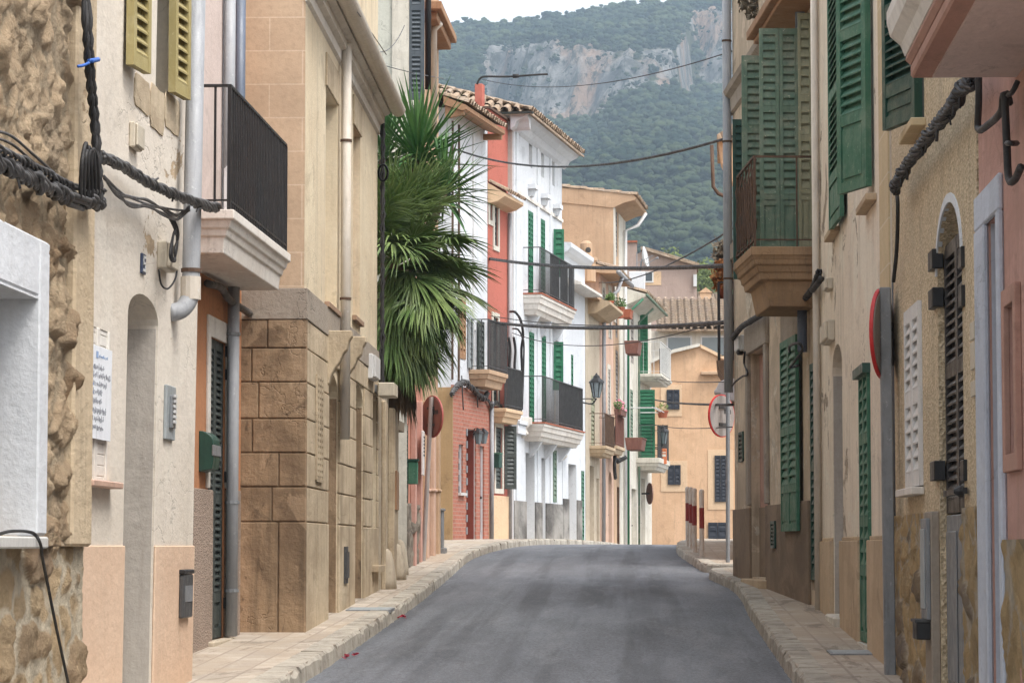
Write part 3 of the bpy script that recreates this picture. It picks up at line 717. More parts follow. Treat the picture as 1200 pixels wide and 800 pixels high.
# repairs in the asphalt, each with its own ragged or cut edge
def patch(pts, c, jit=0.0, seed=1, lift=.015):
    m, nt, bs = newmat('asphalt repair'); p = pos(nt, (1, .25, 1))
    cc = mix(nt, ramp(nt, nz(nt, p, 45, 3, .8), .35, .72), c, tuple(v * .45 for v in c)); cc = mix(nt, ramp(nt, nz(nt, p, 3, 8, .7), .5, .66, 0, .7), cc, (0.17, 0.172, 0.178)); nt.links.new(cc, bs.inputs['Base Color']); bs.inputs['Roughness'].default_value = .78
    bump(nt, bs, nz(nt, pos(nt), 60, 5, .75), .6, .012)
    rr = random.Random(seed); P = []
    for (x0, D0), (x1, D1) in zip(pts, pts[1:] + pts[:1]):
        n = max(1, int(math.hypot(x1 - x0, D1 - D0) / .25)) if jit else 1
        for k in range(n): P.append((x0 + (x1 - x0) * k / n + rr.uniform(-jit, jit), D0 + (D1 - D0) * k / n + rr.uniform(-jit, jit) * 2))
    bb = MB(); bb.poly(*[Vector((x, D, zr(D) + lift)) for x, D in P]); return setting(bb.build('road_patch', m))
patch([(0.05, 18.9), (0.78, 18.9), (0.80, 19.25), (0.03, 19.25)], (0.13, 0.134, 0.142))

def dense(path, step=0.5):
    out = []
    for (a, c) in zip(path, path[1:]):
        a, c = Vector(a), Vector(c); k = max(1, int((c - a).length / step))
        out += [a.lerp(c, i / k) for i in range(k)]
    return out + [Vector(path[-1])]
def rounded(path):
    pts = [Vector((x, y, 0)) for x, y in path]; return [Vector((p.x, p.y)) for p in smooth_path(pts, 6)]
PATHL = rounded([(x, D) for D, x in KL])
PATHR = rounded([(1.04, -12), (1.05, 0), (1.09, 18.7), (1.12, 27), (1.17, 31), (1.15, 33.7), (1.02, 36), (0.97, 37.0), (1.06, 37.6), (1.4, 37.9), (2.4, 38), (4.4, 38)])
PATHB = rounded([(4.4, 38.9), (2.2, 38.92), (1.3, 38.98), (1.0, 39.15), (0.92, 39.7), (0.85, 42), (0.72, 46), (0.72, 49), (0.85, 53), (1.25, 58), (2.2, 66), (4.2, 74)])
PAVE = slabmat('worn stone paving', (0.52, 0.455, 0.375), (0.38, 0.325, 0.265)); KERB = kerbmat()
def pavement(path, xin):
    b = MB(); P = dense(path)
    for p in P:
        b.v.append(Vector((p.x, p.y, zr(p.y) + 0.12))); b.v.append(Vector(((p.x * .5 + xin * .5), p.y, zr(p.y) + 0.125))); b.v.append(Vector((xin, p.y, zr(p.y) + 0.13)))
    for p in P: b.v.append(Vector((p.x, p.y, zr(p.y) - 0.1)))
    k = len(P)
    for i in range(k - 1):
        for j in range(2): b.f.append((3 * i + j, 3 * i + j + 1, 3 * i + 4 + j, 3 * i + 3 + j))
        b.f.append((3 * i, 3 * i + 3, 3 * k + i + 1, 3 * k + i))
    return setting(b.build('pavement', PAVE, origin=Vector((0, 0, 0))))
def kerb(path, inward, seed, rough_=0.012):
    """kerbstones: chamfered blocks with worn outer edges, laid end to end"""
    rnd = random.Random(seed); P = dense(path, 0.05); b = MB(); i = 0
    while i < len(P) - 4:
        L = rnd.uniform(0.55, 0.95); j = i; acc = 0
        while j < len(P) - 1 and acc < L: acc += (P[j + 1] - P[j]).length; j += 1
        k = 5; prof = None; ring = []
        for q in range(k + 1):
            f = i + (j - i) * (0.01 + 0.98 * q / k); a = int(f); p = P[a].lerp(P[min(a + 1, len(P) - 1)], f - a)
            d = (P[min(a + 2, len(P) - 1)] - P[max(a - 2, 0)]).normalized(); nn = Vector((d.y, -d.x)) * inward   # towards the road
            z = zr(p.y); o = 0.02 + rnd.uniform(-rough_, rough_); ch = 0.018 + rnd.random() ** 4 * 0.04; top = 0.124 + rnd.uniform(-.004, .004)
            ring.append([(p + nn * w, z + h) for w, h in ((o + .012, -.05), (o, top - ch), (o - ch * .8, top), (-0.16, top + .002), (-0.16, -.05))])
        m = 5; base = len(b.v)
        for r_ in ring:
            for (p, z) in r_: b.v.append(Vector((p.x, p.y, z)))
        for q in range(k):
            for s in range(m): b.f.append((base + q * m + s, base + q * m + (s + 1) % m, base + (q + 1) * m + (s + 1) % m, base + (q + 1) * m + s))
        b.f.append(tuple(base + s for s in range(m))[::-1]); b.f.append(tuple(base + k * m + s for s in range(m)))
        i = j
    return setting(b.build('kerb', KERB, origin=Vector((0, 0, 0))))
pavement(PATHL, -6); pavement(PATHR, 4.4); pavement(PATHB, 4.4)
kerb(PATHL, 1, 3, 0.008); kerb(PATHR, -1, 5, 0.006); kerb(PATHB, -1, 9)

# the mountain: one height field, with a limestone cliff band and scattered outcrops
def sstep(a, b_, x):
    t = max(0.0, min(1.0, (x - a) / (b_ - a))); return t * t * (3 - 2 * t)
def fbm(x, y, z=0.0, o=5): return noise.fractal(Vector((x, y, z)), 1.0, 2.1, o)
RIDGE = [(-0.2, .172), (-.09, .180), (-.0690, .1838), (-.0555, .1862), (-.0435, .1873), (-.0285, .1893), (-.0165, .1905), (.02, .194), (.2, .199)]
def mtn(X, Y):
    az = X / Y; rz = 1725 * interp(RIDGE, az) - 4
    t = (Y - 600) / 1125.0; z = 28 + (rz - 28) * (t if t < 1 else 1 + (t - 1) * 0.2)
    yc = 1430 + 150 * sstep(.012, .022, az) + 40 * sstep(-.035, -.055, az) + 42 * fbm(X / 45, 3.1, 0, 4)
    mk = sstep(-.0575, -.051, az + .004 * fbm(Y / 60, 1.0)) * (1 - 0.45 * sstep(-.02, 0.0, az) * (1 - sstep(.012, .022, az)))
    dip = 34 * mk * sstep(850, yc, Y) * (1 - sstep(yc, yc + 46, Y))
    z -= dip; z += 5 * fbm(X / 90, Y / 90, 2) + 2.0 * fbm(X / 22, Y / 22, 5)
    band = mk * sstep(yc - 30, yc - 4, Y) * sstep(-.5, .0, fbm(X / 16, Y / 30, 17, 4) + .22) * (1 - sstep(yc + 50, yc + 80, Y)) * sstep(-.35, .1, fbm(X / 30, Y / 60, 8, 3) + .35 * mk)
    rz2 = fbm(X / 34, Y / 70, 11, 4) + 0.12 * sstep(-.03, .02, az); out = sstep(0.42, 0.58, rz2)
    if band > .1: z += 9.0 * band * (abs(fbm(X / 12, Y / 9, 4, 5)) - .15)
    return z, max(band, out * 0.9)
def axis(segs):
    o = []
    for a, b_, s in segs:
        k = int((b_ - a) / s); o += [a + (b_ - a) * i / k for i in range(k)]
    return o + [segs[-1][1]]
gx = axis([(-520, -170, 20), (-170, 90, 2.2), (90, 480, 20)]); gy = axis([(600, 1370, 12), (1370, 1680, 2.4), (1680, 1900, 12)])
vv, rk = [], []
for Y in gy:
    for X in gx:
        z, k = mtn(X, Y); z = z if Y > 605 else -4.0; vv.append((X, Y, z)); rk.append(k)
nx = len(gx); ff = [(i * nx + j, i * nx + j + 1, (i + 1) * nx + j + 1, (i + 1) * nx + j) for i in range(len(gy) - 1) for j in range(nx - 1)]
me = bpy.data.meshes.new('mountain'); me.from_pydata(vv, [], ff); at = me.attributes.new('rock', 'FLOAT', 'POINT'); at.data.foreach_set('value', rk)
mo = bpy.data.objects.new('mountain', me); col.objects.link(mo); setting(mo)
m, nt, bs = newmat('limestone and scrub'); p = pos(nt)
a = N(nt, 'ShaderNodeAttribute'); a.attribute_name = 'rock'
rc = mix(nt, ramp(nt, nz(nt, pos(nt, (1, 1, 0.45)), 0.06, 8, 0.7), 0.4, 0.62), (0.34, 0.33, 0.315), (0.12, 0.12, 0.118))
rc = mix(nt, ramp(nt, nz(nt, pos(nt, (1, 1, 0.3)), 0.028, 6, 0.6, 0.5), 0.5, 0.62, 0, .75), rc, (0.40, 0.255, 0.17))
rc = mix(nt, ramp(nt, nz(nt, pos(nt, (1, 1, 0.25)), 0.16, 8, 0.75), 0.49, 0.6, 0, .92), rc, (0.07, 0.075, 0.06))
sc2 = mix(nt, ramp(nt, nz(nt, p, 0.12, 6, .7), .4, .65), (0.06, 0.075, 0.03), (0.12, 0.11, 0.06))
fm = ramp(nt, math_(nt, 'ADD', a.outputs['Fac'], math_(nt, 'MULTIPLY', math_(nt, 'SUBTRACT', nz(nt, p, 0.2, 6, .7), .5), .8)), .3, .55)
nt.links.new(mix(nt, fm, sc2, rc), bs.inputs['Base Color']); bs.inputs['Roughness'].default_value = 0.95; bs.inputs['Specular IOR Level'].default_value = 0.1
bump(nt, bs, nz(nt, pos(nt, (1, 1, .5)), 0.14, 10, 0.75), 1.0, 6.0)
me.materials.append(m)

# the pine forest on it, one mass of lumpy crowns
import numpy as np
rng = np.random.default_rng(5)
ph = (1 + 5 ** .5) / 2
ico = np.array([(-1, ph, 0), (1, ph, 0), (-1, -ph, 0), (1, -ph, 0), (0, -1, ph), (0, 1, ph), (0, -1, -ph), (0, 1, -ph), (ph, 0, -1), (ph, 0, 1), (-ph, 0, -1), (-ph, 0, 1)]) / math.sqrt(1 + ph * ph)
icf = np.array([(0, 11, 5), (0, 5, 1), (0, 1, 7), (0, 7, 10), (0, 10, 11), (1, 5, 9), (5, 11, 4), (11, 10, 2), (10, 7, 6), (7, 1, 8), (3, 9, 4), (3, 4, 2), (3, 2, 6), (3, 6, 8), (3, 8, 9), (4, 9, 5), (2, 4, 11), (6, 2, 10), (8, 6, 7), (9, 8, 1)])
tv, tf, tt = [], [], []; cnt = 0; rnd = random.Random(4)
while cnt < 19500:
    Y = 640 + 1100 * rnd.random() ** 0.75; az = rnd.uniform(-.098, .062); X = az * Y
    z, k = mtn(X, Y)
    if k > 0.35 and rnd.random() < 0.62 + .7 * fbm(X / 18, Y / 25, 31, 3): continue
    if fbm(X / 40, Y / 40, 21, 3) < -0.32 and rnd.random() < .6: continue
    cnt += 1; s = (1.15 + 2.1 * rnd.random() ** 1.8) * (0.5 if k > .35 else 1); tone = .5 + .9 * fbm(X / 35, Y / 60, 41, 3) + rnd.uniform(-.4, .4)
    for q in range(5):
        c = np.array((X + rnd.gauss(0, s * .5), Y + rnd.gauss(0, s * .5), z + s * rnd.uniform(.5, 2.0)))
        vts = ico * (1 + rng.uniform(-.3, .3, (12, 1))) * np.array((1, 1, .72)) * s * rnd.uniform(.45, .85) + c
        tf.append(icf + 12 * len(tv)); tv.append(vts); tt.append(np.full(12, min(1, max(0, tone + rnd.uniform(-.15, .15)))))
tv = np.concatenate(tv); tf = np.concatenate(tf); tt = np.concatenate(tt)
me = bpy.data.meshes.new('pine_forest'); me.vertices.add(len(tv)); me.vertices.foreach_set('co', tv.astype(np.float32).ravel())
me.loops.add(tf.size); me.loops.foreach_set('vertex_index', tf.astype(np.int32).ravel())
me.polygons.add(len(tf)); me.polygons.foreach_set('loop_start', np.arange(0, tf.size, 3, dtype=np.int32)); me.polygons.foreach_set('loop_total', np.full(len(tf), 3, dtype=np.int32))
me.update(); me.validate(); at = me.attributes.new('tone', 'FLOAT', 'POINT'); at.data.foreach_set('value', tt.astype(np.float32))
m, nt, bs = newmat('pine needles'); a = N(nt, 'ShaderNodeAttribute'); a.attribute_name = 'tone'
c = mix(nt, ramp(nt, a.outputs['Fac'], 0, 1), (0.011, 0.028, 0.017), (0.074, 0.098, 0.043))
c = mix(nt, ramp(nt, nz(nt, pos(nt), 1.1, 6, .7), .4, .7, 0, .6), c, (0.016, 0.036, 0.012)); nt.links.new(c, bs.inputs['Base Color']); bs.inputs['Roughness'].default_value = .9; bs.inputs['Specular IOR Level'].default_value = .15
bump(nt, bs, nz(nt, pos(nt), 1.8, 5, .7), 1.0, 1.0)
me.materials.append(m); fo = bpy.data.objects.new('pine_forest', me); col.objects.link(fo); fo['kind'] = 'stuff'
tag(fo, 'hazy green pine forest covering the rocky mountain behind the village', 'forest')

# the air: one even, pale volume round the whole place
b = MB(); b.box(WORLD, -950, 950, -60, 1950, -6, 420); hz = b.build('haze', newmat('haze')[0], origin=Vector((0, 0, 0)))
m = hz.data.materials[0]; nt = m.node_tree; nt.nodes.remove(nt.nodes['Principled BSDF'])
pv = nt.nodes.new('ShaderNodeVolumePrincipled'); pv.inputs['Color'].default_value = (0.66, 0.84, 1.0, 1); pv.inputs['Density'].default_value = 0.00025; pv.inputs['Anisotropy'].default_value = 0.1
nt.links.new(pv.outputs[0], nt.nodes['Material Output'].inputs['Volume']); hz['kind'] = 'stuff'
tag(hz, 'pale blue haze hanging in the air before the mountain', 'haze')
# ================================================================== LEFT SIDE OF THE STREET
# ---- rubble stone house at the near end
F0 = Fac(-190, 10.15, 92, 14.50, 'L')
uq = F0.u(69); g0 = F0.ground(F0.L)
W = 0.09; wx = (F0.uz(45, 500, W)[0] - 1.0, F0.uz(45, 500, W)[0], F0.uz(45, 627, W)[1], F0.uz(45, 347, W)[1])      # opening of the white window
t = house('stone_house', 'rubble stone house with a white framed window beside the cream house', F0, 5.4, M['rubble'], [(wx[0], wx[1], wx[2], wx[3], 0.42)])
so = (wx[0] - 0.2, F0.uz(57, 450, W)[0], wx[2], F0.uz(57, 284, W)[1])
zp = F0.uz(80, 640)[1]
stonef = stones(2.2, 3.6, 2.0, .035, .05, .016, .16)
stonelow = stones(2.3, 4.2, 7.0, .022, .025, .010, .2)
inw = lambda u, z: so[0] + .03 < u < so[1] - .03 and so[2] - .05 < z < so[3] - .03
rough(t, F0, 2.0, uq + 0.05, zp, 5.4, 0.014, stonef, M['rubble'], 'stone_facing', skip=inw)
rough(t, F0, 2.0, F0.L + 0.02, g0 - .3, zp, 0.014, stonelow, M['rubble_low'], 'stone_plinth')
b = MB(); b.box(F0, uq, F0.L - .006, 0.0, 0.07, zp, 5.38)
b.build('corner_strip', plaster('sandy corner plaster', (0.56, 0.45, 0.31), (0.44, 0.34, 0.22), peel=(0.36, 0.26, 0.16), peel_at=0.6, streak=0.5, grain=0.5), t, bevel=0.015)
b = MB()
b.box(F0, so[0], wx[0], 0.0, W, so[2], so[3]); b.box(F0, wx[1], so[1], 0.0, W, so[2], so[3]); b.box(F0, wx[0], wx[1], 0.0, W - .002, wx[3], so[3])
fr = b.build('window_surround', M['white_near'], t, bevel=0.012)
b = MB(); b.box(F0, wx[0] + .002, wx[0] + .012, -0.40, W - 0.004, wx[2], wx[3]); b.box(F0, wx[1] - .012, wx[1] - .002, -0.40, W - .004, wx[2], wx[3]); b.box(F0, wx[0] + .012, wx[1] - .012, -.40, W - .004, wx[3] - .012, wx[3] - .002)
b.build('window_reveal', M['white_near'], fr)
window(t, F0, (wx[0] + .013, wx[1] - .013, wx[2] + .02, wx[3] - .013), -0.33, M['white_trim'], M['glass'])
zs = F0.uz(57, 629)[1]; b = MB(); b.box(F0, so[0] - .05, F0.uz(57, 635, .15)[0], 0.02, 0.15, zs - 0.055, zs); b.build('sill', M['marble_sill'], t, bevel=0.008)
cab = MB(); P = [F0(*F0.uz(x, y, w), ) if False else F0(F0.uz(x, y, w)[0], w, F0.uz(x, y, w)[1]) for x, y, w in ((-6, 627, .10), (14, 622, .12), (38, 624, .14), (47, 636, .165), (50, 655, .15), (57, 690, .12), (66, 735, .12), (80, 800, .12))]
tag(cab.tube(smooth_path(P), 0.008, 6).build('loose_cable', M['cable'], smooth=True), 'thin black cable hanging over the grey sill down the stone plinth', 'cable')

# ---- cream house number 5
F1 = Fac(94, 14.52, 226, 18.16, 'L', lean=0.012)
zd = F1.uz(160, 639)[1]
dr = (F1.u(144), F1.u(180), F1.ground(1.5) - 0.02, F1.uz(160, 341)[1])
wi = (F1.u(171), F1.u(192), F1.uz(182, 108)[1], F1.uz(182, 108)[1] + 1.5)
vt = F1.rect(99, 126, 378, 562)
t = house('cream_house', 'cream plaster house with an arched doorway and olive upstairs shutters', F1, 5.5, M['cream_peel'],
          [(*dr, 0.75, 0.14), (*wi, 0.28), (vt[0], vt[1], vt[2], vt[3], 0.12)])
b = MB(); b.box(F1, dr[0] + .01, dr[1] - .01, -.72, -.70, dr[2], dr[3] - .02); dd = b.build('door', M['wood_grey'], t)
for x, d in ((dr[1], 1), ):
    b = MB(); b.box(F1, x - 0.012, x - 0.002, -0.70, -0.012, dr[2], dr[3] - .16); b.build('door_reveal', M['grey_plaster'], t)
wall_spans(t, F1, .004, F1.L - .006, [(dr[0], dr[1])], 0, .014, F1.ground(1) - .3, zd, M['peach_dado'], 'dado', .005, 0.0)
b = MB(); b.box(F1, dr[0] - 0.02, dr[1] + .02, -.7, .05, F1.ground(1.5) - .1, F1.ground(1.5) + .05); b.build('door_step', M['marble_sill'], t, bevel=.01)
wf = window(t, F1, (wi[0], wi[1], wi[2] + .01, wi[3]), -0.2, M['white_trim'], M['glass'], bars=(1, 3))
for (xa, xb, yb, w) in ((143, 170, 88, 0.02), (193, 217, 119, 0.02)):
    u0, u1 = F1.uz(xa, yb)[0], F1.uz(xb, yb)[0]; zb = F1.uz((xa + xb) / 2, yb)[1]
    d = F1.t + F1.n * 0.12; d.normalize(); u1 = u0 + .33
    shutter(t, F1(u0, w, zb), d, Vector((d.y, -d.x, 0)), u1 - u0, 1.75, M['olive'], mids=(0.45,), pitch=0.06, T=0.045)
# exposed stone under the window
ex = MB(); x0, x1 = F1.u(156, 130), F1.u(210, 130); za = F1.uz(185, 160)[1]; zb = F1.uz(185, 104)[1]
rnd = random.Random(2)
for a, c, lo, hi in ((x0, x0 + .5, za + .06, zb - .02), (x0 + .51, x0 + 1.0, za + .02, zb), (x0 + 1.01, x1, za + .09, zb + .04)):
    n = 14; P = [(a + (c - a) * (0.5 - .5 * math.cos(2 * math.pi * k / n)) if False else (a + c) / 2 + (c - a) * .5 * max(-1, min(1, 1.35 * math.cos(2 * math.pi * k / n))) * rnd.uniform(.94, 1), (lo + hi) / 2 + (hi - lo) * .5 * max(-1, min(1, 1.35 * math.sin(2 * math.pi * k / n))) * rnd.uniform(.9, 1)) for k in range(n)]
    ex.slab([F1(u, 0.0, z) for u, z in P], F1.n * 0.007)
ex.build('bare_stone', M['sandstone_pale'], t)
# vents and sill either side of the notice
b = MB(); u0, u1, z0, z1 = vt
b.box(F1, u0, u1, -.10, -.07, z0, z1)
for k in range(3): c = u0 + (u1 - u0) * k / 2; b.box(F1, c - .035 if k else c, c + .035 if k < 2 else c, -.07, .006, z0, z1)
n = 14
for k in range(n + 1): c = z0 + (z1 - z0) * k / n; b.box(F1, u0 + .03, u1 - .03, -.07, -.004, max(z0, c - .028), min(z1, c + .028))
b.build('vent_grille', M['white_trim'], t, bevel=.004)
b = MB(); zz = F1.uz(110, 563)[1]; b.box(F1, u0 - .08, u1 + .12, 0, .075, zz - .035, zz); b.build('vent_sill', paint('pink stone', (.5, .33, .25)), t, bevel=.006)
# downpipe with its boot
px_ = F1.u(224.5, 200, .09)
pts = [F1(px_, .10, 5.45), F1(px_, .10, F1.uz(224, 352)[1]), F1(px_ - .01, .09, F1.uz(224, 362)[1]), F1(px_ - .05, .05, F1.uz(224, 374)[1]), F1(px_ - .09, -.02, F1.uz(224, 378)[1])]
pp = pipe(t, pts[:2] + smooth_path(pts[1:], 4)[1:], 0.055, M['pipe_grey'], n=14)
clip_rings(pp, F1(px_, .10, F1.uz(224, 328)[1]), 0.056, M['rust'])
b = MB(); b.lathe(F1(px_, .10, F1.uz(224, 352)[1] - .05), [(.0562, 0), (.063, 0), (.063, .14), (.0562, .14)], 14); b.build('pipe_joint', M['pipe_cream'], pp, smooth=False)

# the handwritten notice
r = F1.rect(97.5, 125, 401, 512); w = 0.02
nt_ = thing('paper_notice', 'white handwritten paper notice tied over the vent beside the arched doorway', 'notice', F1((r[0] + r[1]) / 2, w, r[2]))
b = MB(); b.box(F1, r[0], r[1], w, w + .006, r[2], r[3]); b.build('sheet', M['paper'], nt_)
rnd = random.Random(8); b = MB(); b2 = MB(); W_ = r[1] - r[0]; H_ = r[3] - r[2]
def scrawl(bb, u, z, L, h, th=.006):
    x = u
    while x < u + L:
        th = .004; s = rnd.uniform(.012, .03); z0_, z1_ = z + rnd.uniform(-.3, .2) * h, z + rnd.uniform(.4, 1.1) * h
        bb.box(F1, x, x + th, w + .007, w + .009, z0_, z1_); bb.box(F1, x, x + s, w + .007, w + .0085, z + rnd.uniform(0, .6) * h, z + rnd.uniform(0, .6) * h + th); x += s * rnd.uniform(.9, 1.6)
b2.box(F1, r[0] + W_ * .3, r[0] + W_ * .38, w + .007, w + .009, r[3] - H_ * .13, r[3] - H_ * .06); scrawl(b2, r[0] + W_ * .42, r[3] - H_ * .12, W_ * .35, .018)
for k, f in enumerate((.25, .34, .43, .52, .62, .72, .81, .90)):
    scrawl(b2, r[0] + W_ * .06, r[3] - H_ * f, W_ * .13, .013, .004); scrawl(b, r[0] + W_ * .2, r[3] - H_ * f, W_ * rnd.uniform(.3, .72), .03)
b.build('handwriting', M['ink'], nt_); b2.build('print', M['blue_ink'], nt_)
# number plate
r = F1.rect(164, 168.5, 296, 320); w = 0.004
q = thing('number_plate', 'small dark blue house number 5 tile above the arched doorway', 'house number', F1((r[0] + r[1]) / 2, w, r[2]))
b = MB(); b.box(F1, r[0], r[1], 0, .014, r[2], r[3]); b.build('tile', M['blue_tile'], q, bevel=.003)
b = MB(); cu = (r[0] + r[1]) / 2; cz = (r[2] + r[3]) / 2; hw = (r[1] - r[0]) * .24; hh = (r[3] - r[2]) * .33; s_ = (r[1] - r[0]) * .12
A = [(-1, 1, 1, 1), (-1, 0, -1, 1), (-1, 0.1, 1, 0.1), (1, -1, 1, 0.1), (-1, -1, 1, -1)]
for x0_, z0_, x1_, z1_ in A: b.box(F1, cu + min(x0_, x1_) * hw - s_ * .5, cu + max(x0_, x1_) * hw + s_ * .5, .0145, .018, cz + min(z0_, z1_) * hh - s_ * .5, cz + max(z0_, z1_) * hh + s_ * .5)
b.build('digit', M['box_white'], q)
wall_box('meter_box', 'cream meter box on the cream wall above and right of the arched doorway', 'meter box', F1, F1.rect(184, 195, 282, 314), .08, M['box_cream'])
wall_box('junction_box', 'small cream junction box under the olive shutters over the cables', 'junction box', F1, F1.rect(151, 160, 142, 172), .05, M['box_cream'])
r = F1.rect(191.5, 202, 450, 514)
q = thing('intercom_panel', 'grey metal intercom with a column of white buttons right of the arched doorway', 'intercom', F1((r[0] + r[1]) / 2, 0, r[2]))
b = MB(); b.box(F1, r[0], r[1], 0, .02, r[2], r[3]); b.build('plate', M['box_grey'], q, bevel=.004)
b = MB(); b.box(F1, r[0] + (r[1] - r[0]) * .3, r[1] - (r[1] - r[0]) * .2, .02, .035, r[2] + .07, r[3] - .06); ip = b.build('button_panel', M['galv'], q, bevel=.003)
for k in range(6):
    b = MB(); z = r[2] + .1 + k * .031; b.box(F1, r[0] + (r[1] - r[0]) * .45, r[0] + (r[1] - r[0]) * .68, .036, .046, z, z + .018); b.build('button', M['box_white'], ip)
r = F1.rect(207, 218, 667, 724)
q = thing('letter_box', 'black letter box on the peach dado of the cream house', 'letter box', F1((r[0] + r[1]) / 2, 0, r[2]))
b = MB(); b.box(F1, r[0], r[1], .012, .045, r[2], r[3] - .03); b.build('body', M['pole_dark'], q, bevel=.008)
b = MB(); b.box(F1, r[0] - .01, r[1] + .01, .01, .05, r[3] - .028, r[3]); b.build('lid', M['black'], q, bevel=.006)
b = MB(); b.box(F1, r[0] + .03, r[1] - .03, .046, .049, r[2] + .1, r[3] - .1); b.build('front_plate', M['galv'], q)

# ---- cable bundles along the two near houses
def along(fac, L, per=8): return smooth_path([fac(fac.uz(x, y, w)[0], w, fac.uz(x, y, w)[1]) for x, y, w in L], per)
def ties(b, p, every, r, seed=1):
    rr = random.Random(seed)
    for k in range(every // 2, len(p) - 2, every):
        d = (p[k + 1] - p[k - 1]).normalized(); b.tube([p[k] - d * .012, p[k] + d * .012], r, 8); x = Vector((d.z, 0, -d.x)); b.tube([p[k], p[k] + Vector((rr.uniform(-.02, .05), rr.uniform(-.05, .05), rr.uniform(-.09, .07)))], .006, 4)
p = along(F0, [(-60, 168, .12), (0, 192, .12), (30, 206, .13), (58, 221, .13), (80, 231, .13)], 30) + along(F1, [(100, 236, .12), (117, 238, .11)], 24)
b = twisted(MB(), p, .021, .0135, 6, 7, 7, .9); twisted(b, [q_ + Vector((.015, 0, .055)) for q_ in p], .013, .008, 3, 9, 5, .5); ties(b, p, 31, .034, 3)
for k in range(5): off_ = [random.uniform(.03, .10) for _ in range(6)]; b.tube(along(F0, [(-30, 150 + k * 7, .05 + off_[0]), (10, 158 + k * 9, .04 + off_[1]), (40, 182 + k * 9, .05 + off_[2]), (66, 205 + k * 6, .04 + off_[3]), (90, 222 + k * 4, .05 + off_[4])]), .007, 5)
tag(b.build('cable_bundle', M['cable_grey'], smooth=True), 'thick tangled grey bundle of cables across the rubble stone house', 'cables', 'cable bundles fixed along the left house fronts')
p = along(F1, [(118, 184, .09), (140, 193, .09), (160, 205, .09), (180, 217, .10), (205, 228, .17), (232, 238, .19), (254, 244, .17)], 24)
b = twisted(MB(), p, .018, .0125, 5, 8, 7, .8); ties(b, p, 27, .030, 4)
tag(b.build('cable_bundle', M['cable_grey'], smooth=True), 'twisted grey cable bundle sloping under the olive shutters to the white balcony', 'cables', 'cable bundles fixed along the left house fronts')
b = MB()
for off, y0 in ((0, 0), (.045, 0)):
    pq = along(F1, [(97 + off * 100, -40, .10), (100 + off * 100, 30, .12), (104 + off * 90, 90, .12), (109 + off * 80, 140, .12), (113 + off * 70, 195, .13), (114 + off * 70, 240, .13)]); twisted(b, pq, .009, .012, 2, 8, 7)
for k in range(4):
    x = 94 + k * 4; pq = along(F1, [(x, 232, .14), (x + 2, 190 - k * 4, .16), (x + 7, 168 + k * 5, .16), (x + 9, 200, .16), (x + 10, 238, .14)]); b.tube(pq, .010, 6)
tag(b.build('hanging_cables', M['cable'], smooth=True), 'two thick black cables hanging down to a looped coil on the cream house', 'cables')
b = MB(); pq = along(F1, [(103, 73, .09), (105, 72, .145), (110, 71, .15), (115, 70, .12)]); b.tube(pq, .013, 6); b.tube(along(F1, [(91, 78, .13), (97, 77, .15), (104, 74, .16)]), .008, 5)
tag(b.build('cable_tie', M['blue_tie'], smooth=True), 'blue plastic tie round the hanging black cables', 'cable tie')
b = MB(); rnd = random.Random(5)
for k in range(7):
    j = lambda a: rnd.uniform(-a, a)
    b.tube(along(F1, [(122, 208 + j(3), .1), (136, 224 + j(5), .12), (152, 236 + j(6), .12), (172, 238 + j(5), .12), (190, 247 + j(5), .12), (207, 252 + j(6), .13), (222, 244 + j(4), .14)]), .007, 5)
tag(b.build('slack_cables', M['cable_grey'], smooth=True), 'loose thin grey wires sagging below the twisted bundle on the cream house', 'cables')
b = MB()
for k in range(3): b.tube(along(F1, [(192 + k, 246, .1), (200 + k * 2, 258, .1), (207 + k, 275, .1), (207 - k, 292, .1), (203 + k, 306, .1), (199 + k, 298, .1), (203, 276, .1), (206, 268 + k * 3, .1)]), .008, 5)
b.tube(along(F1, [(186, 316, .06), (189, 333, .06), (197, 338, .06), (206, 325, .07), (208, 300, .07)]), .006, 5)
tag(b.build('coiled_cable', M['cable'], smooth=True), 'black cable coil hanging beside the cream meter box', 'cable')

# ---- orange house with the white balcony
F2 = Fac(196, 19.75, 286, 23.62, 'L')
F2 = Fac(145, 18.2, 287, 23.55, 'L')
dk = F2.rect(242, 263, 375, 744)
t = house('orange_house', 'orange house with a white balcony, narrow green door and pebble dash plinth', F2, 6.2, M['orange'],
          [(F2.u(243), F2.u(262.5), F2.ground(3.4), F2.uz(252, 397)[1], .16)])
r = (F2.u(243), F2.u(262.5), F2.ground(3.4) + .04, F2.uz(252, 397)[1])
b = MB(); b.box(F2, r[0] - .12, r[0], 0, .02, F2.uz(245, 572)[1], F2.uz(250, 372)[1]); b.box(F2, r[1], r[1] + .10, 0, .02, F2.uz(265, 572)[1], F2.uz(250, 372)[1]); b.box(F2, r[0], r[1], 0, .019, r[3], F2.uz(250, 372)[1])
b.build('door_surround', M['white_trim'], t, bevel=.004)
pair(t, F2, r, -.05, M['shutter_dark'], pitch=.05, mids=(.45,), panel=.12)
b = MB()
for y in (418, 445, 565, 712):
    z = F2.uz(264, y)[1]; b.box(F2, r[1] - .02, r[1] + .07, .0, .05, z, z + .085)
b.build('hinge', M['black'], t)
zp2 = F2.uz(235, 573)[1]; b = MB()
b.box(F2, 0.02, r[0] - .01, 0, .045, F2.ground(2) - .3, zp2); b.box(F2, r[1] + .01, F2.u(275.5), 0, .045, F2.ground(2) - .3, F2.uz(270, 574)[1])
b.build('plinth', M['pebble_grey'], t, bevel=.006)
b = MB(); b.box(F2, r[0] - .2, r[1] + .12, .0, .09, F2.ground(3) - .2, F2.ground(3.4) + .035); b.build('door_step', M['beige'], t, bevel=.01)
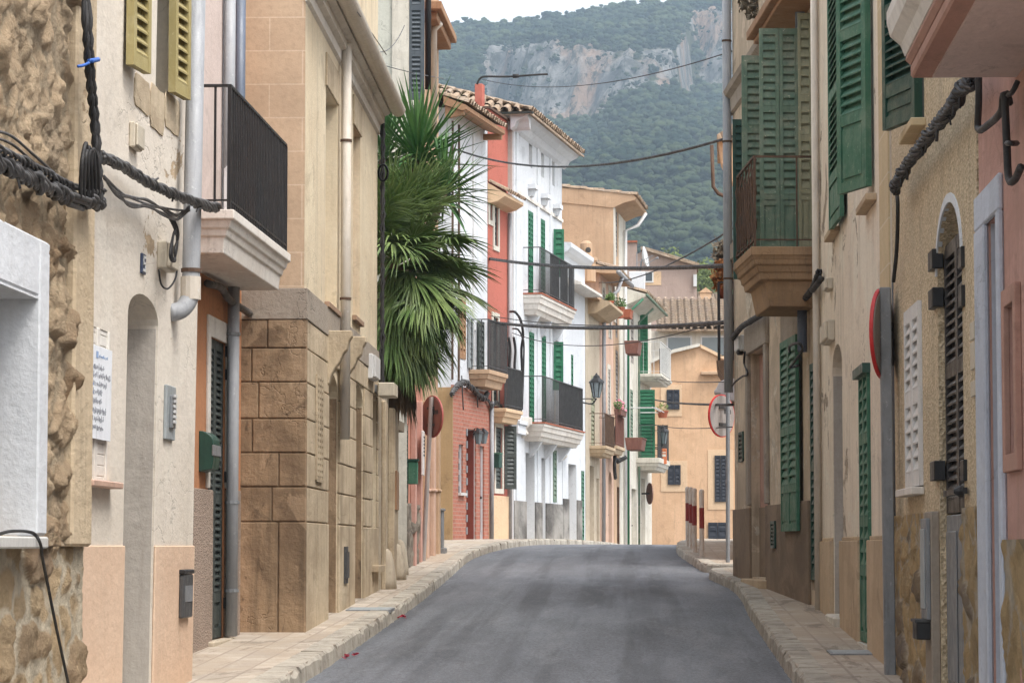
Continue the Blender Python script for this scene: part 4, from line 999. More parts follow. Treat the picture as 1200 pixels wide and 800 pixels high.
# the upper floor door trim in pale pink and white
b = MB(); zb = F2.uz(250, 296)[1]; b.box(F2, F2.u(226), F2.u(254), 0, .02, zb, 6.1); b.build('upper_render', M['pale_pink'], t)
b = MB(); b.box(F2, F2.u(254), F2.u(257), 0, .03, zb, 6.1); b.build('trim', M['white'], t)
pu = F2.u(275, 400, .08)
pp = pipe(t, [F2(pu, .07, F2.ground(5) + .0), F2(pu, .07, F2.uz(277, 320)[1])], .048, M['pipe_grey'], n=12)
for y in (398, 590, 690): clip_rings(pp, F2(pu, .07, F2.uz(277, y)[1]), .05, M['galv'])
pipe(t, [F2(F2.u(269, 100, .08), .08, F2.uz(268, 300)[1]), F2(F2.u(269, 100, .08), .08, 6.15)], .045, M['pipe_grey'], n=12)
pipe(t, [F2(F2.u(281, 100, .07), .07, F2.uz(280, 318)[1]), F2(F2.u(281, 100, .07), .07, 6.15)], .045, M['pipe_blue'], n=12)
# balcony: stepped white slab, iron rail
fe = Fac(268, 19.68, 336, 22.75, 'L')                       # the line of its front edge
off = (fe.P0 - F2.P0).dot(F2.n); ub0 = (fe.P0 - F2.P0).dot(F2.t); ub1 = (fe.P1 - F2.P0).dot(F2.t)
zt_ = fe.uz(268, 243)[1]
bal = moulded_slab(t, F2, ub0, ub1, off + .02, zt_ - .30, zt_, M['white_trim'], [(.22, 0), (.42, .035), (.6, .06), (1.0, .085)], bev=.01)
railing(bal, F2, ub0 + .03, ub1 - .03, off - .02, zt_, fe.uz(272, 98)[1], M['black'], pitch=.085, bar=.008)
b = MB(); q0 = F2.u(250, 330); b.tube(smooth_path([F2(q0 - .6, .05, zt_ - .38), F2(q0, .06, zt_ - .36), F2(q0 + .4, .07, zt_ - .42), F2(F2.u(282), .07, zt_ - .44)], 5), .03, 7)
tag(b.build('cable_bundle', M['cable_grey'], smooth=True), 'short cable bundle tucked under the white balcony', 'cables', 'cable bundles fixed along the left house fronts')
q = thing('green_letter_box', 'dark green letter box with a curved lid on the orange house', 'letter box', F2(F2.u(236), .05, F2.uz(236, 553)[1]))
r = (F2.u(232), F2.u(240), F2.uz(236, 553)[1], F2.uz(236, 505)[1])
b = MB(); n = 10; W2 = .11
b.prism(F2, [(.0, r[2]), (W2 * .9, r[2] + .02), (W2, r[2] + .09)] + [(W2 * math.cos(a), r[3] - .09 + .09 * math.sin(a)) for a in [math.pi / 2 * k / 6 for k in range(7)]], r[0], r[1]); b.build('body', M['green_dark'], q, bevel=.006)
b = MB(); b.box(F2, r[0] - .006, r[1] + .006, W2 - .01, W2 + .008, r[2] + .12, r[2] + .20); b.build('flap', M['galv'], q, bevel=.003)
# a white chair-back / paper behind the rail
b = MB(); b.slab([F2(ub0 + 1.3, .2, zt_ + .08), F2(ub0 + 1.3, .42, zt_ + .08), F2(ub0 + 1.3, .42, zt_ + .5), F2(ub0 + 1.3, .3, zt_ + .56), F2(ub0 + 1.3, .2, zt_ + .46)], F2.t * .02); b.box(F2, ub0 + 1.28, ub0 + 1.6, .2, .42, zt_ + .06, zt_ + .08)
tag(b.build('balcony_chair', M['paper']), 'white folded chair leaning on the balcony behind the black railing', 'chair')

# ---- corner house of dressed sandstone
F3 = Fac(355, 23.3, 441, 31.0, 'L')
zc0 = F3.uz(410, 70)[1]                                     # cornice height from its gutter
def Z3(y): return EZ + (640 - y) / (FPX / 23.3)            # height read on the near corner
cour = [Z3(y) for y in (742, 611, 570, 530, 490, 447, 407, 373)]
zband = Z3(336)
dA = (F3.u(382), F3.u(395), F3.ground(3) - .02, F3.uz(388, 437)[1])
dB = (F3.u(414), F3.u(424.5), F3.ground(5.5) - .02, F3.uz(419, 451)[1])
wC = (F3.u(434), F3.u(440), F3.uz(436, 662)[1], F3.uz(437, 468)[1])
w1 = (F3.u(379.5), F3.u(393), F3.uz(386, 358)[1], F3.uz(386, 108)[1])
w2 = (F3.u(412), F3.u(420.5), F3.uz(416, 372)[1], F3.uz(416, 150)[1])
wU = (F3.u(410, 20), F3.u(416, 20), F3.uz(412, 40)[1], F3.uz(412, 40)[1] + 1.4)
hl = [(*dA, .45, .18), (*dB, .45, .18), (*wC, .4), (*w1, .22), (*w2, .22), (*wU, .15)]
ztop = 7.9
t = house('corner_house', 'corner house of brown stone blocks below and ochre plaster above', F3, ztop, M['corner_cream'], hl, depth=4.0)
# its end wall above the blocks, scored into ashlar
SD = lambda u, w, z: F3(0.0, -u, z) - F3.t * w              # (u = back from the street, w = out of the end wall)
b = MB(); b.box(SD, -0.0, 1.2, -.02, .03, zband, ztop - .02); b.build('end_wall', M['render_tan'], t)
# stone blocks with open joints, end wall and street front
rnd = random.Random(6)
b = MB(); gap = .0055
splits = [[.5], [.30, .85], [.27], [.5, .9], [.29], [.26], [.4, .8]]
splits = [[.20, .8], [.255, .9], [.20, .7], [.42, .9], [.37, .8], [.43, .85], [.30, .8]]
for i in range(7):
    lo, hi = cour[i] - (.4 if i == 0 else 0), cour[i + 1]
    e = [0.0 - .028] + splits[i] + [1.2]
    for a, c in zip(e, e[1:]): b.box(SD, a + gap, c - gap, -.02, .028 + rnd.uniform(-.004, .004), lo + gap, hi - gap)
b.box(SD, -.028, 1.2, -.02, .012, cour[0] - .4, zband)
b.build('end_blocks', M['sandstone'], t, bevel=.007, segs=2)
b = MB()
ops = sorted([(dA[0], dA[1], dA[2], dA[3]), (dB[0], dB[1], dB[2], dB[3]), (wC[0], wC[1], wC[2], wC[3])])
for i in range(7):
    lo, hi = cour[i] - (.4 if i == 0 else 0), cour[i + 1]; spans = []; cur = .004
    for o in ops:
        if o[2] < (lo + hi) / 2 < o[3]: spans.append((cur, o[0] - .003)); cur = o[1] + .003
    spans.append((cur, F3.L - .01))
    for a, c in spans:
        n = max(1, round((c - a) / .95)); off_ = 0 if n == 1 else (.12 if i % 2 else -.12); e = [a] + [a + (c - a) * k / n + off_ for k in range(1, n)] + [c]
        for p_, q_ in zip(e, e[1:]): b.box(F3, p_ + gap * .5, q_ - gap * .5, 0.0, .024 + rnd.uniform(-.004, .004), lo + gap, hi - gap)
b.build('front_blocks', M['sandstone_pale'], t, bevel=.007, segs=2)
b = MB(); b.box(SD, -.03, 1.2, -.02, .034, cour[7], zband); b.box(F3, .0, F3.L - .01, 0, .03, cour[7], zband); b.build('cement_band', M['grey_cement'], t, bevel=.006)
for d_ in (dA, dB):
    b = MB(); b.box(F3, d_[1] - .012, d_[1] - .003, -.43, -.01, d_[2], d_[3] - .2); b.build('door_reveal', M['sandstone'], t)  # recess shade put into the colour: darker stone on the far jamb
    panel_door(t, F3, (d_[0] + .01, d_[1] - .01, d_[2] + .02, d_[3] - .03), -.40, M['wood_grey'], planks=2)
b = MB(); b.box(F3, wC[0] - .1, wC[1] + .1, 0, .1, wC[2] - .07, wC[2]); b.build('sill', M['sandstone_pale'], t, bevel=.006)
window(t, F3, wC, -.25, M['timber'], M['glass'])
b = MB(); r = F3.rect(366.5, 373.5, 440, 562); b.box(F3, r[0], r[1], .02, .026, r[2], r[3])
n = 17
for k in range(n + 1): z = r[2] + (r[3] - r[2]) * k / n; b.box(F3, r[0], r[1], .026, .04, z - .014, z + .014)
for k in range(4): u = r[0] + (r[1] - r[0]) * k / 3; b.box(F3, u - .03, u + .03, .026, .042, r[2], r[3])
g = b.build('vent_lattice', M['sandstone_pale'], t); b = MB(); b.box(F3, r[0] + .01, r[1] - .01, .0262, .028, r[2] + .01, r[3] - .01); b.build('painted_vent_shade', M['painted_shade'], g)  # dark sheet painted in for the shade behind the lattice
for w_ in (w1, w2):
    b = MB(); b.box(F3, w_[0] - .06, w_[1] + .03, .0, .02, w_[3], w_[3] + .30); b.build('lintel', M['sandstone_pale'], t, bevel=.005)
    b = MB(); b.box(F3, w_[0] - .05, w_[1] + .03, -.0, .045, w_[2] - .05, w_[2]); b.build('sill', M['rust_sill'], t, bevel=.004)
fshut(t, F3, (w1[0] + .01, w1[1] - .01, w1[2] + .02, w1[3] - .02), -.16, paint('pale grey closed shutter', (.50, .49, .47)), pitch=.08, mids=(.5,))
fshut(t, F3, (w2[0] + .01, w2[1] - .01, w2[2] + .02, w2[3] - .02), -.12, paint('tan closed shutter', (.36, .21, .13)), pitch=.08, mids=(.5,))
fshut(t, F3, wU, -.02, M['timber'], pitch=.08)
# cornice and gutter
b = MB(); zc = zc0; b.prism(F3, [(0, zc - .24), (.03, zc - .22), (.03, zc - .13), (.08, zc - .11), (.08, zc - .03), (.14, zc), (.14, zc + .05), (0, zc + .09)], -.05, F3.L - .01)
b.build('cornice', M['white_trim'], t)
b = MB(); P = [(0.22 + .085 * math.cos(a), zc + .06 - .085 * math.sin(a)) for a in [math.pi * k / 10 for k in range(11)]] + [(0.22 - .075 * math.cos(a), zc + .06 - .075 * math.sin(a)) for a in [math.pi * k / 10 for k in range(11)]]
b.prism(F3, P, -.15, F3.L + .05)
b.build('gutter', M['pipe_cream'], t, smooth=False)
pu = F3.u(406, 250, .08)
pp = pipe(t, [F3(pu, .075, zc - .05), F3(pu, .075, F3.uz(408, 520)[1])], .047, M['pipe_cream'], n=12)
for y in (180, 360): clip_rings(pp, F3(pu, .075, F3.uz(406, y)[1]), .049, M['rust'])
pipe(t, [F3(F3.u(407, 10, .08), .075, zc + .2), F3(F3.u(407, 10, .08), .075, ztop)], .05, M['pipe_cream'], n=12)
# two scrolled stone brackets of a lost balcony
for xa, ya in ((384, 387), (402, 394)):
    u, z = F3.uz(xa, ya, .02); k = .30; T = .16
    prof = [(0, z), (.235, z), (.235, z - .05), (.205, z - .10), (.19, z - .17), (.155, z - .21), (.125, z - .28), (.07, z - .36), (.05, z - .40), (.03, z - .47), (0, z - .5)]
    b = MB(); b.prism(F3, prof, u, u + T); b.build('bracket', M['sandstone_pale'], t, bevel=.008)
wall_box('meter_box', 'grey meter box high on the brown corner house by the palm', 'meter box', F3, F3.rect(429, 435, 414, 443), .1, M['box_white'])
q = thing('fuse_box', 'cream fuse box below the palm at the end of the corner house', 'fuse box', F3(F3.u(443), .1, F3.uz(443, 462)[1]))
r = F3.rect(436, 440.5, 448, 464); b = MB(); b.box(F3, r[0], r[1], .06, .24, r[2], r[3]); b.build('case', M['box_cream'], q, bevel=.01); b = MB(); b.box(F3, r[0] + .05, r[1] - .05, .0, .06, r[2] + .05, r[3] - .02); b.build('bracket', M['galv'], q)
b = MB(); b.box(F3, F3.u(400), F3.u(404), .025, .035, F3.uz(402, 683)[1], F3.uz(402, 640)[1]); b.box(F3, F3.u(400) + .04, F3.u(404) - .04, .035, .05, F3.uz(402, 683)[1] + .05, F3.uz(402, 640)[1] - .05)
tag(b.build('meter_hatch', M['pole_dark']), 'narrow dark hatch in the brown blocks between the arched doors', 'hatch')
b = MB(); pq = [F3(F3.L - .05, .06, z + (.0)) for z in [F3.uz(441, 460)[1] + k * .15 for k in range(22)]]; twisted(b, pq, .02, .016, 3, 9, 5, .4); b.tube([F3(F3.L - .12, .07, F3.uz(440, 200)[1]) + Vector((.05 * math.cos(a), 0, .09 * math.sin(a))) for a in [k * .5 for k in range(26)]], .014, 5)
tag(b.build('cable_bundle', M['cable'], smooth=True), 'black cables running up the far edge of the ochre corner house beside the palm', 'cables', 'cable bundles fixed along the left house fronts')

# ---- garden wall with the palm behind it
F4 = Fac(446.5, 31.15, 465, 35.75, 'L')
dn = F4.rect(450, 453, 628, 664); zt4 = 3.3
t = house('garden_wall', 'low beige garden wall with a narrow door under the palm', F4, zt4, M['beige'], [(F4.u(450.2), F4.u(452.5), F4.uz(451, 662)[1], F4.uz(451, 625)[1], .1), (F4.u(460), F4.u(463.5), F4.uz(461, 655)[1], F4.uz(461, 620)[1], .1)], depth=.45, cat='wall')
b = MB(); b.box(F4, F4.u(454), F4.u(459), 0, .08, F4.ground(1) - .3, zt4 - .2); b.box(F4, .02, F4.u(449), 0, .05, F4.ground(1) - .3, zt4 - .2); b.build('pilaster', M['sandstone_pale'], t, bevel=.01)
b = MB(); b.box(F4, F4.u(454.6), F4.u(457.6), .08, .10, F4.uz(456, 597)[1], F4.uz(456, 552)[1]); b.build('door_panel', M['timber'], t)
for x in (450, 461): 
    b = MB(); b.box(F4, F4.u(x + .3), F4.u(x + 2.3), -.06, -.02, F4.uz(x, 660)[1], F4.uz(x, 622)[1]); b.build('hatch', M['black'], t)
for u, r_ in ((.15, .20), (2.6, .24), (4.1, .2)):
    q = thing('guard_stone', {.15: 'worn pale guard stone at the foot of the wall nearest the brown corner house', 2.6: 'rounded pale guard stone at the foot of the garden wall pilaster', 4.1: 'worn guard stone at the far end of the garden wall'}[u], 'stone', F4(u, .1, F4.ground(u) - .02)); r_ *= .6
    b = MB(); b.lathe(F4(u, .05, F4.ground(u) - .02), [(r_, 0), (r_ * .95, .12), (r_ * .75, .3), (r_ * .5, .42), (.02, .46)], 10); b.build('stone', M['beige'], q, smooth=True)
ga = MB(); gp = [(-2.95, 31.3), (-2.95, 36.2), (-6.5, 36.2), (-6.5, 31.3)]
ga.slab([Vector((x, y, zt4 - .35)) for x, y in gp], (0, 0, .12)); setting(ga.build('garden_terrace', GROUND))

# ---- tall house behind the garden: pale end wall, slate shutter, pink street front
F5 = Fac(474, 37.2, 494.5, 41.2, 'L')
t = house('pink_house', 'tall house with salmon pink front, slate blue shutter and pale end wall', F5, 11.5, M['pink'], [(F5.u(475), F5.u(477.5), F5.ground(.6) - .02, F5.uz(476, 495)[1], .15)], depth=3.4)
SD5 = lambda u, w, z: F5(0.0, -u, z) - F5.t * w
b = MB(); b.box(SD5, -.02, 3.4, -.02, .02, 0, 11.4); b.build('end_wall', M['grey_green'], t)
b = MB(); b.box(SD5, -.03, .18, .02, .05, 0, 11.4); b.build('corner_strip', M['offwhite'], t)
b = MB(); b.box(F5, .02, F5.L * .45, .0, .035, F5.uz(480, 400)[1], 11.4); b.build('upper_render', M['offwhite'], t)
z0, z1 = F5.uz(474, 112)[1], F5.uz(474, -60)[1]
perp(t, F5, .15, .02, .24, z0, z1, M['shutter_grey'], pitch=.06, mids=(.3, .62))
fshut(t, F5, (F5.u(488, 50), F5.u(491, 50), z0, z1), .04, M['shutter_grey'], pitch=.09)
fshut(t, F5, (F5.u(475) + .02, F5.u(477.5) - .02, F5.ground(.6) + .02, F5.uz(476, 497)[1]), -.03, M['green_dark'], pitch=.06, panel=.1)
rough(t, F5, .02, F5.L * .72, F5.ground(1) - .3, F5.uz(478, 590)[1], .05, stones(3.5, 4.2, 3.0, .05, .02, .006, .12), M['greyblock'], 'stone_plinth')
for x, c in ((481, 'rose'), (488, 'rose'), (493, 'tan')):
    b = MB(); b.box(F5, F5.u(x) - .12, F5.u(x) + .12, .0, .08, F5.ground(2) - .3, F5.uz(x, 470)[1]); b.build('pilaster', M[c], t, bevel=.01)
pipe(t, [F5(F5.u(490.5), .12, F5.uz(490, 100)[1]), F5(F5.u(490.5), .12, 11.2)], .045, M['black'])
q = thing('mail_box', 'bright green mail box on the salmon pink house front', 'letter box', F5(F5.u(478), .12, F5.uz(474, 567)[1]))
z0, z1 = F5.uz(478, 567)[1], F5.uz(478, 540)[1]; b = MB(); b.box(F5, F5.u(478) - .05, F5.u(478) + .08, .0, .13, z0, z1); b.build('body', M['green'], q, bevel=.01)
b = MB(); b.box(F5, F5.u(478) - .06, F5.u(478) + .09, .0, .145, z1, z1 + .03); b.build('lid', M['green_dark'], q)
q = thing('intercom_panel', 'tall white intercom panel on the salmon pink house by the sign pole', 'intercom', F5(F5.u(487), .1, F5.uz(486, 557)[1]))
z0, z1 = F5.uz(487, 557)[1], F5.uz(487, 505)[1]; u = F5.u(486.5); b = MB(); b.box(F5, u - .16, u + .16, .09, .12, z0, z1); b.build('plate', M['box_white'], q, bevel=.005)
for k in range(6):
    b = MB(); b.box(F5, u - .11, u + .09, .12, .13, z1 - .1 - k * .05, z1 - .075 - k * .05); b.build('button', M['pole_dark'], q)

F6 = Fac(495, 41.25, 513, 43.9, 'L')
t = house('beige_house', 'narrow beige house with moulded pilasters behind the round sign', F6, 10.6, M['tan'], [(F6.u(499), F6.u(502), F6.ground(1) - .02, F6.uz(500, 540)[1], .2)], depth=3.0)
panel_door(t, F6, (F6.u(499) + .01, F6.u(502) - .01, F6.ground(1), F6.uz(500, 541)[1]), -.12, M['timber'], planks=2)
for x in (497, 504.5, 510):
    b = MB(); b.box(F6, F6.u(x) - .15, F6.u(x) + .15, 0, .07, F6.ground(1) - .3, F6.uz(x, 470)[1]); b.box(F6, F6.u(x) - .18, F6.u(x) + .18, 0, .09, F6.uz(x, 576)[1], F6.uz(x, 573)[1]); b.build('pilaster', M['pinkish'] if x != 510 else M['tan'], t, bevel=.01)
b = MB(); zz = F6.uz(505, 32)[1]; b.box(F6, -.2, F6.L, -.02, .28, zz, zz + .12); b.box(F6, 0, F6.L - .1, -.02, .2, zz - .12, zz); b.build('eave', M['timber'], t, bevel=.01)
pipe(t, [F6(.6, .1, F6.uz(505, 180)[1]), F6(.6, .1, F6.uz(505, 45)[1]), F6(.5, .2, F6.uz(505, 38)[1])], .05, M['pipe_cream'])
b = MB(); u = F6.u(512.6); b.box(F6, u - .25, u + .1, -.3, .14, F6.ground(2), F6.ground(2) + .1); b.box(F6, u - .22, u + .05, -.2, .1, F6.ground(2) + .1, F6.ground(2) + .66); b.box(F6, u - .24, u + .07, -.21, .12, F6.ground(2) + .66, F6.ground(2) + .7)
tag(b.build('utility_cabinet', M['galv'], bevel=.008), 'small grey utility cabinet between the beige house and the brick house', 'cabinet')
# ================================================================== RIGHT SIDE OF THE STREET
# ---- rose house at the near end, with the moulded balcony overhead
G0 = Fac(1330, 9.6, 1152, 14.12, 'R')
ga_ = G0.ground(4)
d1 = (G0.u(1178), G0.u(1163), ga_ - .02, G0.uz(1163, 258)[1])
wn0 = G0.rect(1195, 1184, 352, 530)
t = house('rose_house', 'rose pink house with bluish white door surround at the right edge', G0, 4.9, M['rose'], [(*d1, .5), (wn0[0], wn0[1], wn0[2], wn0[3], .12)])
b = MB(); W = .03
b.box(G0, d1[0] - .10, d1[0], 0, W, ga_ - .3, d1[3]); b.box(G0, d1[1], G0.L - .01, 0, W, ga_ - .3, d1[3]); b.box(G0, d1[0] - .10, G0.L - .01, 0, W - .002, d1[3], d1[3] + .17)
b.build('door_surround', M['white_blue'], t, bevel=.008)
b = MB(); b.box(G0, d1[1] - .012, d1[1] - .003, -.48, -.01, d1[2], d1[3]); b.build('door_reveal', M['white_blue'], t)
panel_door(t, G0, (d1[0] + .01, d1[1] - .02, d1[2] + .02, d1[3] - .01), -.42, M['wood_grey'])
b = MB(); r = (wn0[0] - .08, wn0[1] + .08, wn0[2] - .08, wn0[3] + .08)
b.box(G0, r[0], wn0[0], 0, .03, r[2], r[3]); b.box(G0, wn0[1], r[1], 0, .03, r[2], r[3]); b.box(G0, wn0[0], wn0[1], 0, .029, wn0[3], r[3]); b.box(G0, wn0[0], wn0[1], 0, .029, r[2], wn0[2]); b.build('window_surround', M['old_pink'], t, bevel=.004)
pair(t, G0, (wn0[0] + .01, wn0[1] - .01, wn0[2] + .01, wn0[3] - .01), -.05, M['brown_black'], pitch=.05)
zq = G0.uz(1180, 632)[1]; ns = stones(2.2, 3.2, 5.0, .03, .025, .008, .14)
rough(t, G0, .05, d1[0] - .12, ga_ - .3, zq, .02, ns, M['slate'], 'stone_plinth')
# balcony with stepped pink and cream mouldings
F_ = FPX; Df = FPX / 264; zb0 = EZ + (640 - 88) / 264.0
uf = G0.L - (14.12 - Df) / abs(G0.t.y) if False else (pt(1200, 640, Df) - Vector((0, 0, EZ)) - G0.P0).dot(G0.t)
b = MB(); b.box(G0, uf - 2.6, uf, -.02, .42, zb0, zb0 + .10); bal = b.build('balcony', M['pale_pink'], t, bevel=.008)
b = MB(); b.box(G0, uf - 2.63, uf + .03, -.018, .46, zb0 - .006, zb0 + .055); b.prism(G0, [(-.016, zb0 + .055), (.46, zb0 + .055), (.48, zb0 + .075), (.48, zb0 + .10), (-.016, zb0 + .10)], uf - 2.66, uf + .05); b.build('moulding', M['old_pink'], bal, bevel=.01)
b = MB(); b.box(G0, uf - 2.55, uf - .05, -.01, .37, zb0 - .018, zb0 - .002); b.build('soffit', M['pale_pink'], bal)
b = MB(); b.prism(G0, [(-.014, zb0 + .10), (.48, zb0 + .10), (.50, zb0 + .15), (.545, zb0 + .19), (.56, zb0 + .25), (.56, zb0 + .30), (-.014, zb0 + .30)], uf - 2.7, uf + .08); b.build('cornice', M['white_trim'], bal)
railing(bal, G0, uf - 2.6, uf + .04, .52, zb0 + .30, zb0 + 1.3, M['black'])

# ---- pebble dash house with the black shuttered arched door
G1 = Fac(1150, 14.17, 1049, 19.15, 'R')
gg = G1.ground(3)
zs1 = G1.uz(1100, 602)[1]
d = (G1.u(1131), G1.u(1102), gg + .02, G1.uz(1116, 233)[1])
wv = (G1.u(1083), G1.u(1066), G1.uz(1074, 572)[1], G1.uz(1074, 356)[1])
t = house('pebbledash_house', 'pebble dash house with stone cladding below and tall black arched shutters', G1, 5.6, M['pebble'], [(*d, .22, .34), (*wv, .12)])
# arched white reveal behind, door leaves in front
b = MB(); n = 14; uc, hw, zsp = (d[0] + d[1]) / 2, (d[1] - d[0]) / 2, d[3] - .34
pr = [(uc - math.cos(math.pi * k / n) * (hw + .05), zsp + math.sin(math.pi * k / n) * .39) for k in range(n + 1)]; qi = [(uc - math.cos(math.pi * k / n) * hw, zsp + math.sin(math.pi * k / n) * .34) for k in range(n + 1)]
for k in range(n):
    (a0, a1), (b0, b1), (c0, c1), (e0, e1) = pr[k], pr[k + 1], qi[k + 1], qi[k]
    P0 = [G1(a0, -.02, a1), G1(b0, -.02, b1), G1(c0, -.02, c1), G1(e0, -.02, e1)]; b.slab(P0, G1.n * .03)
b.build('arch_trim', M['white'], t)
b = MB(); b.box(G1, d[0] + .01, d[1] - .01, -.21, -.2, zsp - .2, d[3] - .01); b.build('fanlight', M['box_white'], t)
zk = G1.uz(1116, 600)[1]; m_ = uc
for a, c in ((d[0] + .012, m_ - .004), (m_ + .004, d[1] - .012)):
    o = fshut(t, G1, (a, c, zk, zsp + .16), -.075, M['brown_black'], name='shutter', pitch=.052, mids=(.5,), st=.05, T=.04)
    bb = MB(); bb.box(G1, a, c, -.075, -.035, d[2], zk - .01); bb.box(G1, a + .06, c - .06, -.035, -.025, d[2] + .12, zk - .1); o2 = bb.build('door_panel', M['galv'], t, bevel=.006)
for x, du in ((1102, .02), (1131, -.10)):
    for y in (300, 346, 551):
        u = G1.u(x); z = G1.uz(x, y)[1]; b = MB()
        if x == 1102: b.box(G1, u - .05, u + .20, -.03, .035, z - .055, z + .055)
        else: b.box(G1, u - .14, u + .02, -.03, .02, z - .055, z + .055)
        b.build('hinge', M['black'], t, bevel=.004)
b = MB(); z = G1.uz(1120, 578)[1]; b.box(G1, d[0] - .25, uc + .1, .012, .035, z - .012, z + .02); b.lathe(G1(d[0] - .22, .03, z), [(.03, 0), (.03, .02), (.01, .05)], 8, G1.n); b.build('latch_bar', M['black'], t)
zw = G1.uz(1050, 605)[1]
ns = stones(2.3, 4.4, 9.0, .022, .02, .008, .14)
rough(t, G1, .01, d[0] - .03, gg - .35, zw, .018, ns, M['slate'], 'stone_plinth')
rough(t, G1, d[1] + .42, G1.L - .01, gg - .35, zw, .018, ns, M['slate'], 'stone_plinth')
b = MB(); b.box(G1, d[1] + .03, d[1] + .41, .0, .05, gg - .3, zw); b.build('cement_patch', M['grey_cement'], t, bevel=.006)
b = MB(); b.box(G1, d[0] - .03, d[1] + .02, -.2, .06, gg - .2, gg + .035); b.build('door_step', M['marble_sill'], t, bevel=.01)
r = (d[1] + .06, d[1] + .38, G1.uz(1110, 728)[1], G1.uz(1110, 606)[1])
q = thing('meter_cabinet', 'tall grey metal meter cabinet beside the black arched door', 'meter box', G1(r[0], .05, r[2])); b = MB(); b.box(G1, r[0], r[1], .05, .075, r[2], r[3]); b.build('case', M['galv'], q, bevel=.004); b = MB(); b.box(G1, r[0] + .04, r[1] - .04, .075, .083, r[2] + .06, r[3] - .06); b.build('door', M['box_grey'], q, bevel=.003)
q = thing('letter_box', 'small black box below the grey meter cabinet', 'letter box', G1(r[0], .05, G1.uz(1110, 752)[1])); z0, z1 = G1.uz(1110, 752)[1], G1.uz(1110, 731)[1]
b = MB(); b.box(G1, r[0] + .03, r[1] - .04, .05, .13, z0, z1); b.build('body', M['black'], q, bevel=.005); b = MB(); b.box(G1, r[0] + .02, r[1] - .03, .05, .14, z1, z1 + .015); b.build('lid', M['pole_dark'], q)
# white shuttered window
pair(t, G1, (wv[0] + .005, wv[1] - .005, wv[2] + .01, wv[3] - .005), -.01, M['white_shutter'], pitch=.07, mids=(.45,), rail=.09)
b = MB(); b.box(G1, wv[0] - .06, wv[1] + .08, 0, .08, wv[2] - .045, wv[2]); b.build('sill', M['white_trim'], t, bevel=.005)
# ajar dark green leaf upstairs with its window
u0, u1 = G1.uz(1083, 138)[0], G1.uz(1083, 138)[0] + .62
wz = (G1.uz(1083, 138)[1], G1.uz(1083, 138)[1] + 1.35)
dv = (G1.t + G1.n * .27).normalized(); nv = Vector((-dv.y, dv.x, 0)); nv = nv if nv.dot(G1.n) > 0 else -nv
fl = leaf_mb(G1(u0, .01, wz[0]), dv, nv, .56, 1.35, pitch=.05, mids=(.5,), panel=.14, T=.05).build('shutter', M['green_dark'], t)
b = MB(); b.box(G1, u0 + .0, u0 + .62, -.0, .018, wz[0], wz[1]); b.build('window_blind', M['shutter_dark'], t)
b = MB(); b.box(G1, u0 - .1, u0 + .72, 0, .09, wz[0] - .06, wz[0] - .012); b.build('sill', M['ochre_quoin'], t, bevel=.005)
b = MB()
for y0, y1 in ((376, 397), (400, 432), (446, 464)):
    z0, z1 = G1.uz(1145, y1)[1], G1.uz(1145, y0)[1]; b = MB(); b.box(G1, G1.u(1149), G1.u(1144), .005, .02, z0, z1); tag(b.build('ceramic_tile', M['box_cream'], bevel=.003), {376: 'topmost small cream tile plaque right of the black arched shutters', 400: 'middle tall cream tile plaque right of the black arched shutters', 446: 'lowest small cream tile plaque right of the black arched shutters'}[y0], 'tile')
# heavy black cable bundle climbing the wall, and the loops on the rose house
p = along(G1, [(1048, 222, .1), (1052, 212, .12), (1062, 196, .12), (1075, 178, .12), (1090, 158, .12), (1105, 138, .12), (1118, 120, .12), (1126, 106, .12), (1140, 97, .12)], 20)
b = twisted(MB(), p, .02, .012, 6, 7, 7, .9); ties(b, p, 31, .032, 7); twisted(b, [q_ + Vector((0, .03, .035)) for q_ in p], .012, .009, 3, 14, 5, .5)
for k in (9, 31, 44, 70, 92, 121, 140): b.tube([p[k], p[k] + Vector((-.01, -.02, -.05 - .001 * (k % 50)))], .009, 5)
tag(b.build('cable_bundle', M['cable'], smooth=True), 'heavy black cable bundle climbing the pebble dash wall to the pink balcony', 'cables', 'cable bundles fixed along the right house fronts')
b = MB(); p = along(G1, [(1050, 222, .06), (1052, 240, .06), (1051, 290, .05), (1047, 330, .06)]); b.tube(p, .013, 6)
tag(b.build('loose_cable', M['cable'], smooth=True), 'thin black cable dropping from the climbing bundle to the dark conduit', 'cable')
b = MB(); p = along(G1, [(1147, 90, .1), (1147, 120, .1), (1146, 148, .1), (1149, 153, .1)]) + along(G0, [(1156, 148, .1), (1168, 138, .1), (1174, 128, .1), (1176, 112, .1), (1183, 120, .1), (1178, 112, .12), (1180, 170, .12), (1182, 208, .12), (1188, 212, .12), (1196, 196, .12)]); b.tube(p, .017, 7)
b.tube(along(G0, [(1178, 168, .1), (1184, 168, .16), (1192, 168, .1)]), .012, 5); b.tube(along(G0, [(1178, 114, .1), (1186, 108, .12), (1193, 95, .1)]), .012, 5)
tag(b.build('looped_cable', M['cable'], smooth=True), 'brown black cable looping across the top of the rose wall', 'cable')

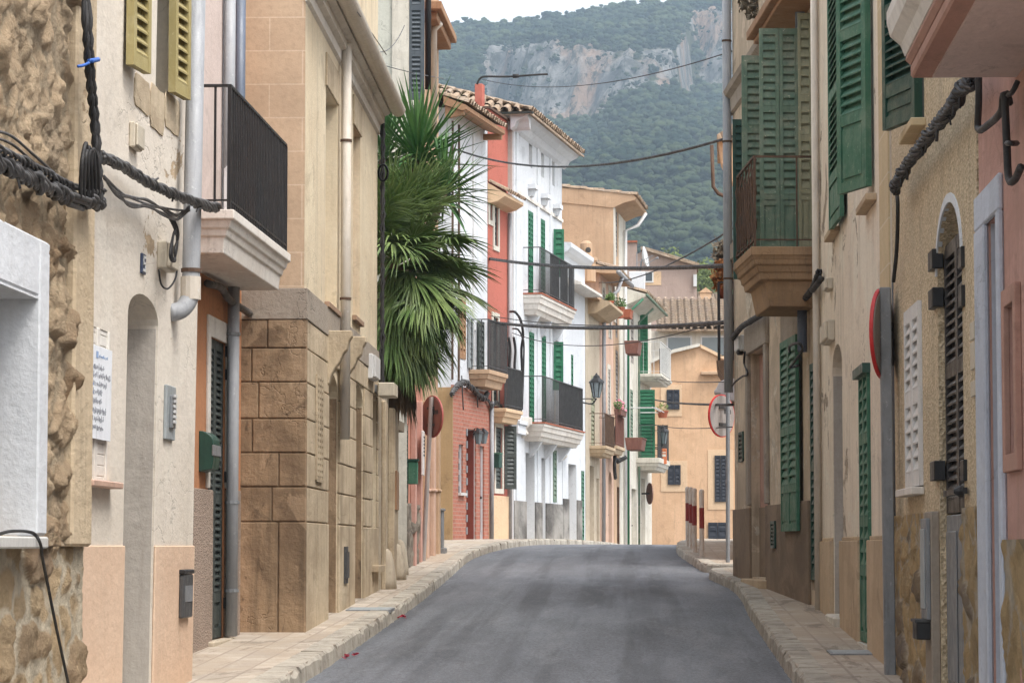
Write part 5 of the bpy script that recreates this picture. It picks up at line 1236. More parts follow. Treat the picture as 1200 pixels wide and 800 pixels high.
# ---- flaking cream house
G2 = Fac(1047, 19.25, 964, 27.0, 'R')
g2 = G2.ground(4); z2 = G2.uz(1000, 633)[1]
an = (G2.u(988.5), G2.u(977), G2.ground(5) - .02, G2.uz(982, 402)[1])
gd = (G2.u(1021.5), G2.u(1011), G2.ground(2.5) + .03, G2.uz(1016, 428)[1])
up = (G2.u(1000, 200), G2.u(994.5, 200), G2.uz(990, 262)[1], G2.uz(990, 262)[1] + 2.0)
t = house('flaking_house', 'flaking cream house with two tall bright green upstairs shutters', G2, 7.0, M['right_cream'], [(*an, .35, .22), (*gd, .14), (*up, .2)])
b = MB(); b.box(G2, 0.01, G2.u(1036), -.0, .012, g2, 6.9); b.build('quoin_strip', M['ochre_quoin'], t)
wall_spans(t, G2, .012, G2.L - .01, [an[:2], gd[:2]], 0, .04, g2 - .35, z2, M['right_dado'], 'dado')
wall_spans(t, G2, .012, G2.L - .01, [an[:2], gd[:2]], 0, .015, z2, z2 + .03, M['right_dado'], 'dado_cap', .004)
b = MB(); b.box(G2, an[1] - .012, an[1] - .003, -.33, -.008, an[2], an[3] - .24); b.build('door_reveal', M['grey_plaster'], t)
panel_door(t, G2, (an[0] + .01, an[1] - .02, an[2], an[3] - .02), -.30, M['wood_grey'])
b = MB(); b.box(G2, an[0] - .05, an[1] + .03, -.3, .08, an[2] - .1, an[2] + .10); b.build('door_step', M['offwhite'], t, bevel=.015)
pair(t, G2, (gd[0] + .008, gd[1] - .008, gd[2], gd[3] - .01), -.01, M['green'], pitch=.075, mids=(.42, .72), panel=.24)
b = MB(); z = gd[3]; b.box(G2, gd[0] - .03, gd[1] + .12, 0, .06, z - .07, z); b.build('door_head', M['green_dark'], t)
b = MB(); b.box(G2, gd[0], gd[1], -.1, .05, gd[2] - .2, gd[2] - .01); b.build('door_step', M['offwhite'], t)
# upstairs leaves
zA = G2.uz(988, 262)[1]; shutter(t, G2(G2.u(993, 200), .03, zA), (G2.t + G2.n * .02).normalized(), G2.n, G2.u(982.5, 200) - G2.u(993, 200), 2.25, M['green'], mids=(.48,), panel=.16, pitch=.06)
uB = G2.uz(1025, 218)[0]; zB = G2.uz(1025, 218)[1]; dv = (G2.t + G2.n * .34).normalized(); nv = Vector((-dv.y, dv.x, 0)); nv = nv if nv.dot(G2.n) > 0 else -nv
shutter(t, G2(uB, .02, zB), dv, nv, .54, 2.05, M['green'], mids=(.55,), panel=.24, pitch=.07, T=.045, st=.075)
for xa, xb, y in ((983, 976, 266), (1026, 1015, 228)):
    z = G2.uz(xa, y)[1]; b = MB(); b.box(G2, G2.u(xa, y) - .1, G2.u(xb, y), 0, .08, z - .05, z); b.build('sill', M['right_dado'], t, bevel=.005)
wall_box('junction_box', 'small cream junction box above the arched doorway beside the corner balcony', 'junction box', G2, G2.rect(976.5, 973, 325, 338), .07, M['box_cream'])
wall_box('meter_box', 'cream meter box just above and left of the arched doorway on the flaking house', 'meter box', G2, G2.rect(978.5, 972, 374, 398), .09, M['box_cream'])
pipe(t, [G2(G2.L - .12, .05, g2), G2(G2.L - .12, .05, 6.9)], .035, M['pipe_cream'])

# ---- old corner house with the moulded balcony
G3 = Fac(963, 27.1, 861.5, 35.0, 'R')
g3 = G3.ground(5)
dD = (G3.u(900), G3.u(881), G3.ground(5.5) + .08, G3.uz(890, 409)[1])
sh = (G3.u(942), G3.u(923), G3.uz(932, 622)[1], G3.uz(932, 396)[1])
nr = (G3.u(961), G3.u(950.5), g3 + .02, G3.uz(955, 424)[1])
bd = (G3.u(961), G3.u(897), G3.uz(940, 292)[1], G3.uz(940, 292)[1] + 2.15)
bd = (G3.u(946), G3.u(928), bd[2], bd[3])
fw = (G3.u(884), G3.u(878), G3.uz(880, 325)[1], G3.uz(880, 130)[1])
t = house('balcony_house', 'old stained corner house with a moulded stone balcony and faded green shutters', G3, 8.7, M['old_tan'], [(*dD, .25), (*sh, .12), (*nr, .15), (*bd, .25), (*fw, .2)])
zd3 = G3.uz(862, 597)[1]; wall_spans(t, G3, .01, G3.L - .006, [nr[:2], dD[:2]], 0, .03, g3 - .35, zd3, M['old_dado'], 'dado')
b = MB(); r = dD; b.box(G3, r[0] - .2, r[0] - .006, 0, .045, zd3 + .02, r[3]); b.box(G3, r[1] + .006, r[1] + .2, 0, .045, zd3 + .03, r[3]); b.box(G3, r[0] - .26, r[1] + .26, 0, .05, r[3], r[3] + .32); b.build('door_surround', M['grey_cement'], t, bevel=.008)
b = MB(); b.box(G3, r[0] + .004, r[1] - .004, -.24, -.1, zd3, r[3] - .01); b.build('door_reveal', M['old_pink'], t)
b = MB(); b.box(G3, r[0] + .004, r[1] - .004, -.24, -.09, r[2], zd3); b.build('door', M['old_dado'], t)
b = MB(); b.box(G3, r[0] - .1, r[1] + .1, -.1, .12, r[2] - .12, r[2] - .02); b.build('door_step', M['right_dado'], t, bevel=.01)
b = MB(); r = sh; b.box(G3, r[0] - .15, r[1] + .25, 0, .03, r[3], r[3] + .3); b.build('lintel', M['grey_cement'], t)
pair(t, G3, (sh[0] + .005, sh[1] - .005, sh[2], sh[3]), .036, M['green'], pitch=.075, mids=(.5,), panel=.2)
pair(t, G3, (nr[0] + .005, nr[1] - .005, nr[2] + .1, nr[3]), -.03, M['green_dark'], pitch=.075, mids=(.5,))
b = MB(); b.box(G3, nr[0], nr[1], -.14, -.03, nr[2] - .2, nr[2] + .09); b.build('door_step', M['old_dado'], t)
for xa, xb, ya, yb in ((913, 908, 610, 642), (872, 867, 505, 540)):
    r = G3.rect(xa, xb, ya, yb); b = MB(); w = .032 if ya > 600 else .002; b.box(G3, r[0], r[1], w, w + .02, r[2], r[2] + .03); b.box(G3, r[0], r[1], w, w + .02, r[3] - .03, r[3]); b.box(G3, r[0], r[0] + .04, w, w + .02, r[2], r[3]); b.box(G3, r[1] - .04, r[1], w, w + .02, r[2], r[3])
    for k in range(7): z = r[2] + (r[3] - r[2]) * (k + .5) / 7; b.box(G3, r[0] + .04, r[1] - .04, w, w + .015, z - .012, z + .012)
    g = b.build('vent_grille', M['green_dark'], t); b = MB(); b.box(G3, r[0] + .03, r[1] - .03, w - .001, w + .002, r[2] + .02, r[3] - .02); b.build('painted_vent_shade', M['painted_shade'], g)  # thin dark sheet paints the shade behind each grille
# moulded band under the upper floor
za = G3.uz(866, 96)[1]; b = MB(); b.prism(G3, [(0, za - .30), (.04, za - .28), (.05, za - .12), (.11, za - .08), (.13, za - .02), (.0, za + .02)], G3.u(936, 60), G3.L + .02); b.build('string_course', M['grey_cement'], t)
zl = G3.uz(862, 285)[1]; b = MB(); b.box(G3, G3.u(892, 280), G3.L, 0, .06, zl - .2, zl); b.build('band_course', M['grey_cement'], t, bevel=.01)
# the balcony
ub0 = .12; ub1 = 1.75; zt = G3.uz(963, 292, .3)[1]; zt = EZ + (640 - 292) / 121.5
bal = moulded_slab(t, G3, ub0, ub1, .64, zt - .56, zt, plaster('stained balcony stone', (.36, .235, .135), (.22, .14, .08), streak=.6, blotch=.9), [(.14, 0), (.20, .02), (.30, .035), (.42, .075), (.55, .10), (1., .20)], bev=.01)
railing(bal, G3, ub0 + .03, ub1 - .03, .60, zt, zt + .88, M['rust'], pitch=.26, bar=.007, wr=.02)
b = MB(); n = 5
for k in range(n):
    u = ub0 + .05 + (ub1 - ub0 - .1) * k / (n - 1)
    b.tube([G3(u + .03 * math.sin(j * 1.3), .60 + .02 * math.cos(j * 1.3), zt + .05 + .8 * j / 12) for j in range(13)], .008, 5)
for k in range(7):
    u = ub0 + .2 + (ub1 - ub0 - .4) * k / 6
    b.tube([G3(u + .08 * math.cos(a), .6, zt + .42 + .3 * math.sin(a)) for a in [2 * math.pi * j / 12 for j in range(13)]], .008, 4)
b.build('rail_ornament', M['rust'], bal)
# bifold leaf across the balcony, a paler leaf by the wall
z0, z1 = zt + .02, EZ + (640 - 42) / 118.0
uu = ub0 + .55; w0 = .06
perp(t, G3, uu, .30, .49, z0, z1, M['green_old'], pitch=.075, mids=(.22, .62), panel=.2, st=.035, rail=.06)
perp(t, G3, uu, .11, .295, z0, z1, M['green_old'], pitch=.075, mids=(.22, .62), panel=.2, st=.035, rail=.06)
perp(t, G3, uu - .28, -.0 + .015, .145, z0, z1 + .1, M['green_pale'], pitch=.085, mids=(.22, .45, .62), panel=.2, st=.025, rail=.06)
perp(t, G3, ub1 - .1, .10, .56, z0, z1 - .1, M['green_old'], pitch=.075, mids=(.22, .62), panel=.2)
fshut(t, G3, (bd[0] + .01, bd[1] - .01, bd[2], bd[3]), -.15, M['green_old'], pitch=.08)
# far window leaves
zf0, zf1 = fw[2], fw[3]
perp(t, G3, fw[1] + .1, .02, .16, zf0 + .02, zf1 - .02, M['green_dark'], pitch=.08, mids=(.5,))
fshut(t, G3, (fw[0] - .62, fw[0] - .02, zf0, zf1), .03, M['green'], pitch=.08)
b = MB(); b.box(G3, fw[0] - .1, fw[1] + .1, 0, .07, zf0 - .05, zf0); b.build('sill', M['grey_cement'], t, bevel=.005)
b = MB(); b.box(G3, .005, .10, .0, .05, zt - .7, 8.6); b.build('corner_strip', M['timber'], t)
pu = G3.L - .10
pp = pipe(t, [G3(pu, .08, G3.uz(857, 462)[1]), G3(pu, .08, 8.6)], .055, M['pipe_grey'], n=12)
for y in (52, 170, 330): clip_rings(pp, G3(pu, .08, G3.uz(857, y)[1]), .057, M['rust'])
for (ya, yb) in ((-20, 44), (355, 418)): pipe(t, [G3(G3.u(938, 100, .07), .07, G3.uz(938, yb)[1]), G3(G3.u(938, 100, .07), .07, G3.uz(938, ya)[1])], .05, M['pipe_blue'], n=10)
b = twisted(MB(), along(G3, [(859, 396, .12), (868, 384, .12), (880, 376, .12), (893, 368, .12), (905, 361, .14)], 24), .022, .014, 4, 14, 6, .1); twisted(b, along(G3, [(905, 361, .1), (925, 356, .1), (940, 352, .1), (952, 338, .1), (960, 318, .1)], 24), .02, .013, 4, 12, 6, .3)
b.tube(along(G3, [(952, 340, .1), (960, 330, .12), (963, 325, .1)]), .03, 6)
tag(b.build('cable_bundle', M['cable'], smooth=True), 'black twisted cable bundle running under the moulded stone balcony', 'cables', 'cable bundles fixed along the right house fronts')
b = MB(); b.tube(along(G3, [(925, 412, .1), (926, 405, .2), (936, 402, .24), (940, 410, .2), (930, 425, .22), (926, 430, .15), (936, 428, .1)]), .014, 6)
tag(b.build('coiled_cable', M['cable'], smooth=True), 'black cable loop hanging before the green shutters below the stone balcony', 'cable')
wall_box('meter_box', 'small white meter box near the grey drainpipe on the old corner house', 'meter box', G3, G3.rect(875, 870, 392, 410), .1, M['box_white'])
b = MB(); b.tube(along(G3, [(873, 412, .06), (872, 425, .05), (876, 438, .05), (870, 441, .05), (862, 447, .06), (858, 452, .08)]), .012, 6); b.lathe(G3(*[G3.uz(873, 413)[0], .06, G3.uz(873, 416)[1]]), [(.03, 0), (.05, .03), (.03, .07)], 8)
tag(b.build('loose_cable', M['cable'], smooth=True), 'thin dark cable curling from the small white meter box to the drainpipe', 'cable')
# dried plant hanging from above
q = thing('hanging_plant', 'dried brown hanging plant at the top above the shutters', 'plant', G3(G3.u(895, 10), .35, G3.uz(893, 28, .35)[1]))
c = pt(893, 2, 32.3); b = leafy(MB(), c, .28, 900, .07, 3, .8); b.build('foliage', M['straw'], q)
b = MB(); b.lathe(c + Vector((0, 0, .08)), [(.14, 0), (.20, .22), (.22, .24), (.2, .25)], 12); b.build('pot', M['terracotta'], q)
ub = G3.uz(930, 12, .2)[0]; b = MB(); zz = EZ + (640 - 14) / 118; b.box(G3, ub - .3, ub + 2.4, -.01, .40, zz, zz + .09); b.box(G3, ub - .25, ub + 2.35, -.01, .33, zz - .05, zz); b.build('upper_balcony', M['timber'], t, bevel=.008)

# ---- house beyond the side street: only its eave, balcony and bollards show past the corner
G5 = Fac(865, 40.6, 862, 52, 'R')
t = house('far_right_house', 'house beyond the side street with orange eave and plant balcony', G5, 6.6, M['peach'], [], depth=3)
z = EZ + (640 - 168) / (FPX / 44.5); b = MB(); b.prism(G5, [(0, z + .25), (.28, z + .05), (.28, z - .02), (.0, z - .02)], 3.2, 6.0); b.build('eave', M['tile'], t)
b = MB(); b.prism(G5, [(0, z - .02), (.26, z - .02), (.22, z - .35), (.10, z - .62), (0, z - .7)], 3.4, 3.9); b.prism(G5, [(0, z - .02), (.2, z - .02), (.16, z - .25), (0, z - .4)], 4.6, 4.9); b.build('bracket', M['peach'], t, bevel=.01)
pipe(t, [G5(3.25, .36, z - .1), G5(3.25, .34, z - .75), G5(3.25, .26, z - .86), G5(3.25, .05, z - .95)], .03, M['rust'])
zt = EZ + (640 - 428) / (FPX / 42.5); 
bal = MB(); bal.prism(G5, [(0, zt), (.30, zt), (.28, zt - .10), (.22, zt - .2), (.16, zt - .34), (.08, zt - .6), (0, zt - .75)], .8, 3.0); bal = bal.build('balcony', M['old_dado'], t, bevel=.01)
railing(bal, G5, .82, 2.98, .26, zt, zt + 1.15, M['black'], pitch=.07, bar=.012)
b = MB(); b.box(G5, .84, 2.95, .245, .252, zt + .1, zt + 1.1); b.build('screen', M['black_net'], bal)
for (x, y, D, mt, sz, lab) in ((849, 322, 43.2, 'autumn', .24, 'rusty orange pot plant on the far right balcony rail'), (851, 297, 43.6, 'straw', .2, 'dry plant with upright stems behind the orange pot plant')):
    c = pt(x, y, D); q = thing('pot_plant', lab, 'plant', c - Vector((0, 0, sz)), 'plants on the balcony beyond the side street'); leafy(MB(), c, sz, 420, .09, int(x), 1.15).build('foliage', M[mt], q)
    b = MB(); b.lathe(c - Vector((0, 0, sz + .12)), [(.08, 0), (.12, .18), (.13, .2), (.1, .2)], 10); b.build('pot', M['terracotta'], q)
    if mt == 'straw':
        b = MB(); [b.tube([c, c + Vector((random.uniform(-.3, .1), random.uniform(-.1, .1), random.uniform(.1, .32)))], .006, 4) for _ in range(7)]; b.build('stems', M['straw'], q)
# white moulded console under a small balcony
z0 = EZ + (640 - 470) / (FPX / 41.5); z1 = EZ + (640 - 446) / (FPX / 41.5); b = MB()
b.prism(G5, [(0, z1), (.16, z1), (.26, z1 - .05), (.30, z1 - .14), (.33, z1 - .17), (.33, z1 - .2), (.24, z1 - .21), (.2, z0 - .02), (0, z0 - .02)], .5, 1.1); c1 = b.build('console', M['white'], t, bevel=.008)
b = MB(); b.tube([G5(.52, .05, z0 - .3), G5(.5, .18, z0 - .24), G5(.5, .26, z0 - .1), G5(.5, .22, z0 + .05)], [.03, .07, .07, .05], 8); b.build('lamp_arm', M['black'], c1, smooth=True)

# ---- round signs and poles, bollards
def round_sign(name, label, base, top, cx, cz_, D, rad, yaw, matback, pole_r, square=False, rim='sign_red', polemat='galv'):
    t = thing(name, label, 'traffic sign', base, 'round traffic signs seen from behind')
    b = MB(); base, top = Vector(base), Vector(top)
    if square:
        for i in (0,):
            w = pole_r; a = Vector((w, 0, 0)); c = Vector((0, w, 0)); b.slab([base - a - c, base + a - c, base + a + c, base - a + c], top - base)
    else: b.tube([base, top], pole_r, 10)
    b.build('pole', M[polemat], t, bevel=.006 if square else 0)
    nrm = Vector((math.sin(yaw), -math.cos(yaw), 0)); c = pt(cx, cz_, D)
    d = MB().lathe(c - nrm * .012, [(rad - .015, 0), (rad - .015, .02)], 40, nrm).build('disc', M[matback], t)
    MB().lathe(c - nrm * .022, [(rad - .016, .004), (rad, 0), (rad, .024), (rad - .014, .024), (rad - .016, .02)], 40, nrm).build('rim', M[rim], d)
    b = MB(); tx = Vector((nrm.y, -nrm.x, 0)); fr = lambda u, w, z: c + tx * u + nrm * w + Vector((0, 0, z))
    for z in (-.12, .12): b.box(fr, -.09, .09, .012, .03, z - .02, z + .02)
    b.build('clamp', M['pole_dark'], t)
    b = MB(); b.box(fr, -.2, -.04, .009, .0115, .03, .09); b.build('sticker', M['pole_dark'], d)
    return t
bx = pt(1043, 788, 18.75); tx = pt(1037, 337, 18.75)
round_sign('round_sign', 'red rimmed round sign edge-on on the grey square post by the pebble dash house', Vector((bx.x, bx.y, zr(18.75) + .1)), tx, 1035.5, 391, 18.84, .30, R(71), 'sign_back', .037, True)
b = MB(); c = pt(1049, 790, 19.1); c2 = pt(1049, 330, 19.1); b.tube([c, c2], .024, 8); tag(b.build('cable_conduit', M['pole_dark'], smooth=True), 'dark vertical cable conduit right behind the grey square sign post', 'conduit')
bs_ = pt(496, 657, 40.3); ts_ = pt(505.5, 465, 40.3)
round_sign('round_sign', 'brown backed round sign on a leaning pole below the palm', Vector((bs_.x, bs_.y, zr(40.3) + .1)), ts_, 506, 488, 40.36, .30, R(-56), 'sign_back_brown', .034, polemat='sign_back', rim='sign_dull')
b3 = pt(853, 662, 38.6 + 1.1); t3 = pt(853, 440, 39.7)
round_sign('round_sign', 'pale grey backed round sign with red rim by the far side street', Vector((b3.x, b3.y, zr(39.7) + .1)), t3, 846, 487, 39.8, .30, R(52), 'sign_back', .03)
for i, (x, D) in enumerate(((822.5, 42.0), (814, 44.0), (810, 45.8), (806, 47.6))):
    c = pt(x, 640, D); z = zr(D) + .12
    t = thing('bollard', {0: 'red and white bollard standing alone, nearest and rightmost of the four', 1: 'red and white bollard, rightmost of the overlapping trio', 2: 'red and white bollard in the middle of the overlapping trio', 3: 'red and white bollard, leftmost and farthest of the four'}[i], 'bollard', (c.x, c.y, z), 'red and white bollards along the kerb')
    MB().lathe((c.x, c.y, z - .02), [(.036, 0), (.036, .95)], 14).build('post', M['bollard_white'], t, smooth=False)
    MB().lathe((c.x, c.y, z + .42), [(.0375, 0), (.0375, .30)], 14).build('red_band', M['bollard_red'], t)
    MB().lathe((c.x, c.y, z + .93), [(.04, 0), (.04, .03), (.03, .055), (.01, .065)], 14).build('cap', M['bollard_white'], t)

# service covers let into the pavements
for i, (x, y, wx_, ln, lab) in enumerate(((434, 714, .42, .5, 'grey service cover in the left pavement beside the arched doors'), (1000, 765, .36, .45, 'pale grey service cover in the right pavement by the square sign post'))):
    lo, hi = 10.0, 60.0
    for _ in range(40):
        D = (lo + hi) / 2; p = pt(x, y, D)
        if p.z > zr(D) + .12: lo = D
        else: hi = D
    q = thing('service_cover', lab, 'cover', (p.x, D, zr(D) + .125), 'service covers in the pavements'); fr = lambda u, w, z: Vector((p.x + u, D + w, zr(D + w) + z))
    b = MB(); b.box(fr, -wx_ / 2, wx_ / 2, -ln / 2, ln / 2, .10, .131); b.build('frame', M['galv'], q); b = MB(); b.box(fr, -wx_ / 2 + .025, wx_ / 2 - .025, -ln / 2 + .025, ln / 2 - .025, .12, .133); b.build('lid', M['box_grey'], q, bevel=.003)
# ================================================================== LEFT SIDE BEYOND THE BEND
def hole(f, xa, xb, yt, yb, d=.15, arch=0.0, w=0.0): return (*f.rect(xa, xb, yt, yb, w), d, arch)
def ghole(f, xa, xb, yt, d=.2, arch=0.0):
    u0, u1 = f.u(xa, 560), f.u(xb, 560); return (u0, u1, f.ground((u0 + u1) / 2) - .02, f.uz(xa, yt)[1], d, arch)
# ---- brick house with white upper floor
F7 = Fac(528, 54.4, 571, 57.5, 'L')
zb7 = F7.uz(535, 452)[1]
wb = hole(F7, 535.5, 540.5, 520, 577, .18); db = ghole(F7, 544.5, 556, 502, .7); dr_ = ghole(F7, 560.5, 565.5, 522, .12)
ub = hole(F7, 552, 558, 385, 432, .12); uw = hole(F7, 528, 533, 200, 300, .15); uw = (F7.u(538), F7.u(545), F7.uz(540, 420)[1], F7.uz(540, 340)[1], .12)
t = house('brick_house', 'house with red brick ground floor, white upper floor and deep timber eaves', F7, EZ + (640 - 124) / 61.0, M['white'], [wb, db, dr_, ub, uw], depth=3.2)
b = MB(); cells = [(0.0, wb[0]), (wb[1], db[0]), (db[1], dr_[0]), (dr_[1], F7.L - .02)]
g7 = F7.ground(1) - .3
for a, c in cells: b.box(F7, a + .002, c - .002, 0, .035, g7, zb7)
b.box(F7, wb[0] - .002, wb[1] + .002, 0, .034, g7, wb[2]); b.box(F7, wb[0] - .002, wb[1] + .002, 0, .034, wb[3], zb7)
for o in (db, dr_): b.box(F7, o[0] - .002, o[1] + .002, 0, .034, o[3], zb7)
b.build('brick_facing', M['brick'], t)
SD7 = lambda u, w, z: F7(0.0, -u, z) - F7.t * w
b = MB(); b.box(SD7, -.04, 3, -.02, .02, g7, zb7 - .05); b.build('end_wall', M['tan_side'], t)
b = MB(); b.box(F7, db[1] - .02, db[1] - .004, -.68, -.01, db[2], db[3] - .005); b.build('door_reveal', M['redwood'], t)
panel_door(t, F7, (db[0] + .01, db[1] - .03, db[2] + .02, db[3] - .01), -.62, M['redwood'])
b = MB(); [b.box(F7, db[0] - .05, db[0] + .06, .036, .05, db[2] + .12 + k * .24, db[2] + .26 + k * .24) for k in range(9)]; [b.box(F7, wb[0] - .04, wb[0] + .05, .036, .05, wb[2] + k * .22, wb[2] + .13 + k * .22) for k in range(4)]; b.build('quoin_tiles', M['galv'], t)
panel_door(t, F7, (dr_[0] + .005, dr_[1] - .005, dr_[2] + .02, dr_[3] - .01), -.05, M['redwood'], planks=2)
fshut(t, F7, (wb[0] + .01, wb[1] - .01, wb[2] + .02, wb[3] - .01), -.12, M['redwood'], pitch=.09)
b = MB(); b.box(F7, wb[0] - .05, wb[1] + .08, .035, .1, wb[2] - .05, wb[2]); b.build('sill', M['box_white'], t)
zs7 = F7.uz(545, 452)[1]; zs7 = EZ + (640 - 435) / 59.0
bal = moulded_slab(t, F7, F7.u(549), F7.u(573) - .1, .42, zs7 - .33, zs7, M['tan'], [(.25, 0), (.55, .05), (1, .12)])
railing(bal, F7, F7.u(549) + .02, F7.u(573) - .13, .39, zs7, zs7 + 1.0, M['pole_dark'], pitch=.09, bar=.008)
fshut(t, F7, (ub[0] - .35, ub[0] - .02, ub[2], ub[3] + .2), .02, M['box_grey'], pitch=.1)
fshut(t, F7, (ub[1] + .02, ub[1] + .5, ub[2], ub[3] + .2), .02, M['shutter_dark'], pitch=.1)
pair(t, F7, (uw[0], uw[1], uw[2], uw[3]), -.02, M['timber'], pitch=.1)
for x in (520, 536, 553):
    b = MB(); u = max(.03, F7.u(x)); b.box(F7, u, u + .07, 0, .03, zb7 + .1, 9.7); b.build('downpipe', M['rust'] if x != 553 else M['box_white'], t)
zE = EZ + (640 - 124) / 60.5
b = MB(); b.prism(F7, [(-.02, zE + .06), (.42, zE - .12), (.42, zE - .20), (.36, zE - .23), (-.02, zE - .10)], -.55, F7.L - .25); ev = b.build('eave', M['timber'], t)
b = MB(); b.box(F7, F7.L - .4, F7.L - .31, .0, .38, zE - .32, zE - .2); b.build('rafter', M['timber'], ev); b = MB(); b.prism(F7, [(0, zE - .12), (.36, zE - .23), (.36, zE - .3), (0, zE - .36)], -.5, -.38); b.build('rafter', M['timber'], ev)
tiles(t, F7, -.55, F7.L - .25, .46, zE - .09, -.6, zE + .30, M['tile'], base=False, pitch=.2, r=.08)
b = MB(); b.box(F7, -.6, 1.3, -1.1, -.55, zE - .2, zE + .42); b.build('parapet', M['grey_cement'], t, bevel=.02); b = MB(); b.box(F7, .9, 2.2, -.9, -.56, zE - .2, zE + .40); b.build('parapet_end', M['white'], t, bevel=.01)
for x, lab in ((561, 'left one of the two wall lanterns on the brick front'), (567.5, 'right one of the two wall lanterns, by the pipe on the brick front')):
    u, z = F7.uz(x, 520, .15); q = thing('wall_lantern', lab, 'lantern', F7(u, .035, z), 'wall lanterns on the brick house')
    b = MB(); b.lathe(F7(u, .14, z), [(.05, 0), (.09, .2), (.1, .21)], 6); b.build('glass', M['glass_pale'], q); b = MB(); b.lathe(F7(u, .14, z + .21), [(.12, 0), (.04, .08), (.01, .1)], 6); b.build('cap', M['black'], q)
    b = MB(); b.tube([F7(u, .03, z + .1), F7(u, .06, z + .3), F7(u, .14, z + .31)], .012, 5); b.build('arm', M['black'], q)
b = twisted(MB(), along(F7, [(529, 462, .08), (536, 452, .1), (545, 448, .1), (553, 455, .12), (560, 462, .12), (567, 467, .12), (571, 460, .12)]), .04, .022, 4, 7, 5, .6)
for k in range(2): x = 541 + k * 17; b.tube(along(F7, [(x, 440, .1), (x + 1, 460 + k * 2, .12), (x + 2, 480 - k * 3, .1)]), .014, 5)
tag(b.build('cable_bundle', M['cable_grey'], smooth=True), 'tangled grey cables strung above the red brick front', 'cables', 'cable bundles fixed along the left house fronts')
# ---- coral red house
F8 = Fac(571.6, 57.55, 595, 59.35, 'L')
zr8 = EZ + (640 - 132) / 57.0
o1 = hole(F8, 580, 588, 500, 572, .12); uA = hole(F8, 564.5 + 8, 577, 238, 262, .1); uA = (F8.u(573), F8.u(576), F8.uz(574, 258)[1], F8.uz(574, 234)[1], .1); uB_ = (F8.u(578.5), F8.u(583), F8.uz(580, 288)[1], F8.uz(580, 232)[1], .1); uC = (F8.u(577), F8.u(583), F8.uz(580, 470)[1], F8.uz(580, 372)[1], .1)
t = house('red_house', 'coral red house with cream window frames, dark shutters and tiled hood', F8, zr8, M['red'], [o1, uA, uB_, uC], depth=3.2)
for o in (o1, uA, uB_, uC):
    e = .10; b = MB(); b.box(F8, o[0] - e, o[0], 0, .025, o[2] - e, o[3] + e); b.box(F8, o[1], o[1] + e, 0, .025, o[2] - e, o[3] + e); b.box(F8, o[0], o[1], 0, .024, o[3], o[3] + e); b.box(F8, o[0], o[1], 0, .024, o[2] - e, o[2]); b.build('window_surround', M['offwhite'], t)
    fshut(t, F8, (o[0] + .01, o[1] - .01, o[2] + .01, o[3] - .01), -.05, M['shutter_dark'], pitch=.09)
zl8 = F8.uz(573, 573)[1]; b = MB(); b.box(F8, .03, F8.L - .02, 0, .04, F8.ground(1) - .3, zl8 - .12); b.build('dado', M['peach_pale'], t, bevel=.006)
z0, z1 = EZ + (640 - 573) / 56.4, EZ + (640 - 528) / 56.4
perp(t, F8, F8.u(590), .02, .27, o1[2], o1[3] + .05, M['shutter_dark'], pitch=.08, mids=(.5,), skew=.5)
zs8 = EZ + (640 - 479) / 57.5; bal = moulded_slab(t, F8, .1, F8.L - .15, .36, zs8 - .28, zs8, M['peach_pale'], [(.25, 0), (.6, .05), (1, .11)])
railing(bal, F8, .12, F8.L - .17, .33, zs8, zs8 + .85, M['pole_dark'], pitch=.09, bar=.008); b = MB(); b.box(F8, .5, F8.L - .2, .30, .308, zs8 + .05, zs8 + .8); b.build('screen', M['black_net'], bal)
zh = EZ + (640 - 222) / 57.5; b = MB(); b.prism(F8, [(0, zh + .12), (.36, zh - .1), (.36, zh - .16), (.2, zh - .26), (0, zh - .3)], -.02, F8.L - .1); hd = b.build('hood', M['peach_pale'], t); tiles(hd, F8, -.02, F8.L - .1, .40, zh - .08, .0, zh + .16, M['tile'], base=False, pitch=.18, r=.07, name='hood_tiles')
b = MB(); b.box(F8, -.04, F8.L, -.5, .05, zr8, zr8 + .05); b.build('coping', M['rust'], t)
b = MB(); b.box(F8, .08, .30, -.30, -.14, zr8 - .4, EZ + (640 - 92) / 58); ch = b.build('chimney', M['red'], t, bevel=.01)
pipe(t, [F8(.05, .07, F8.ground(0)), F8(.05, .07, F8.uz(572, 470)[1])], .045, M['pipe_grey']); pipe(t, [F8(F8.L - .05, .06, F8.ground(0)), F8(F8.L - .05, .06, zh - .3)], .045, M['pipe_grey'])
q = thing('mail_box', 'small green mail box on the coral red house', 'letter box', F8(F8.u(577), .05, F8.uz(577, 548)[1])); u = F8.u(577.5); z0, z1 = F8.uz(577, 548)[1], F8.uz(577, 532)[1]
b = MB(); b.box(F8, u - .1, u + .15, .03, .16, z0, z1); b.build('body', M['green_dark'], q, bevel=.01); b = MB(); b.box(F8, u - .11, u + .16, .03, .17, z1, z1 + .03); b.build('lid', M['green'], q)
b = MB()
for k in range(3): b.tube(along(F8, [(571 + k, 468, .1), (576, 474 + k * 2, .1), (582, 470 + k, .1), (588, 478 - k, .1), (593, 486, .1), (595 + k, 470, .12), (596, 440 - k * 8, .12), (595, 400, .1)]), .018, 5)
tag(b.build('cable_bundle', M['cable_grey'], smooth=True), 'grey cables looping below the coral red house balcony', 'cables', 'cable bundles fixed along the left house fronts')

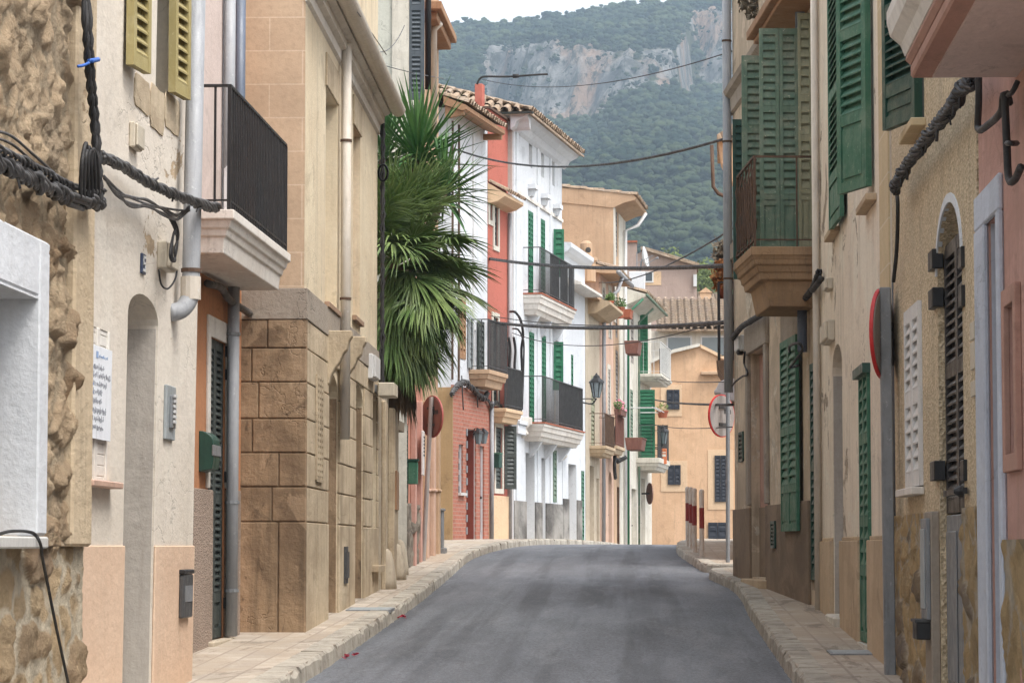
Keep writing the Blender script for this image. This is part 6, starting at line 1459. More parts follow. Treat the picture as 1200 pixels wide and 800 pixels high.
# ---- tall white house
F9 = Fac(602, 59.5, 659, 65.4, 'L')
def v9(x): return F9.u(x)
zc9 = EZ + (640 - 137) / 55.6
g9 = F9.ground(1)
small = [(v9(xa), v9(xb), F9.uz(xa, yb)[1], F9.uz(xa, yt)[1], .15) for xa, xb, yt, yb in ((620, 624, 163, 195), (634.5, 638, 177, 207), (647.5, 650.5, 188, 217))]
d9 = [ghole(F9, 616, 626.5, 530, .5), ghole(F9, 634.5, 639, 536, .3)]
w9 = [(v9(619), v9(625), F9.uz(619, 350)[1], F9.uz(619, 246)[1], .15), (v9(634), v9(639), F9.uz(634, 362)[1], F9.uz(634, 256)[1], .15), (v9(650), v9(655), F9.uz(650, 374)[1], F9.uz(650, 268)[1], .15),
      (v9(620), v9(626), F9.uz(620, 496)[1], F9.uz(620, 388)[1], .15), (v9(635), v9(640), F9.uz(635, 496)[1], F9.uz(635, 392)[1], .15), (v9(650), v9(655), F9.uz(650, 496)[1], F9.uz(650, 398)[1], .15)]
sg = (v9(648), v9(652), F9.uz(648, 588)[1], F9.uz(648, 527)[1], .1)
t = house('white_house', 'tall white house with green shutters, two balconies and a tiled roof', F9, zc9, M['white'], small + d9 + w9 + [sg], depth=5)
for w_ in small: window(t, F9, w_[:4], -.1, M['white_trim'], M['glass_pale'], bars=(0, 1))
for w_ in w9[:2] + w9[3:5]: pair(t, F9, (w_[0] + .01, w_[1] - .01, w_[2], w_[3]), -.03, M['green_bright'], pitch=.1, mids=(.5,))
for w_ in (w9[2], w9[5]): window(t, F9, w_[:4], -.1, M['white_trim'], M['glass'], bars=(1, 3))
zuf = EZ + (640 - 318) / 52.5
perp(t, F9, v9(648), .02, .26, EZ + (640 - 322) / 52.3, EZ + (640 - 265) / 52.3, M['green_bright'], pitch=.1, skew=.15); perp(t, F9, v9(648), .02, .24, EZ + (640 - 456) / 52.3, EZ + (640 - 399) / 52.3, M['green_bright'], pitch=.1, skew=.15)
fshut(t, F9, (sg[0] + .01, sg[1] - .01, sg[2], sg[3]), -.02, M['green_old'], pitch=.1)
for d_ in d9: panel_door(t, F9, (d_[0] + .01, d_[1] - .01, d_[2] + .02, d_[3] - .01), -d_[4] + .06, M['wood_grey'], planks=2)
zg9 = F9.uz(602, 586)[1]; wall_spans(t, F9, .02, F9.L - .02, [o[:2] for o in d9], 0, .03, g9 - .4, zg9, M['grey_dado'], 'dado', .006, .01)
SD9 = lambda u, w, z: F9(0.0, -u, z) - F9.t * w
b = MB(); b.box(SD9, .03, 1.5, -.02, .03, g9, zc9 - .05); b.build('end_wall', M['pale_pink'], t)
b = MB(); b.prism(F9, [(0, zc9 - .32), (.08, zc9 - .26), (.14, zc9 - .14), (.30, zc9 - .06), (.36, zc9), (0, zc9 + .02)], -.36, F9.L + .3); b.prism(SD9, [(0, zc9 - .31), (.08, zc9 - .25), (.14, zc9 - .14), (.30, zc9 - .06), (.36, zc9 - .004), (0, zc9 + .016)], -.36, 3.0); b.build('cornice', M['white'], t)
# hipped tile roof
ov = .46; H = 1.0; run = 2.6
tiles(t, F9, -.5, F9.L + .4, ov, zc9 + .04, ov - run, zc9 + .04 + H, M['tile'], pitch=.22, r=.09, hip=True)
tiles(t, SD9, -ov, 5, ov + .02, zc9 + .03, ov - run, zc9 + .03 + H, M['tile'], pitch=.22, r=.09, hip=True)
b = MB(); P = [(.46 + .05 * math.cos(a), zc9 + .02 - .05 * math.sin(a)) for a in [math.pi * k / 6 for k in range(7)]]; b.prism(SD9, P, -.5, 4); b.build('gutter', M['shutter_dark'], t)
for xa, xb, y in ((620, 630, 223), (635, 645, 234), (649, 657, 246)):
    u, z = F9.uz(xa, y)
    b = MB(); b.box(F9, u - .15, u + .25, 0, .17, z + .02, z + .12); b.prism(F9, [(0, z + .02), (.13, z + .02), (.08, z - .13), (0, z - .16)], u - .06, u + .16); b.build('corbel', M['white'], t)
b = MB(); z = F9.uz(603, 205)[1]; z = EZ + (640 - 222) / 55; b.box(F9, .3, F9.L, 0, .035, z - .14, z - .07); b.build('string_course', M['white_trim'], t)
for x in (604, 629, 644): b = MB(); b.box(F9, v9(x), v9(x) + .22, 0, .03, zg9, zc9 - .3); b.build('pilaster', M['white'], t)
def white_balcony(x0, x1, yslab, s, w, hgt, panels):
    zt = EZ + (640 - yslab) / s; u0, u1 = v9(x0), v9(x1)
    bl = moulded_slab(t, F9, u0, u1, w, zt - hgt, zt, M['white_trim'], [(.16, 0), (.45, .04), (.75, .09), (1, .16)])
    b = MB(); b.box(F9, u0 - .02, u1 + .02, 0, w + .02, zt, zt + .03); b.build('floor_tiles', M['terracotta'], bl)
    railing(bl, F9, u0 + .04, u1 - .04, w - .04, zt + .03, zt + 1.02, M['pole_dark'], pitch=.14, bar=.007)
    for a, c in panels:
        b = MB(); b.box(F9, u0 + (u1 - u0) * a, u0 + (u1 - u0) * c, w - .062, w - .055, zt + .06, zt + 1.0); b.build('screen', M['black_net'], bl)
    for k in (.15, .5, .85):
        uu = u0 + (u1 - u0) * k; b = MB(); b.prism(F9, [(0, zt - hgt), (w * .6, zt - hgt), (w * .45, zt - hgt - .12), (.06, zt - hgt - .3), (0, zt - hgt - .34)], uu - .08, uu + .08); b.build('corbel', M['white'], bl)
fs = lambda x, w: None
white_balcony(613, 655, 352, 53.6, .40, .42, [(.33, .58), (.62, .83), (.87, .99)])
white_balcony(613, 662, 500, 53.6, .46, .36, [(.42, 1.0)])
b = MB(); z = F9.uz(603, 497)[1]; b.box(F9, .02, v9(613) - .05, 0, .1, z - .2, z); b.box(F9, .02, v9(613) - .05, 0, .14, z, z + .08); b.build('shop_cornice', M['white'], t, bevel=.01)
for x, y in ((612, 500), (664, 527)):
    u, z = F9.uz(min(x, 658), y); b = MB(); b.prism(F9, [(0, z + .2), (.2, z + .2), (.2, z + .05), (.1, z - .05), (.13, z - .15), (0, z - .25)], u - .1, u + .1); b.build('scroll_bracket', M['white_trim'], t, bevel=.01)
b = MB(); b.tube(along(F9, [(598, 365, .1), (604, 366, .3), (610, 375, .3), (613, 392, .25), (611, 410, .15), (612, 440, .1), (611, 470, .08)]), .028, 6); b.tube(along(F9, [(601, 385, .1), (607, 386, .25), (612, 395, .25), (614, 410, .15), (612, 480, .08)]), .02, 6)
for x in (600, 606): b.tube(along(F9, [(x - 4, 395, .1), (x - 2, 410, .12), (x - 3, 430, .1), (x - 2, 450, .1)]), .03, 6)
tag(b.build('cable_bundle', M['cable'], smooth=True), 'black cables curving down the near corner of the tall white house', 'cables', 'cable bundles fixed along the left house fronts')
# ---- low white annex
FB = Fac(659.5, 65.45, 686, 69.0, 'L')
zt = EZ + (640 - 298) / 49.5; dA_ = ghole(FB, 666, 675.5, 543, .4); dG = ghole(FB, 681, 684.5, 551, .06); wN = (FB.u(669.5), FB.u(672), FB.uz(669, 460)[1], FB.uz(669, 415)[1], .1)
t = house('white_annex', 'lower white house adjoining the tall white house, with a green door', FB, zt, M['white'], [dA_, dG, wN], depth=4)
panel_door(t, FB, (dA_[0] + .01, dA_[1] - .01, dA_[2], dA_[3] - .01), -.3, M['wood_grey'], planks=2); fshut(t, FB, (dG[0] + .01, dG[1] - .01, dG[2] + .03, dG[3] - .01), -.03, M['green'], pitch=.1); fshut(t, FB, (wN[0] + .01, wN[1] - .01, wN[2], wN[3]), -.03, M['green_bright'], pitch=.1)
z = FB.uz(661, 584)[1]; wall_spans(t, FB, .02, dG[0] - .01, [dA_[:2]], 0, .03, FB.ground(0) - .4, z, M['grey_dado'], 'dado', .006, .01)
b = MB(); b.prism(FB, [(0, zt - .15), (.12, zt - .1), (.2, zt), (.2, zt + .1), (-.3, zt + .14), (-.3, zt - .15)], 0, FB.L + .15); b.build('cornice', M['white'], t)
z = EZ + (640 - 336) / 49.5; b = MB(); b.prism(FB, [(0, z + .1), (.42, z - .04), (.42, z - .1), (0, z - .1)], .1, FB.L + .05); b.build('canopy', M['white_trim'], t)

# ---- terrace of old houses further round the bend
def lin(xa, Da, xb, Db): return Fac(xa, Da, xb, Db, 'L')
FA = lin(686.5, 69.1, 703, 72.4)
w = [(FA.u(693), FA.u(697), FA.uz(693, 522)[1], FA.uz(693, 440)[1], .15), ghole(FA, 691, 696, 545, .2), ghole(FA, 699, 702, 560, .15)]
t = house('tan_house', 'narrow tan house with a round capped chimney and a stone balcony', FA, EZ + (640 - 350) / 47.5, M['beige'], w, depth=3)
fshut(t, FA, w[0][:4], -.03, M['green_pale'], pitch=.1); [panel_door(t, FA, (o[0] + .01, o[1] - .01, o[2], o[3] - .01), -o[4] + .05, M['wood_grey'], planks=1) for o in w[1:]]
z = EZ + (640 - 350) / 47.5; b = MB(); b.prism(FA, [(-.4, z + .2), (.3, z - .02), (.3, z - .08), (-.4, z + .02)], -.1, FA.L + .1); b.build('eave', M['tan'], t)
b = MB(); b.box(FA, -.4, FA.L - .2, -2.6, -.35, z - .2, EZ + (640 - 306) / 46.5); b.build('upper_storey', M['tan'], t); zc = EZ + (640 - 306) / 46.5
tiles(t, FA, -.5, FA.L, -.25, zc + .02, -2.0, zc + .35, M['tile'])
cc = pt(687, 302, 70.6); q = MB(); q.lathe(cc - Vector((0, 0, .6)), [(.24, 0), (.24, .5), (.28, .52), (.28, .6), (.16, .62), (.15, .95), (.08, 1.02), (.02, 1.03)], 14); chm = q.build('chimney', M['tan'], t); b = MB(); dn_ = Vector((.35, -.94, 0)); b.lathe(cc + Vector((0, 0, .18)) + dn_ * .135, [(.07, 0), (.07, .02)], 12, dn_); b.build('chimney_vent', M['painted_shade'], chm)  # dark disc on the chimney paints the shade inside its vent hole
zs_ = EZ + (640 - 525) / 46.5; bal = moulded_slab(t, FA, FA.u(691), FA.L - .1, .42, zs_ - .25, zs_, M['right_dado'], [(.3, 0), (.7, .05), (1, .12)]); railing(bal, FA, FA.u(691) + .03, FA.L - .13, .38, zs_, zs_ + .8, M['rust'], pitch=.12)
z = EZ + (640 - 360) / 46.5; b = MB(); b.prism(FA, [(0, z + .1), (.55, z - .02), (.55, z - .09), (.2, z - .3), (0, z - .32)], .6, FA.L + .6); cn = b.build('canopy', M['right_dado'], t)
FP = lin(703.3, 72.45, 719.5, 76.0)
w = [(FP.u(706), FP.u(708.6), FP.uz(706, 486)[1], FP.uz(706, 426)[1], .12), (FP.u(712.5), FP.u(715), FP.uz(712, 486)[1], FP.uz(712, 432)[1], .12), (FP.u(706.5), FP.u(709), FP.uz(706, 380)[1], FP.uz(706, 336)[1], .1), (FP.u(714), FP.u(716.4), FP.uz(714, 396)[1], FP.uz(714, 340)[1], .1), ghole(FP, 707, 710, 560, .2), ghole(FP, 713, 717, 552, .25, .3)]
t = house('peach_house', 'peach house with a flower balcony and overhanging gutter', FP, EZ + (640 - 322) / 45, M['pinkish'], w, depth=3)
for o in w[:4]:
    b = MB(); e = .13; b.box(FP, o[0] - e, o[0], 0, .02, o[2], o[3] + e); b.box(FP, o[1], o[1] + e, 0, .02, o[2], o[3] + e); b.box(FP, o[0], o[1], 0, .019, o[3], o[3] + e); b.build('window_surround', M['offwhite'], t); fshut(t, FP, (o[0] + .01, o[1] - .01, o[2], o[3]), -.03, M['wood_grey'], pitch=.1)
for o in w[4:]: panel_door(t, FP, (o[0] + .01, o[1] - .01, o[2], o[3] - .02), -.12, M['pole_dark'], planks=1)
z = EZ + (640 - 318) / 45.5; b = MB(); b.prism(FP, [(-.6, z + .28), (.45, z - .06), (.45, z - .14), (0, z - .12), (-.6, z)], -.2, FP.L + .1); b.build('eave', M['tan'], t); tiles(t, FP, -.2, FP.L + .1, .47, z - .04, -.6, z + .3, M['tile'], base=False)
pipe(t, [FP(-.2, .5, z - .1), FP(FP.L + .1, .5, z - .12)], .06, M['pipe_grey'], name='gutter'); pipe(t, [FP(.9, .5, z - .14), FP(.7, .4, z - .5), FP(.15, .1, z - .85), FP(.15, .07, FP.ground(0))], .05, M['pipe_grey'])
zs_ = EZ + (640 - 524) / 45; bal = moulded_slab(t, FP, .5, 2.6, .40, zs_ - .2, zs_, M['right_dado'], [(.4, 0), (1, .08)]); railing(bal, FP, .53, 2.57, .36, zs_, zs_ + .8, M['trough'], pitch=.1); b = MB(); b.box(FP, .55, 2.5, .335, .345, zs_ + .03, zs_ + .78); b.build('screen', M['trough'], bal)
def pot(name, label, fac, u, w, z, r, h, fol, mt='terracotta', long_=0, size=.07, n=160, squash=1.0, up=.12):
    q = thing(name, label, 'plant pot', fac(u, w, z), 'plant pots on the balconies round the bend')
    b = MB()
    if long_: b.prism(fac, [(w - r * .8, z), (w + r * .8, z), (w + r, z + h), (w + r * 1.08, z + h), (w + r * 1.08, z + h + .03), (w - r, z + h + .03)], u - long_, u + long_)
    else: b.lathe(fac(u, w, z), [(r * .7, 0), (r, h), (r * 1.1, h), (r * 1.1, h + .03), (r * .9, h + .03)], 12)
    b.build('pot', M[mt], q, bevel=.008 if long_ else 0)
    if fol:
        b = MB()
        for k in range(max(1, int(long_ * 5))): leafy(b, fac(u + (random.uniform(-long_, long_) if long_ else 0), w, z + h + up), max(r * 1.2, .12), n // max(1, int(long_ * 5)), size, k + int(u * 100), squash)
        b.build('foliage', M[fol], q)
    return q
q = pot('flower_trough', 'trough of pink flowers on the peach house balcony', FP, 1.5, .38, zs_ + .8, .1, .12, 'leaf', 'trough', .7)
b = MB(); leafy(b, FP(1.1, .38, zs_ + 1.06), .17, 90, .06, 4); leafy(b, FP(1.9, .38, zs_ + 1.0), .12, 40, .06, 5); b.build('flowers', M['pinkflower'], q)
pot('flower_pot', 'red clay pot with green plant hung below the peach house gutter', FP, 2.2, .3, EZ + (640 - 377) / 44, .14, .26, 'leaf')
pot('flower_pot', 'leafy green pot plant on the brown canopy of the tan house', FA, FA.L - .3, .3, EZ + (640 - 360) / 46, .1, .1, 'leaf', size=.08, n=220)
# ---- tall tan house whose blank side rises behind
FT = lin(719.8, 76.05, 733, 79.3)
zt = EZ + (640 - 228) / 43.5; w = [(FT.u(722), FT.u(724.5), FT.uz(722, 300)[1], FT.uz(722, 240)[1], .12), (FT.u(722), FT.u(725), FT.uz(722, 480)[1], FT.uz(722, 410)[1], .12), (FT.u(722), FT.u(724.5), FT.uz(722, 395)[1], FT.uz(722, 335)[1], .12), ghole(FT, 723, 726, 570, .2)]
t = house('tall_tan_house', 'tall tan house with a blank side wall and white downpipe', FT, zt, M['tan'], w, depth=5.2)
for o in w[:3]: fshut(t, FT, (o[0] + .01, o[1] - .01, o[2], o[3]), -.04, M['wood_grey'], pitch=.1)
panel_door(t, FT, (w[3][0] + .01, w[3][1] - .01, w[3][2], w[3][3] - .01), -.1, M['redwood'], planks=1)
b = MB(); b.box(FT, .0, .4, 0, .03, EZ + 6, zt - .3); b.box(FT, 1.4, FT.L, 0, .025, FT.ground(0), zt - .4); b.build('render_strip', M['offwhite'], t)
b = MB(); b.prism(FT, [(-2.6, zt + .28), (.5, zt - .02), (.62, zt - .14), (.58, zt - .2), (.3, zt - .26), (0, zt - .4), (-2.6, zt - .1)], -.02, FT.L + .2); b.build('eave', M['tan'], t); tiles(t, FT, -.08, FT.L + .2, .64, zt - .08, -2.6, zt + .34, M['tile'], base=False); tiles(t, FT, -.08, FT.L + .2, -5.4, zt - .25, -2.6, zt + .34, M['tile'])
pipe(t, [FT(FT.L - .2, .62, zt - .2), FT(FT.L - .3, .4, zt - .55), FT(FT.L - .8, .1, zt - .75), FT(FT.L - .8, .07, FT.ground(1))], .05, M['box_white'])
pot('window_trough', 'red clay trough under the upper window of the tall tan house', FT, .7, .3, EZ + (640 - 376) / 43, .13, .2, None, 'terracotta', .35)
pot('window_trough', 'large brown clay trough hanging below the red one', FT, .8, .45, EZ + (640 - 418) / 43, .2, .32, None, 'trough', .5)
pot('window_trough', 'brown clay trough jutting beside the flower balcony above the cables', FT, .9, .5, EZ + (640 - 529) / 43, .24, .3, None, 'trough', .6)
b = twisted(MB(), along(FT, [(720, 536, .1), (724, 540, .12), (729, 538, .12), (733, 536, .12)]), .04, .025, 3, 6, 5, .5); b.tube(along(FT, [(720, 500, .1), (721, 520, .1), (720, 545, .15), (721, 560, .1)]), .05, 5)
tag(b.build('cable_bundle', M['cable'], smooth=True), 'dark cable bundle under the jutting brown trough round the bend', 'cables', 'cable bundles fixed along the left house fronts')
# ---- white house with green pipes
FG = lin(733.4, 79.35, 764, 87.7)
w = [(FG.u(739), FG.u(742), FG.uz(739, 515)[1], FG.uz(739, 456)[1], .12), (FG.u(740), FG.u(743), FG.uz(740, 425)[1], FG.uz(740, 365)[1], .12), ghole(FG, 740, 746, 572, .25), ghole(FG, 751, 756, 560, .25)]
zt = EZ + (640 - 352) / 40.5
t = house('green_trim_house', 'white house with green downpipes and two balconies with green shutters', FG, zt, M['offwhite'], w, depth=4)
fshut(t, FG, (w[0][0], w[0][1], w[0][2], w[0][3]), -.03, M['green_old'], pitch=.1); fshut(t, FG, (w[1][0], w[1][1], w[1][2], w[1][3]), -.03, M['wood_grey'], pitch=.1)
for o in w[2:]: panel_door(t, FG, (o[0] + .01, o[1] - .01, o[2], o[3] - .01), -.15, M['wood_grey'], planks=2)
b = MB(); b.prism(FG, [(-.6, zt + .3), (.55, zt - .05), (.55, zt - .12), (0, zt - .35), (-.6, zt)], .3, FG.L - 1.2); b.build('eave', M['offwhite'], t); tiles(t, FG, .3, FG.L - 1.2, .57, zt - .02, -.6, zt + .34, M['tile'], base=False)
pipe(t, [FG(.3, .58, zt - .08), FG(FG.L - 1.2, .58, zt - .1)], .04, M['green_old'], name='gutter')
for u in (.12, 3.4): pipe(t, [FG(u, .5, zt - .2), FG(u - .05, .08, zt - .6), FG(u - .05, .07, FG.ground(u))], .035, M['green_bright'] if u < 1 else M['green_old'])
for (ys, x0, x1, s, hh) in ((440, 749, 763, 39.6, .2), (538, 746, 760, 39.8, .35)):
    z = EZ + (640 - ys) / s; u0, u1 = FG.u(x0), FG.u(x1) - .2; bal = moulded_slab(t, FG, u0, u1, .68, z - hh, z, M['offwhite'], [(.4, 0), (.7, .06), (1, .14)]); railing(bal, FG, u0 + .03, u1 - .03, .64, z, z + .95, M['pole_dark'] if ys > 500 else M['box_white'], pitch=.16, bar=.005, wr=.05)
    b = MB(); b.box(FG, u1 - .06, u1 - .052, .3, .62, z + .05, z + (1.0 if ys < 500 else 1.1)); b.build('screen', M['black_net'], bal)
    perp(t, FG, u0 + .55 if ys > 500 else u0 + .2, .03, .5 if ys > 500 else .26, z + .02, z + (2.0 if ys > 500 else 1.75), M['green_bright'], pitch=.1, mids=(.5,))
    fshut(t, FG, (u0 + .6, u0 + 1.3, z, z + 1.95), .0, M['green_bright'], pitch=.1)
b = MB(); z = EZ + (640 - 481) / 41; b.tube([FG(.5, .1, z), FG(.5, .8, z), FG(3.4, .8, z), FG(3.4, .1, z)], .015, 5); b.tube([FG(.5, .7, z + .02), FG(3.4, .7, z + .02)], .012, 5)
tag(b.build('clothes_rail', M['box_white']), 'thin white clothes rail on the green trimmed house', 'clothes rail')
pot('flower_pot', 'red pot with yellow green leaves at the end of the white clothes rail', FG, 3.5, .75, EZ + (640 - 489) / 40.5, .17, .18, 'lime', n=80)
b = MB(); c = pt(762, 578, 84.5); b.lathe(c, [(.32, 0), (.32, .03)], 24, Vector((-.95, -.3, 0))); q = thing('round_sign', 'dark oval edge-on sign below the lower green balcony', 'traffic sign', c - Vector((0, 0, .4)), 'round traffic signs seen from behind'); b.build('disc', M['sign_back_brown'], q); b = MB(); b.tube([c, c + Vector((-.25, .1, .0))], .03, 6); b.build('bracket', M['pole_dark'], q)
c = pt(778, 534, 84); b = MB(); b.box(WORLD, c.x - .085, c.x + .085, c.y - .02, c.y + .02, c.z - .24, c.z + .22); q = thing('shop_sign', 'small hanging orange shop sign beneath the far street lamp', 'sign', c - Vector((0, 0, .24))); b.build('board', M['orange_sign'], q, bevel=.01); b = MB(); b.box(WORLD, c.x - .06, c.x + .06, c.y - .024, c.y - .021, c.z - .02, c.z + .05); b.box(WORLD, c.x - .06, c.x + .06, c.y - .024, c.y - .021, c.z + .09, c.z + .12); b.build('lettering', M['offwhite'], q); b = MB(); b.tube([Vector((c.x - .3, c.y, c.z + .26)), Vector((c.x + .08, c.y, c.z + .26))], .012, 5); b.build('bracket', M['black'], q)
# white roof terrace box
c0, c1 = pt(737, 345, 84), pt(756, 318, 84); b = MB(); b.box(WORLD, c0.x, c1.x, 84, 87, c0.z - .8, c1.z); q = tag(b.build('roof_terrace', M['white'], bevel=.02), 'white walled roof terrace between the tall tan house and the satellite dish', 'terrace'); 
# street lamps
def street_lamp(label, x, y, D, fac, s=1.0):
    c = pt(x, y, D); q = thing('street_lamp', label, 'street lamp', c, 'black wall lanterns on brackets')
    b = MB(); b.lathe(c, [(.07 * s, 0), (.09 * s, .02), (.15 * s, .34 * s), (.155 * s, .36 * s)], 6); b.build('glass', M['glass_pale'], q)
    b = MB(); b.lathe(c + Vector((0, 0, .36 * s)), [(.2 * s, 0), (.19 * s, .03), (.09 * s, .12 * s), (.08 * s, .16 * s), (.03, .2 * s), (.01, .24 * s)], 6); b.build('lamp_cap', M['black'], q)
    b = MB()
    for k in range(6): a = 2 * math.pi * k / 6; b.tube([c + Vector((.075 * s * math.cos(a), .075 * s * math.sin(a), 0)), c + Vector((.155 * s * math.cos(a), .155 * s * math.sin(a), .36 * s))], .012, 4)
    b.build('frame', M['black'], q)
    d = -fac.n; b = MB(); b.tube(smooth_path([c + Vector((0, 0, -.02)), c + d * .12 + Vector((0, 0, -.14)), c + d * .45 + Vector((0, 0, -.1)), c + d * .75 + Vector((0, 0, -.2))], 5), .02, 6); b.tube([c + Vector((0, 0, -.02)), c + d * .75 + Vector((0, 0, -.02))], .014, 6); b.build('bracket', M['black'], q); return q
street_lamp('black lantern on a curved bracket beside the tall white house', 699, 466, 68.2, FB, 1.0)
street_lamp('black lantern at the far bend above the orange sign', 777, 520, 83.6, FG, .95)

# ================================================================== HOUSES CLOSING THE VIEW
def front(D, x0, x1): return lambda u, w, z: Vector((u, D - w, z))
def px_x(x, D): return pt(x, 640, D).x
def zof(y, D): return EZ + (640 - y) * D / FPX
def gable(name, label, D, pts_, depth, mat, cat='house'):
    P = [Vector((px_x(x, D), D, zof(y, D) if y < 700 else zr(D) - .6)) for x, y in pts_]
    c = sum(P, Vector()) / len(P); t = thing(name, label, cat, (c.x, D + depth / 2, zr(D)))
    MB().slab(P, (0, depth, 0)).build('wall', mat, t); return t
def fwin(t, D, x0, x1, y0, y1, mat, framemat, fpx=(0, 0, 0, 0), shut=True, name='shutter'):
    fr = front(D, 0, 0); a, c, lo, hi = px_x(x0, D), px_x(x1, D), zof(y1, D), zof(y0, D)
    if framemat:
        l, r, tp, bt = fpx; b = MB(); b.box(fr, a - l * D / FPX, c + r * D / FPX, -.02, .02, lo - bt * D / FPX, hi + tp * D / FPX); b.build('window_surround', framemat, t)
    if shut:
        m = (a + c) / 2
        for p, q in ((a, m - .004), (m + .004, c)): shutter(t, (p, D - .03, lo), (1, 0, 0), (0, -1, 0), q - p, hi - lo, mat, pitch=.11, mids=(.5,))
    else:
        b = MB(); b.box(fr, a, c, .021, .05, lo, lo + .06); b.box(fr, a, c, .021, .05, hi - .06, hi); b.box(fr, a, a + .06, .021, .05, lo + .06, hi - .06); b.box(fr, c - .06, c, .021, .05, lo + .06, hi - .06); f = b.build('window', M['box_white'], t); b = MB(); b.box(fr, a + .05, c - .05, .022, .03, lo + .05, hi - .05); b.build('pane', mat, f)
D = 95
t = gable('end_house', 'large peach house closing the end of the street with dark shutters', D, [(758, 999), (758, 426), (790, 411), (821, 404), (860, 425), (1040, 470), (1040, 999)], 7, M['peach'])
fwin(t, D, 782, 797, 457, 480, M['navy'], M['peach_pale'], (7, 3, 6, 8)); fwin(t, D, 783, 798, 545, 568, M['navy'], M['peach_pale'], (8, 8, 5, 8)); fwin(t, D, 838, 852, 534, 588, M['navy'], M['peach_pale'], (8, 8, 7, 9)); fwin(t, D, 830, 852, 612, 631, M['navy'], None)
fr = front(D, 0, 0); b = MB(); b.box(fr, px_x(822, D), px_x(860, D), -.02, .25, zof(440, D), zof(436, D)); b.build('ledge', M['tan'], t, bevel=.02)
b = MB(); b.slab([Vector((px_x(x, D), D - .18, zof(y, D))) for x, y in ((755, 426), (790, 410), (821, 403), (821, 406.5), (790, 414), (755, 430))], (0, 1.5, 0)); b.build('roof_edge', M['offwhite'], t)
b = MB(); b.slab([Vector((px_x(x, D), D - .1, zof(y, D))) for x, y in ((822, 404), (862, 424), (862, 428), (822, 408))], (0, 1.5, 0)); b.build('roof_edge', M['peach_pale'], t)
D = 106
t = gable('glazed_house', 'cream house with wide dark windows under a tiled roof behind the peach end house', D, [(764, 999), (764, 388), (880, 384), (880, 999)], 6, M['offwhite'])
for a, c in ((782, 812), (822, 852)): fwin(t, D, a, c, 394, 419, M['glass_pale'], None, shut=False)
tiles(t, lambda u, w, z: Vector((px_x(770, D) + u, D - w, z)), 0, 3.4, .5, zof(387, D), -4.5, zof(349, D + 4), M['tile'], pitch=.26, r=.11)
D = 122
t = gable('greyish_pink_house', 'greyish pink gabled house behind, with a reddish brown shuttered window', D, [(733, 999), (733, 284), (747, 283), (748, 297), (757, 292), (818, 311), (818, 999)], 7, M['mauve'])
fwin(t, D, 756, 767, 318, 331, M['glass'], M['peach_pale'], (0, 9, 0, 3), shut=False); fwin(t, D, 780, 793, 362, 377, M['redwood'], M['pale_pink'], (4, 4, 5, 3))
b = MB(); b.slab([Vector((px_x(x, D), D - .3, zof(y, D))) for x, y in ((752, 289), (757, 289.5), (821, 309), (821, 313), (757, 293.5), (752, 293))], (0, 3, 0)); b.build('roof', M['tile'], t); b = MB(); b.box(front(D, 0, 0), px_x(732, D), px_x(748, D), -1.2, .1, zof(283.5, D), zof(281.5, D)); b.build('coping', M['terracotta'], t)
b = MB(); b.box(front(D, 0, 0), px_x(814, D), px_x(818, D), 0, .15, zof(336, D), zof(322, D)); b.build('air_unit', M['box_white'], t)
D = 88; c = pt(753, 303, D); q = thing('satellite_dish', 'white satellite dish turned side-on above the roof terrace', 'satellite dish', c - Vector((0, 0, .5)))
ax = Vector((.95, -.2, .22)).normalized(); b = MB(); b.lathe(c, [(.03, .0), (.16, .03), (.27, .07), (.36, .12), (.37, .125), (.27, .08), (.16, .04), (.03, .012)], 20, ax); b.build('dish', M['box_white'], q, smooth=True); b = MB(); b.tube([c - ax * .02, c - Vector((0, 0, .5)) - ax * .1], .025, 6); b.tube([c - Vector((0, 0, .25)), c + ax * .45 - Vector((0, 0, .1))], .012, 5); b.lathe(c + ax * .43 - Vector((0, 0, .1)), [(.03, 0), (.04, .08)], 8, ax); b.build('mount', M['galv'], q)
b = MB(); c = pt(746.5, 345, 86); b.tube([c, c + Vector((0, 0, 1.3))], .015, 5); b.tube([c + Vector((0, 0, .95)), c + Vector((.5, .1, 1.2))], .01, 4); [b.tube([c + Vector((.1 + .1 * k, 0, 1.0 + .05 * k)), c + Vector((.1 + .1 * k, .2, .9 + .05 * k))], .006, 4) for k in range(4)]
tag(b.build('roof_aerial', M['galv']), 'thin metal roof aerial beside the white roof terrace', 'aerial')
D = 150
t = gable('hill_house', 'distant low house with tiled roof and small chimney', D, [(812, 999), (812, 362), (850, 362), (850, 999)], 5, M['pinkish'])
tiles(t, lambda u, w, z: Vector((px_x(812, D) + u, D - w, z)), 0, 2.2, .4, zof(364, D), -5, zof(344, D + 5), M['tile'], pitch=.3, r=.12)
c = pt(827, 346, D - 1); b = MB(); b.box(WORLD, c.x - .3, c.x + .3, c.y, c.y + .5, c.z - .6, c.z + .15); b.prism(lambda u, w, z: Vector((c.x + w, c.y + u, z)), [(-.36, c.z + .15), (.36, c.z + .15), (0, c.z + .42)], -.05, .55); b.build('chimney', M['peach'], t)
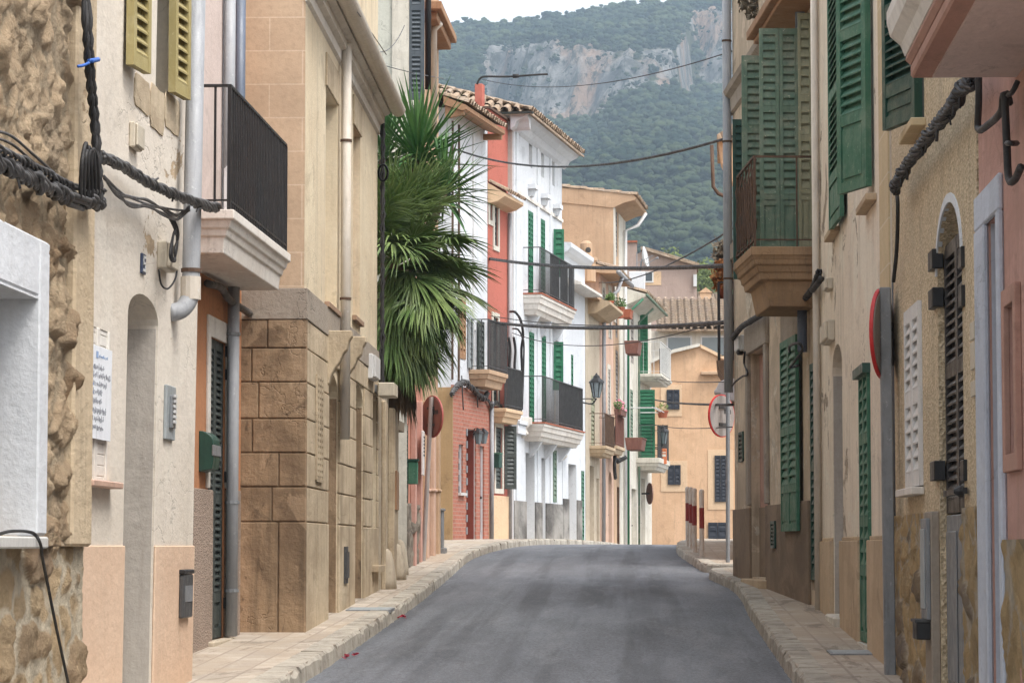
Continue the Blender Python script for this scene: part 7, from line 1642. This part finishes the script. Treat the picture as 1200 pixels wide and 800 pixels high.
def small_tree(name, label, x, y, D, rad, mt, h, n, seed):
    c = pt(x, y, D); q = thing(name, label, 'tree', (c.x, c.y, c.z - h))
    b = MB(); b.tube([Vector((c.x, c.y, c.z - h)), Vector((c.x + .2, c.y, c.z - h * .5)), c], [.3, .22, .1], 8)
    rd = random.Random(seed)
    for k in range(6): b.tube([c - Vector((0, 0, rad * .6)), c + Vector((rd.uniform(-1, 1), rd.uniform(-1, 1), rd.uniform(0, .8))) * rad * .8], [.1, .03], 5)
    b.build('trunk', M['bark'], q); b = MB()
    for k in range(16):
        o = Vector((rd.gauss(0, .5), rd.gauss(0, .5), rd.gauss(0, .35))) * rad; leafy(b, c + o, rad * .42, n // 16, rad * .1, seed + k, .8)
    b.build('crown', M[mt], q)
small_tree('tree', 'light green leafy tree beyond the greyish pink house', 833, 338, 230, 2.6, 'lime', 8, 3200, 3); small_tree('tree', 'dark olive tree beside the distant tiled roof', 846, 358, 190, 2.0, 'leaf', 8, 2400, 13); small_tree('tree', 'pale green tree low behind the roof terrace and aerial', 812, 330, 260, 3.0, 'lime', 9, 2600, 23)
c = pt(794, 640, 66); b = MB(); b.poly(*[Vector((px_x(x, d), d, zr(d) + .16)) for x, d in ((784, 62), (803, 62), (803, 60), (790, 60))])

# ================================================================== CABLES ACROSS THE STREET
def span(label, a, c, sag, r, mat='cable'):
    tag(MB().tube(sagging(a, c, sag, 32), r, 6).build('overhead_cable', M[mat], smooth=True), label, 'cable', 'cables strung across the street')
span('upper thin cable crossing the street below the white roof', pt(534, 175, 54.5), pt(858, 160, 35), .36, .018)
span('thick black cable crossing the street at the white upper balcony', pt(573, 303, 57.8), pt(858, 311, 35), .10, .032)
span('thick black cable crossing the street just above the lower white balcony', pt(573, 377, 57.8), pt(858, 377, 35), .10, .032)
span('thin wire running just above the lower thick cable', pt(575, 370, 57.8), pt(858, 376, 35), .12, .009)
span('thin slack wire under the lower thick cable', pt(598, 389, 59.8), pt(858, 372, 35), .32, .008)
span('thin wire climbing from the tan house to the right corner', pt(702, 331, 72.6), pt(858, 268, 35.1), .2, .012)
span('short dark cable to the peach house from the green lower balcony', pt(766, 468, 86), pt(858, 474, 35), .04, .02)
span('faint wire crossing before the peach house above its lower windows', pt(766, 497, 86), pt(858, 500, 35), .06, .008)
span('faint pair of wires crossing before the upper peach windows', pt(764, 443, 86), pt(858, 447, 35), .05, .008)
span('very thin wire high across the mountain', pt(561, 92, 58), pt(858, 60, 35), .3, .007)
b = MB(); p = [pt(x, y, 57) for x, y in ((559, 99), (562, 93), (568, 90), (590, 90), (604, 89.5), (625, 88), (642, 87))]; b.tube(smooth_path(p, 5), .022, 6); b.tube([pt(601, 89.5, 57), pt(608, 89, 57)], .045, 6)
tag(b.build('cable_stub', M['cable'], smooth=True), 'short insulated cable stub reaching out from the red chimney', 'cable')
b = MB(); b.tube([F3(F3.L * .2, .3, F3.uz(378, 12)[1]), F3(F3.L * .9, .15, F3.uz(415, 18)[1])], .006, 4); b.tube(sagging(pt(412, 22, 29), pt(474, 30, 37), .35), .006, 4); b.tube(sagging(pt(437, 73, 31), pt(520, 92, 44), .02), .006, 4)
tag(b.build('thin_wires', M['cable_grey']), 'thin slack wires hanging between the corner house gutter and the slate shutter', 'wires')

# ================================================================== PALM AND SWORD PLANT IN THE GARDEN
def blade(b, p, d, L, w, droop, segs=5, fold=.25, up=Vector((0, 0, 1))):
    """one narrow folded leaf from p along d, bending down"""
    d = d.normalized(); s = d.cross(up); s = s.normalized() if s.length > .05 else Vector((1, 0, 0)); P = []; q = p.copy(); n = s.cross(d).normalized()
    for k in range(segs + 1):
        f = k / segs; ww = w * (0.55 + 1.3 * f if f < .35 else 1.0 * (1 - ((f - .35) / .65) ** 1.6) + .01)
        P += [q - s * ww * .5 + n * ww * fold, q.copy(), q + s * ww * .5 + n * ww * fold]
        d = (d + Vector((0, 0, -droop / segs))).normalized(); q = q + d * (L / segs); n = s.cross(d).normalized()
    F = []
    for k in range(segs):
        a = 3 * k; F += [(a, a + 1, a + 4, a + 3), (a + 1, a + 2, a + 5, a + 4)]
    b.add(P, F)
def unit(az, el): return Vector((math.cos(el) * math.cos(az), math.cos(el) * math.sin(az), math.sin(el)))
rd = random.Random(12)
base = pt(484, 640, 35.2); base = Vector((-3.25, 34.6, 3.15))
q = thing('sword_plant', 'spiky sword leaved yucca rising above the fan palm behind the garden wall', 'plant', base)
tr = MB(); heads = [(pt(490, 186, 34.9), 1.0, 135), (pt(450, 186, 35.4), .85, 80), (pt(520, 226, 34.6), .78, 90)]
for c, s, n in heads: tr.tube(smooth_path([base + Vector((rd.uniform(-.1, .1), 0, 0)), base.lerp(c, .5) + Vector((-.1, .1, 0)), c], 5), [.09 - .003 * k for k in range(11)], 8)
tr.build('trunk', M['bark'], q); b = MB()
for c, s, n in heads:
    for k in range(n):
        az = rd.uniform(0, 2 * math.pi); el = R(rd.uniform(-38, 88)); L = s * rd.uniform(.78, 1.08) * (1.0 if el > -.1 else .92)
        blade(b, c + unit(az, el) * .05 + Vector((0, 0, rd.uniform(-.12, .08))), unit(az, el), L, .058 * s, .10 + (.35 if el < .3 else .0) * rd.random(), 5)
b.build('leaves', M['yucca'], q)
base = Vector((-3.15, 33.2, 3.15)); c = pt(463, 312, 33.4)
q = thing('fan_palm', 'shaggy green fan palm hanging over the street with dead brown fronds beneath', 'palm tree', base)
MB().tube(smooth_path([base, base.lerp(c, .5) + Vector((-.08, 0, 0)), c], 6), [.17 - .003 * k for k in range(13)], 10).build('trunk', M['bark'], q)
def frond(b, p, az, el, pet, L, droop, nl=34, spread=190, w=.036):
    d = unit(az, el); segs = 5; P = [p.copy()]; qd = d.copy(); qq = p.copy()
    for k in range(segs): qd = (qd + Vector((0, 0, -droop * .5 / segs))).normalized(); qq = qq + qd * (pet / segs); P.append(qq.copy())
    b.tube(P, [.014] * 6, 4, cap=False)
    s = qd.cross(Vector((0, 0, 1))).normalized(); nn = s.cross(qd).normalized()
    roll = rd.uniform(-.5, .5); s2 = s * math.cos(roll) + nn * math.sin(roll); n2 = s2.cross(qd)
    for k in range(nl):
        a = R(-spread / 2 + spread * k / (nl - 1) + rd.uniform(-2, 2)); f = 1 - .45 * abs(a / R(spread / 2)) ** 2
        dd = qd * math.cos(a) + s2 * math.sin(a) + n2 * (.12 * abs(math.sin(a)))
        blade(b, qq, dd, L * f * rd.uniform(.88, 1.05), w, droop * rd.uniform(.6, 1.5), 5, .3, n2 if n2.length > .1 else Vector((0, 0, 1)))
b = MB()
for k in range(128):
    az = rd.uniform(0, 2 * math.pi) if k % 3 else rd.uniform(-1.7, .7); t_ = rd.random(); el = R(84 - 148 * t_ ** .85)
    frond(b, c + Vector((0, 0, .15 - .5 * t_)), az, el, rd.uniform(.28, .78), rd.uniform(.5, .86), .45 + 1.5 * t_ * rd.random())
b.build('fronds', M['palm'], q)
b = MB()
for k in range(26): frond(b, c + Vector((rd.uniform(-.05, .1), 0, rd.uniform(-1.0, -.6))), rd.uniform(-2.4, .5), R(rd.uniform(-88, -62)), rd.uniform(.3, .5), rd.uniform(.4, .65), .9, nl=16, spread=70, w=.032)
b.build('dead_fronds', M['dead'], q)
# fallen petals in the gutter
for i, (x, y, D, lab) in enumerate(((407, 765, 21.9, 'red petals and a brown leaf in the gutter nearest the camera'), (474, 719, 27.6, 'small red petals in the gutter further up the road'))):
    p = pt(x, y, D); b = MB(); rr = random.Random(i)
    for k in range(9):
        o = Vector((p.x + rr.uniform(-.05, .05), D + rr.uniform(-.25, .25), 0)); o.z = zr(o.y) + .02; a = rr.uniform(0, 6.28); s = rr.uniform(.015, .03); u_ = Vector((math.cos(a), math.sin(a), .4)); v_ = Vector((-math.sin(a), math.cos(a), .2))
        b.slab([o + u_ * s, o + v_ * s, o - u_ * s * .6, o - v_ * s], (0, 0, .004))
    tag(b.build('fallen_petals', M['petal']), lab, 'petals', 'fallen petals in the gutter')
